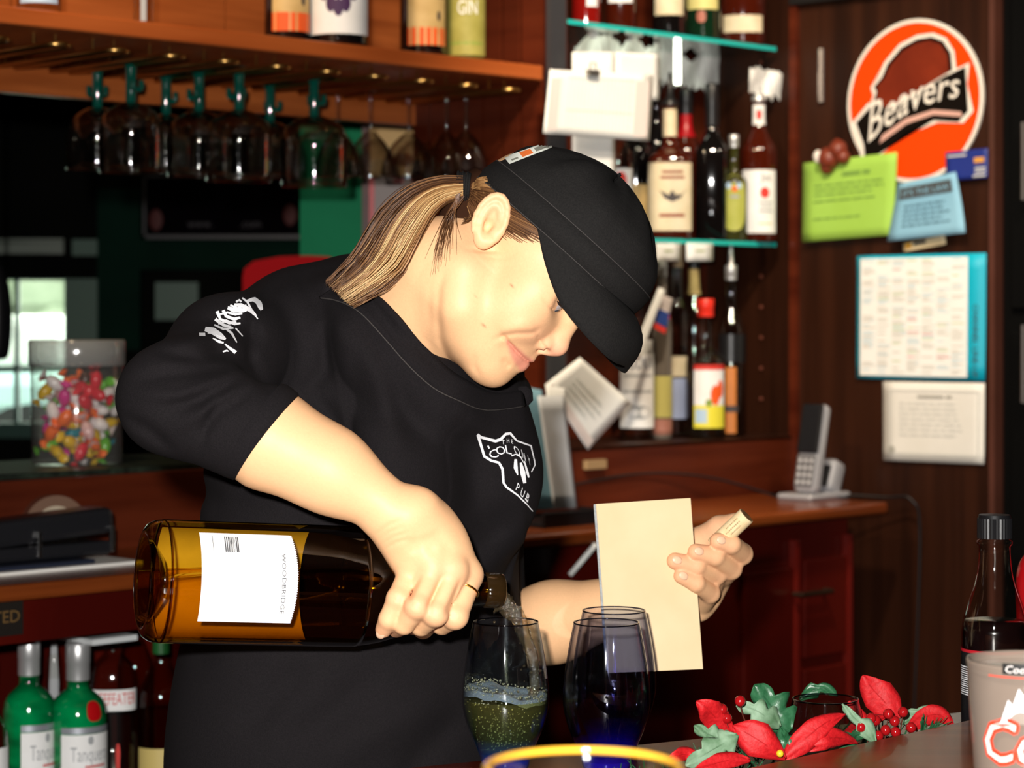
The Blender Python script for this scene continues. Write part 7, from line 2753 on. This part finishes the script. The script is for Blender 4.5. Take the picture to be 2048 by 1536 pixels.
# ---------------------------------------------------------------- things on the right half of the back counter
CT = H - 0.352
cf = at_d(-0.06)
r, pt = sheet('receipt_paper', 'white receipt sheet with pink margin tilted behind her chin', 'paper', [(1160, 715), (1262, 805), (1176, 900), (1090, 770)], WPAP2, 0.0, 0.003, at_d(-0.14))
prt(r, pt, [(0.05, 0.84, 0.97, 0.98)], mat('print_pink', (0.76, 0.66, 0.62), 0.7), 'pink_margin')
prt(r, pt, lines_(0.1, 0.9, 0.88, 0.94, 1, 41), PGR)
prt(r, pt, lines_(0.2, 0.8, 0.35, 0.8, 4, 42), PVL)
fo = [('folder', 'white paper menu standing upright behind her chest', [(1076, 792), (1128, 792), (1154, 1016), (1108, 1018)], noise_mat('grey_white_paper', (0.58, 0.60, 0.62), (0.66, 0.68, 0.70), (9, 9, 9), 0.7), -0.17),
      ('folder', 'pale blue card menu standing upright behind her chest', [(1044, 772), (1084, 780), (1112, 1018), (1062, 1018)], noise_mat('pale_blue_card', (0.22, 0.44, 0.55), (0.28, 0.50, 0.60), (9, 9, 9), 0.7), -0.15),
      ('folder', 'teal folder standing behind the pale menus', [(1024, 780), (1075, 778), (1096, 1020), (1050, 1020)], noise_mat('teal_folder', (0.02, 0.16, 0.18), (0.03, 0.20, 0.22), (9, 9, 9), 0.6), -0.13),
      ('folder', 'white sheet edge between the blue and white menus', [(1092, 770), (1130, 776), (1146, 1000), (1120, 1016)], WPAP2, -0.155)]
for nm, lb_, cs, m_, dd in fo:
    sheet(nm, lb_, 'menu', cs, m_, 0.0, 0.006, at_d(dd), 'menus standing on the back counter', 8, 0.0012)
s0, y0 = sd_at(1165, -0.16)
tr2 = empty('black_tray', BH(s0, -0.16, -0.342))
tag(tr2, 'low black tray holding the standing menus on the back counter', 'tray')
for a, b in (((s0 - 0.16, -0.22, -0.342), (s0 + 0.06, -0.10, -0.336)), ((s0 - 0.16, -0.225, -0.342), (s0 + 0.06, -0.218, -0.318)), ((s0 - 0.16, -0.106, -0.342), (s0 + 0.06, -0.10, -0.330)), ((s0 + 0.054, -0.22, -0.342), (s0 + 0.06, -0.10, -0.325))):
    bbox(a, b, 'tray_side', BLACKP, tr2)
bx = bbox((sd_at(1170, -0.005)[0], -0.012, -0.270), (sd_at(1208, -0.005)[0], -0.001, -0.254), 'wall_socket', mat('socket_beige', (0.30, 0.20, 0.10), 0.5))
tag(bx, 'small beige socket on the riser above the black tray', 'socket')
# cordless phone in its base
s0, y0 = sd_at(1628, -0.15)
ph = empty('cordless_phone', BH(s0, -0.15, -0.342))
tag(ph, 'silver and black cordless phone standing in its base on back counter', 'phone')
PHM = Matrix.Translation(BH(s0, -0.15, -0.342)) @ Matrix.Rotation(math.radians(48), 4, 'Z')
SILP = mat('phone_silver', (0.42, 0.42, 0.45), 0.3, 0.3)
PHB = mat('phone_black', (0.012, 0.012, 0.014), 0.25)
b_ = MB()
b_.box((-0.060, -0.035, 0.0), (0.075, 0.045, 0.012), PHM, bev=0.005)
keep_world(b_.build('base_plate', SILP), ph)
hbx = PHM @ Matrix.Translation((0.045, 0.01, 0.008)) @ Matrix.Rotation(math.radians(22), 4, 'Y')
keep_world(MB().box((-0.022, -0.030, 0.0), (0.020, 0.034, 0.066), hbx, bev=0.012).build('base_body', SILP, None, False), ph)
keep_world(MB().box((-0.027, -0.022, 0.006), (-0.021, 0.022, 0.05), hbx, bev=0.002).build('base_face', PHB), ph)
hm = PHM @ Matrix.Translation((-0.028, -0.004, 0.012)) @ Matrix.Rotation(math.radians(13), 4, 'Y')
keep_world(MB().box((-0.016, -0.025, 0.0), (0.012, 0.025, 0.172), hm, bev=0.010).build('handset', SILP, None, False), ph)
keep_world(MB().box((-0.0200, -0.0235, 0.075), (-0.0145, 0.0235, 0.170), hm, bev=0.004).build('handset_screen', PHB), ph)
kp = MB().box((-0.0185, -0.021, 0.010), (-0.0150, 0.021, 0.072), hm, bev=0.002).build('keypad', mat('keypad_grey', (0.14, 0.14, 0.15), 0.4))
keep_world(kp, ph)
for i in range(4):
    for j in range(3):
        q = hm @ Vector((-0.0188, -0.013 + 0.013 * j, 0.018 + 0.014 * i))
        keep_world(MB().ball(q, (0.002, 0.0042, 0.0038), hm.to_3x3(), 8).build('key', mat('key_silver', (0.50, 0.50, 0.52), 0.4)), kp)
cord = MB().tube(spline([BH(s0 + 0.05, -0.14, -0.336), BH(s0 + 0.09, -0.25, -0.338), BH(s0 + 0.10, -0.305, -0.342), BH(s0 + 0.112, -0.315, -0.42), BH(s0 + 0.11, -0.30, -0.80)], 6), 0.0025, 6).build('phone_cord', BLACKP, None, True)
tag(cord, 'black phone cord running over the counter edge', 'cord')
cord = MB().tube(spline([BH(s0 - 0.02, -0.10, -0.346), BH(s0 - 0.16, -0.03, -0.300), BH(s0 - 0.34, -0.006, -0.285), BH(s0 - 0.55, -0.006, -0.30)], 6), 0.0025, 6).build('cable', BLACKP, None, True)
tag(cord, 'black cable sagging along the riser left of the phone', 'cord')
sk = MB().tube([BH(sd_at(1140, -0.27)[0], -0.27, (HY - 1150) / FPX * sd_at(1140, -0.27)[1]), BH(sd_at(1192, -0.30)[0], -0.30, (HY - 1088) / FPX * sd_at(1192, -0.30)[1])], 0.0045, 8).build('drinking_straw', WPAP2, None, True)
tag(sk, 'white plastic straw sloping beside the notepad', 'straw')

# ---------------------------------------------------------------- left: candy tub, tray, clutter
s0, y0 = sd_at(154, 0.16)
kx = FPX / y0
RT, HT = 96 / kx, 248 / kx
tub = empty('candy_tub', BH(s0, 0.16, -0.224))
tag(tub, 'big clear plastic tub of wrapped sweets on the black mat', 'tub')
TUBG = thin_glass('tub_plastic', (0.92, 0.92, 0.90), (0.50, 0.50, 0.49), 0.10, 1.6, None, 2.4, haze=(0.5, 0.5, 0.48, 0.06), bump=0.25, bscale=20)
MB().lathe([(0.0005, 0.001), (RT * 0.90, 0.0), (RT * 0.93, 0.004), (RT * 0.96, HT * 0.80), (RT * 0.93, HT * 0.815)], 40).build('tub_wall', TUBG, tub, True)
LIDM = thin_glass('tub_lid', (0.70, 0.70, 0.70), (0.30, 0.30, 0.30), 0.12, 2.2, None, 1.6, haze=(0.42, 0.42, 0.40, 0.35), bump=0.3, bscale=25)
MB().lathe([(RT * 0.97, HT * 0.79), (RT * 1.0, HT * 0.80), (RT * 1.0, HT * 0.985), (RT * 0.97, HT), (0.0005, HT)], 40).build('lid', LIDM, tub, True)
rnd = random.Random(31)
CC_ = [('red', (0.62, 0.01, 0.03)), ('pink', (0.62, 0.03, 0.25)), ('green', (0.12, 0.42, 0.03)), ('orange', (0.80, 0.14, 0.02)), ('yellow', (0.65, 0.40, 0.01)), ('white', (0.72, 0.66, 0.66)), ('teal', (0.01, 0.22, 0.28)), ('brown', (0.05, 0.012, 0.008)), ('white', (0.72, 0.66, 0.66)), ('brown', (0.05, 0.012, 0.008)), ('pale pink', (0.68, 0.42, 0.42))]
pts_c = []
tries = 0
while len(pts_c) < 62 and tries < 6000:
    tries += 1
    a = rnd.uniform(0, 2 * math.pi)
    rr = RT * 0.66 * math.sqrt(rnd.random())
    z = rnd.uniform(0.020, HT * 0.68)
    p = Vector((rr * math.cos(a), rr * math.sin(a), z))
    if all((p - q).length > 0.0215 for q in pts_c):
        pts_c.append(p)
protos = {}
for i, p in enumerate(pts_c):
    cname, col = CC_[rnd.randrange(len(CC_))]
    if p.z < 0.045 and p.y < 0 and rnd.random() < 0.6:
        cname, col = CC_[4]
    if cname not in protos:
        mb = MB().ball((0, 0, 0), (0.0165, 0.0105, 0.0090), None, 10)
        for e in (-1, 1):
            fan = [Vector((e * 0.0150, 0, 0))] + [Vector((e * 0.0250, 0.0105 * math.cos(k), 0.0085 * math.sin(k) + 0.001 * (k % 2))) for k in range(7)]
            mb.add(fan, [(0, k, k % 7 + 1) for k in range(1, 8) if k % 7 + 1 != k])
        me_ = mb.build('wrapped_candy', mat('candy_' + cname.replace(' ', '_'), col, 0.25), None, True)
        protos[cname] = me_
        o = me_
    else:
        o = protos[cname].copy()
        COL.objects.link(o)
    o.location = BH(s0, 0.16, -0.224) + p
    o.rotation_euler = (rnd.uniform(0, 6.28), rnd.uniform(0, 6.28), rnd.uniform(0, 6.28))
    tag(o, '%s wrapped sweet inside the clear plastic tub' % cname, 'candy', '%s sweets in the tub' % cname)
mt_ = bbox((-2.5, 0.03, -0.232), (-1.36, 0.30, -0.224), 'bar_mat', noise_mat('mat_rubber', (0.006, 0.008, 0.006), (0.02, 0.03, 0.02), (60, 60, 60), 0.4, 0.6))
tag(mt_, 'black rubber bar mat under the candy tub', 'mat')
# clutter on the left part of the counter: black stapler-like punch, papers, tape roll
s1, y1 = sd_at(100, -0.12)
dv = empty('black_stapler', BH(s1, -0.12, -0.342))
tag(dv, 'long black stapler lying on papers at the left of the counter', 'stapler')
dm = MBB @ Matrix.Translation((s1, -0.13, H - 0.330))
keep_world(MB().box((-0.24, -0.035, 0.0), (0.075, 0.035, 0.020), dm, bev=0.006).build('base', PHB), dv)
keep_world(MB().box((-0.24, -0.030, 0.024), (0.085, 0.030, 0.062), dm @ Matrix.Rotation(math.radians(-3), 4, 'Y'), bev=0.010).build('arm', PHB), dv)
for xx in (-0.05, 0.07):
    keep_world(MB().box((xx, -0.037, 0.004), (xx + 0.006, -0.030, 0.040), dm, bev=0.001).build('steel_pin', mat('pin_steel', (0.6, 0.6, 0.6), 0.2, 1.0)), dv)
for i, (a, b, m_, nm, lb_) in enumerate((((-0.30, -0.20, -0.342), (0.10, 0.0, -0.338), WPAP, 'paper_stack', 'white papers lying under the black stapler'),
                                        ((-0.28, -0.185, -0.3378), (0.03, 0.0, -0.332), mat('navy_cover', (0.01, 0.014, 0.03), 0.5), 'dark_folder', 'dark blue folder lying on the papers under the stapler'))):
    o = bbox((s1 + a[0], a[1], a[2]), (s1 + b[0], b[1], b[2]), nm, m_)
    tag(o, lb_, 'paper')
s2, y2 = sd_at(108, -0.035)
tp = empty('tape_roll', BH(s2, -0.035, -0.342))
tag(tp, 'large roll of clear tape standing on edge behind the black stapler', 'tape')
tm_ = Matrix.Translation(BH(s2, -0.035, -0.342 + 0.045)) @ Matrix.Rotation(math.radians(20), 4, 'Z') @ Matrix.Rotation(math.radians(90), 4, 'X')
keep_world(MB().lathe([(0.030, -0.020), (0.045, -0.020), (0.045, 0.020), (0.030, 0.020), (0.030, -0.020)], 36, tm_).build('tape_ring', mat('tape_clear', (0.16, 0.09, 0.06), 0.15, coat=0.6), None, False), tp)
keep_world(MB().lathe([(0.026, -0.018), (0.030, -0.018), (0.030, 0.018), (0.026, 0.018), (0.026, -0.018)], 36, tm_).build('tape_core', mat('core_card', (0.42, 0.34, 0.24), 0.7), None, False), tp)
keep_world(MB().lathe([(0.0005, 0.0), (0.026, 0.0)], 30, tm_).build('core_paper', mat('core_paper', (0.45, 0.38, 0.28), 0.7), None, False), tp)
# carved sign on the fascia reading ...TED
a_, b_2 = sd_at(-60, -0.285)[0], sd_at(42, -0.285)[0]
_, yS = sd_at(20, -0.285)
fs0 = empty('small_sign', BH(b_2, -0.285, (HY - 1270) / FPX * yS))
tag(fs0, 'small black sign with dull gold lettering on the left cupboard edge', 'sign')
zs0, zs1 = (HY - 1270) / FPX * yS, (HY - 1200) / FPX * yS
bbox((a_, -0.290, zs0), (b_2, -0.2855, zs1), 'plate', mat('sign_plate', (0.010, 0.007, 0.005), 0.5), fs0)
tv, tf = text_geo('LIMITED')
tw = text_width('LIMITED')
hgt = (zs1 - zs0) * 0.34
wd = tw * hgt * 1.0
vs = [BH(b_2 - 0.006 - wd + x_ * hgt, -0.2915, zs0 + (zs1 - zs0) * 0.38 + y_ * hgt) for x_, y_ in tv]
keep_world(meshobj('sign_lettering', vs, tf, mat('sign_gold', (0.14, 0.075, 0.02), 0.6)), fs0)
# white towel / paper edge under the fascia
_, yq = sd_at(220, -0.22)
o = bbox((sd_at(172, -0.22)[0], -0.235, (HY - 1283) / FPX * yq), (sd_at(262, -0.22)[0], -0.10, (HY - 1272) / FPX * yq), 'white_tray', mat('white_plastic', (0.62, 0.64, 0.64), 0.4))
tag(o, 'white plastic tray edge above the clear gin bottle', 'tray')
# red chair back beyond the bar
rc_ = P(590, 560, 4.9)
rch = empty('red_chair', (rc_.x, 4.9, 0))
tag(rch, 'red padded chair back showing behind her right shoulder', 'chair')
REDC = mat('red_vinyl', (0.55, 0.003, 0.006), 0.6, spec=0.1)
mb = MB()
zt0 = P(0, 512, 4.9).z
prf = [(-0.105, -0.012), (-0.085, 0.004), (-0.03, 0.014), (0.03, 0.016), (0.075, 0.014), (0.10, 0.0), (0.108, -0.03), (0.108, -0.45), (-0.108, -0.45), (-0.108, -0.03)]
vs = [(rc_.x + x_, 4.87, zt0 - 0.016 + z_) for x_, z_ in prf] + [(rc_.x + x_, 4.93, zt0 - 0.016 + z_) for x_, z_ in prf]
n_ = len(prf)
mb.add(vs, [tuple(range(n_)), tuple(range(2 * n_ - 1, n_ - 1, -1))] + [(j, (j + 1) % n_, n_ + (j + 1) % n_, n_ + j) for j in range(n_)])
keep_world(mb.build('backrest', REDC), rch)
keep_world(MB().box((rc_.x - 0.2, 4.55, zt0 - 0.50), (rc_.x + 0.2, 4.93, zt0 - 0.44), None, 0, 0.015).build('seat', REDC), rch)
for sx_ in (-0.18, 0.18):
    for yy_ in (4.58, 4.90):
        keep_world(MB().tube([(rc_.x + sx_, yy_, 0), (rc_.x + sx_, yy_, zt0 - 0.50)], 0.013, 8).build('leg', BLACKP), rch)
# black pendant lamp shade against the left window
pb = P(-8, 630, 5.2)
pl_ = empty('pendant_lamp', (pb.x, 5.2, pb.z))
tag(pl_, 'black rounded pendant lamp hanging at the left edge before the window', 'lamp')
keep_world(MB().lathe(sprof([(0.012, 0.115), (0.022, 0.095), (0.034, 0.04), (0.036, -0.03), (0.030, -0.085), (0.020, -0.10), (0.0005, -0.10)], 3), 24, Matrix.Translation(pb)).build('shade', BLACKP, None, True), pl_)
keep_world(MB().tube([pb + Vector((0, 0, 0.11)), (pb.x, pb.y, ZC)], 0.004, 6).build('cord', BLACKP), pl_)
# dark ceiling beam over the panel
struct(bbox((-0.02, -0.47, 0.628), (0.02, 0.0, 0.70), 'trim_10', mat('beam_black', (0.004, 0.003, 0.003), 0.6)))
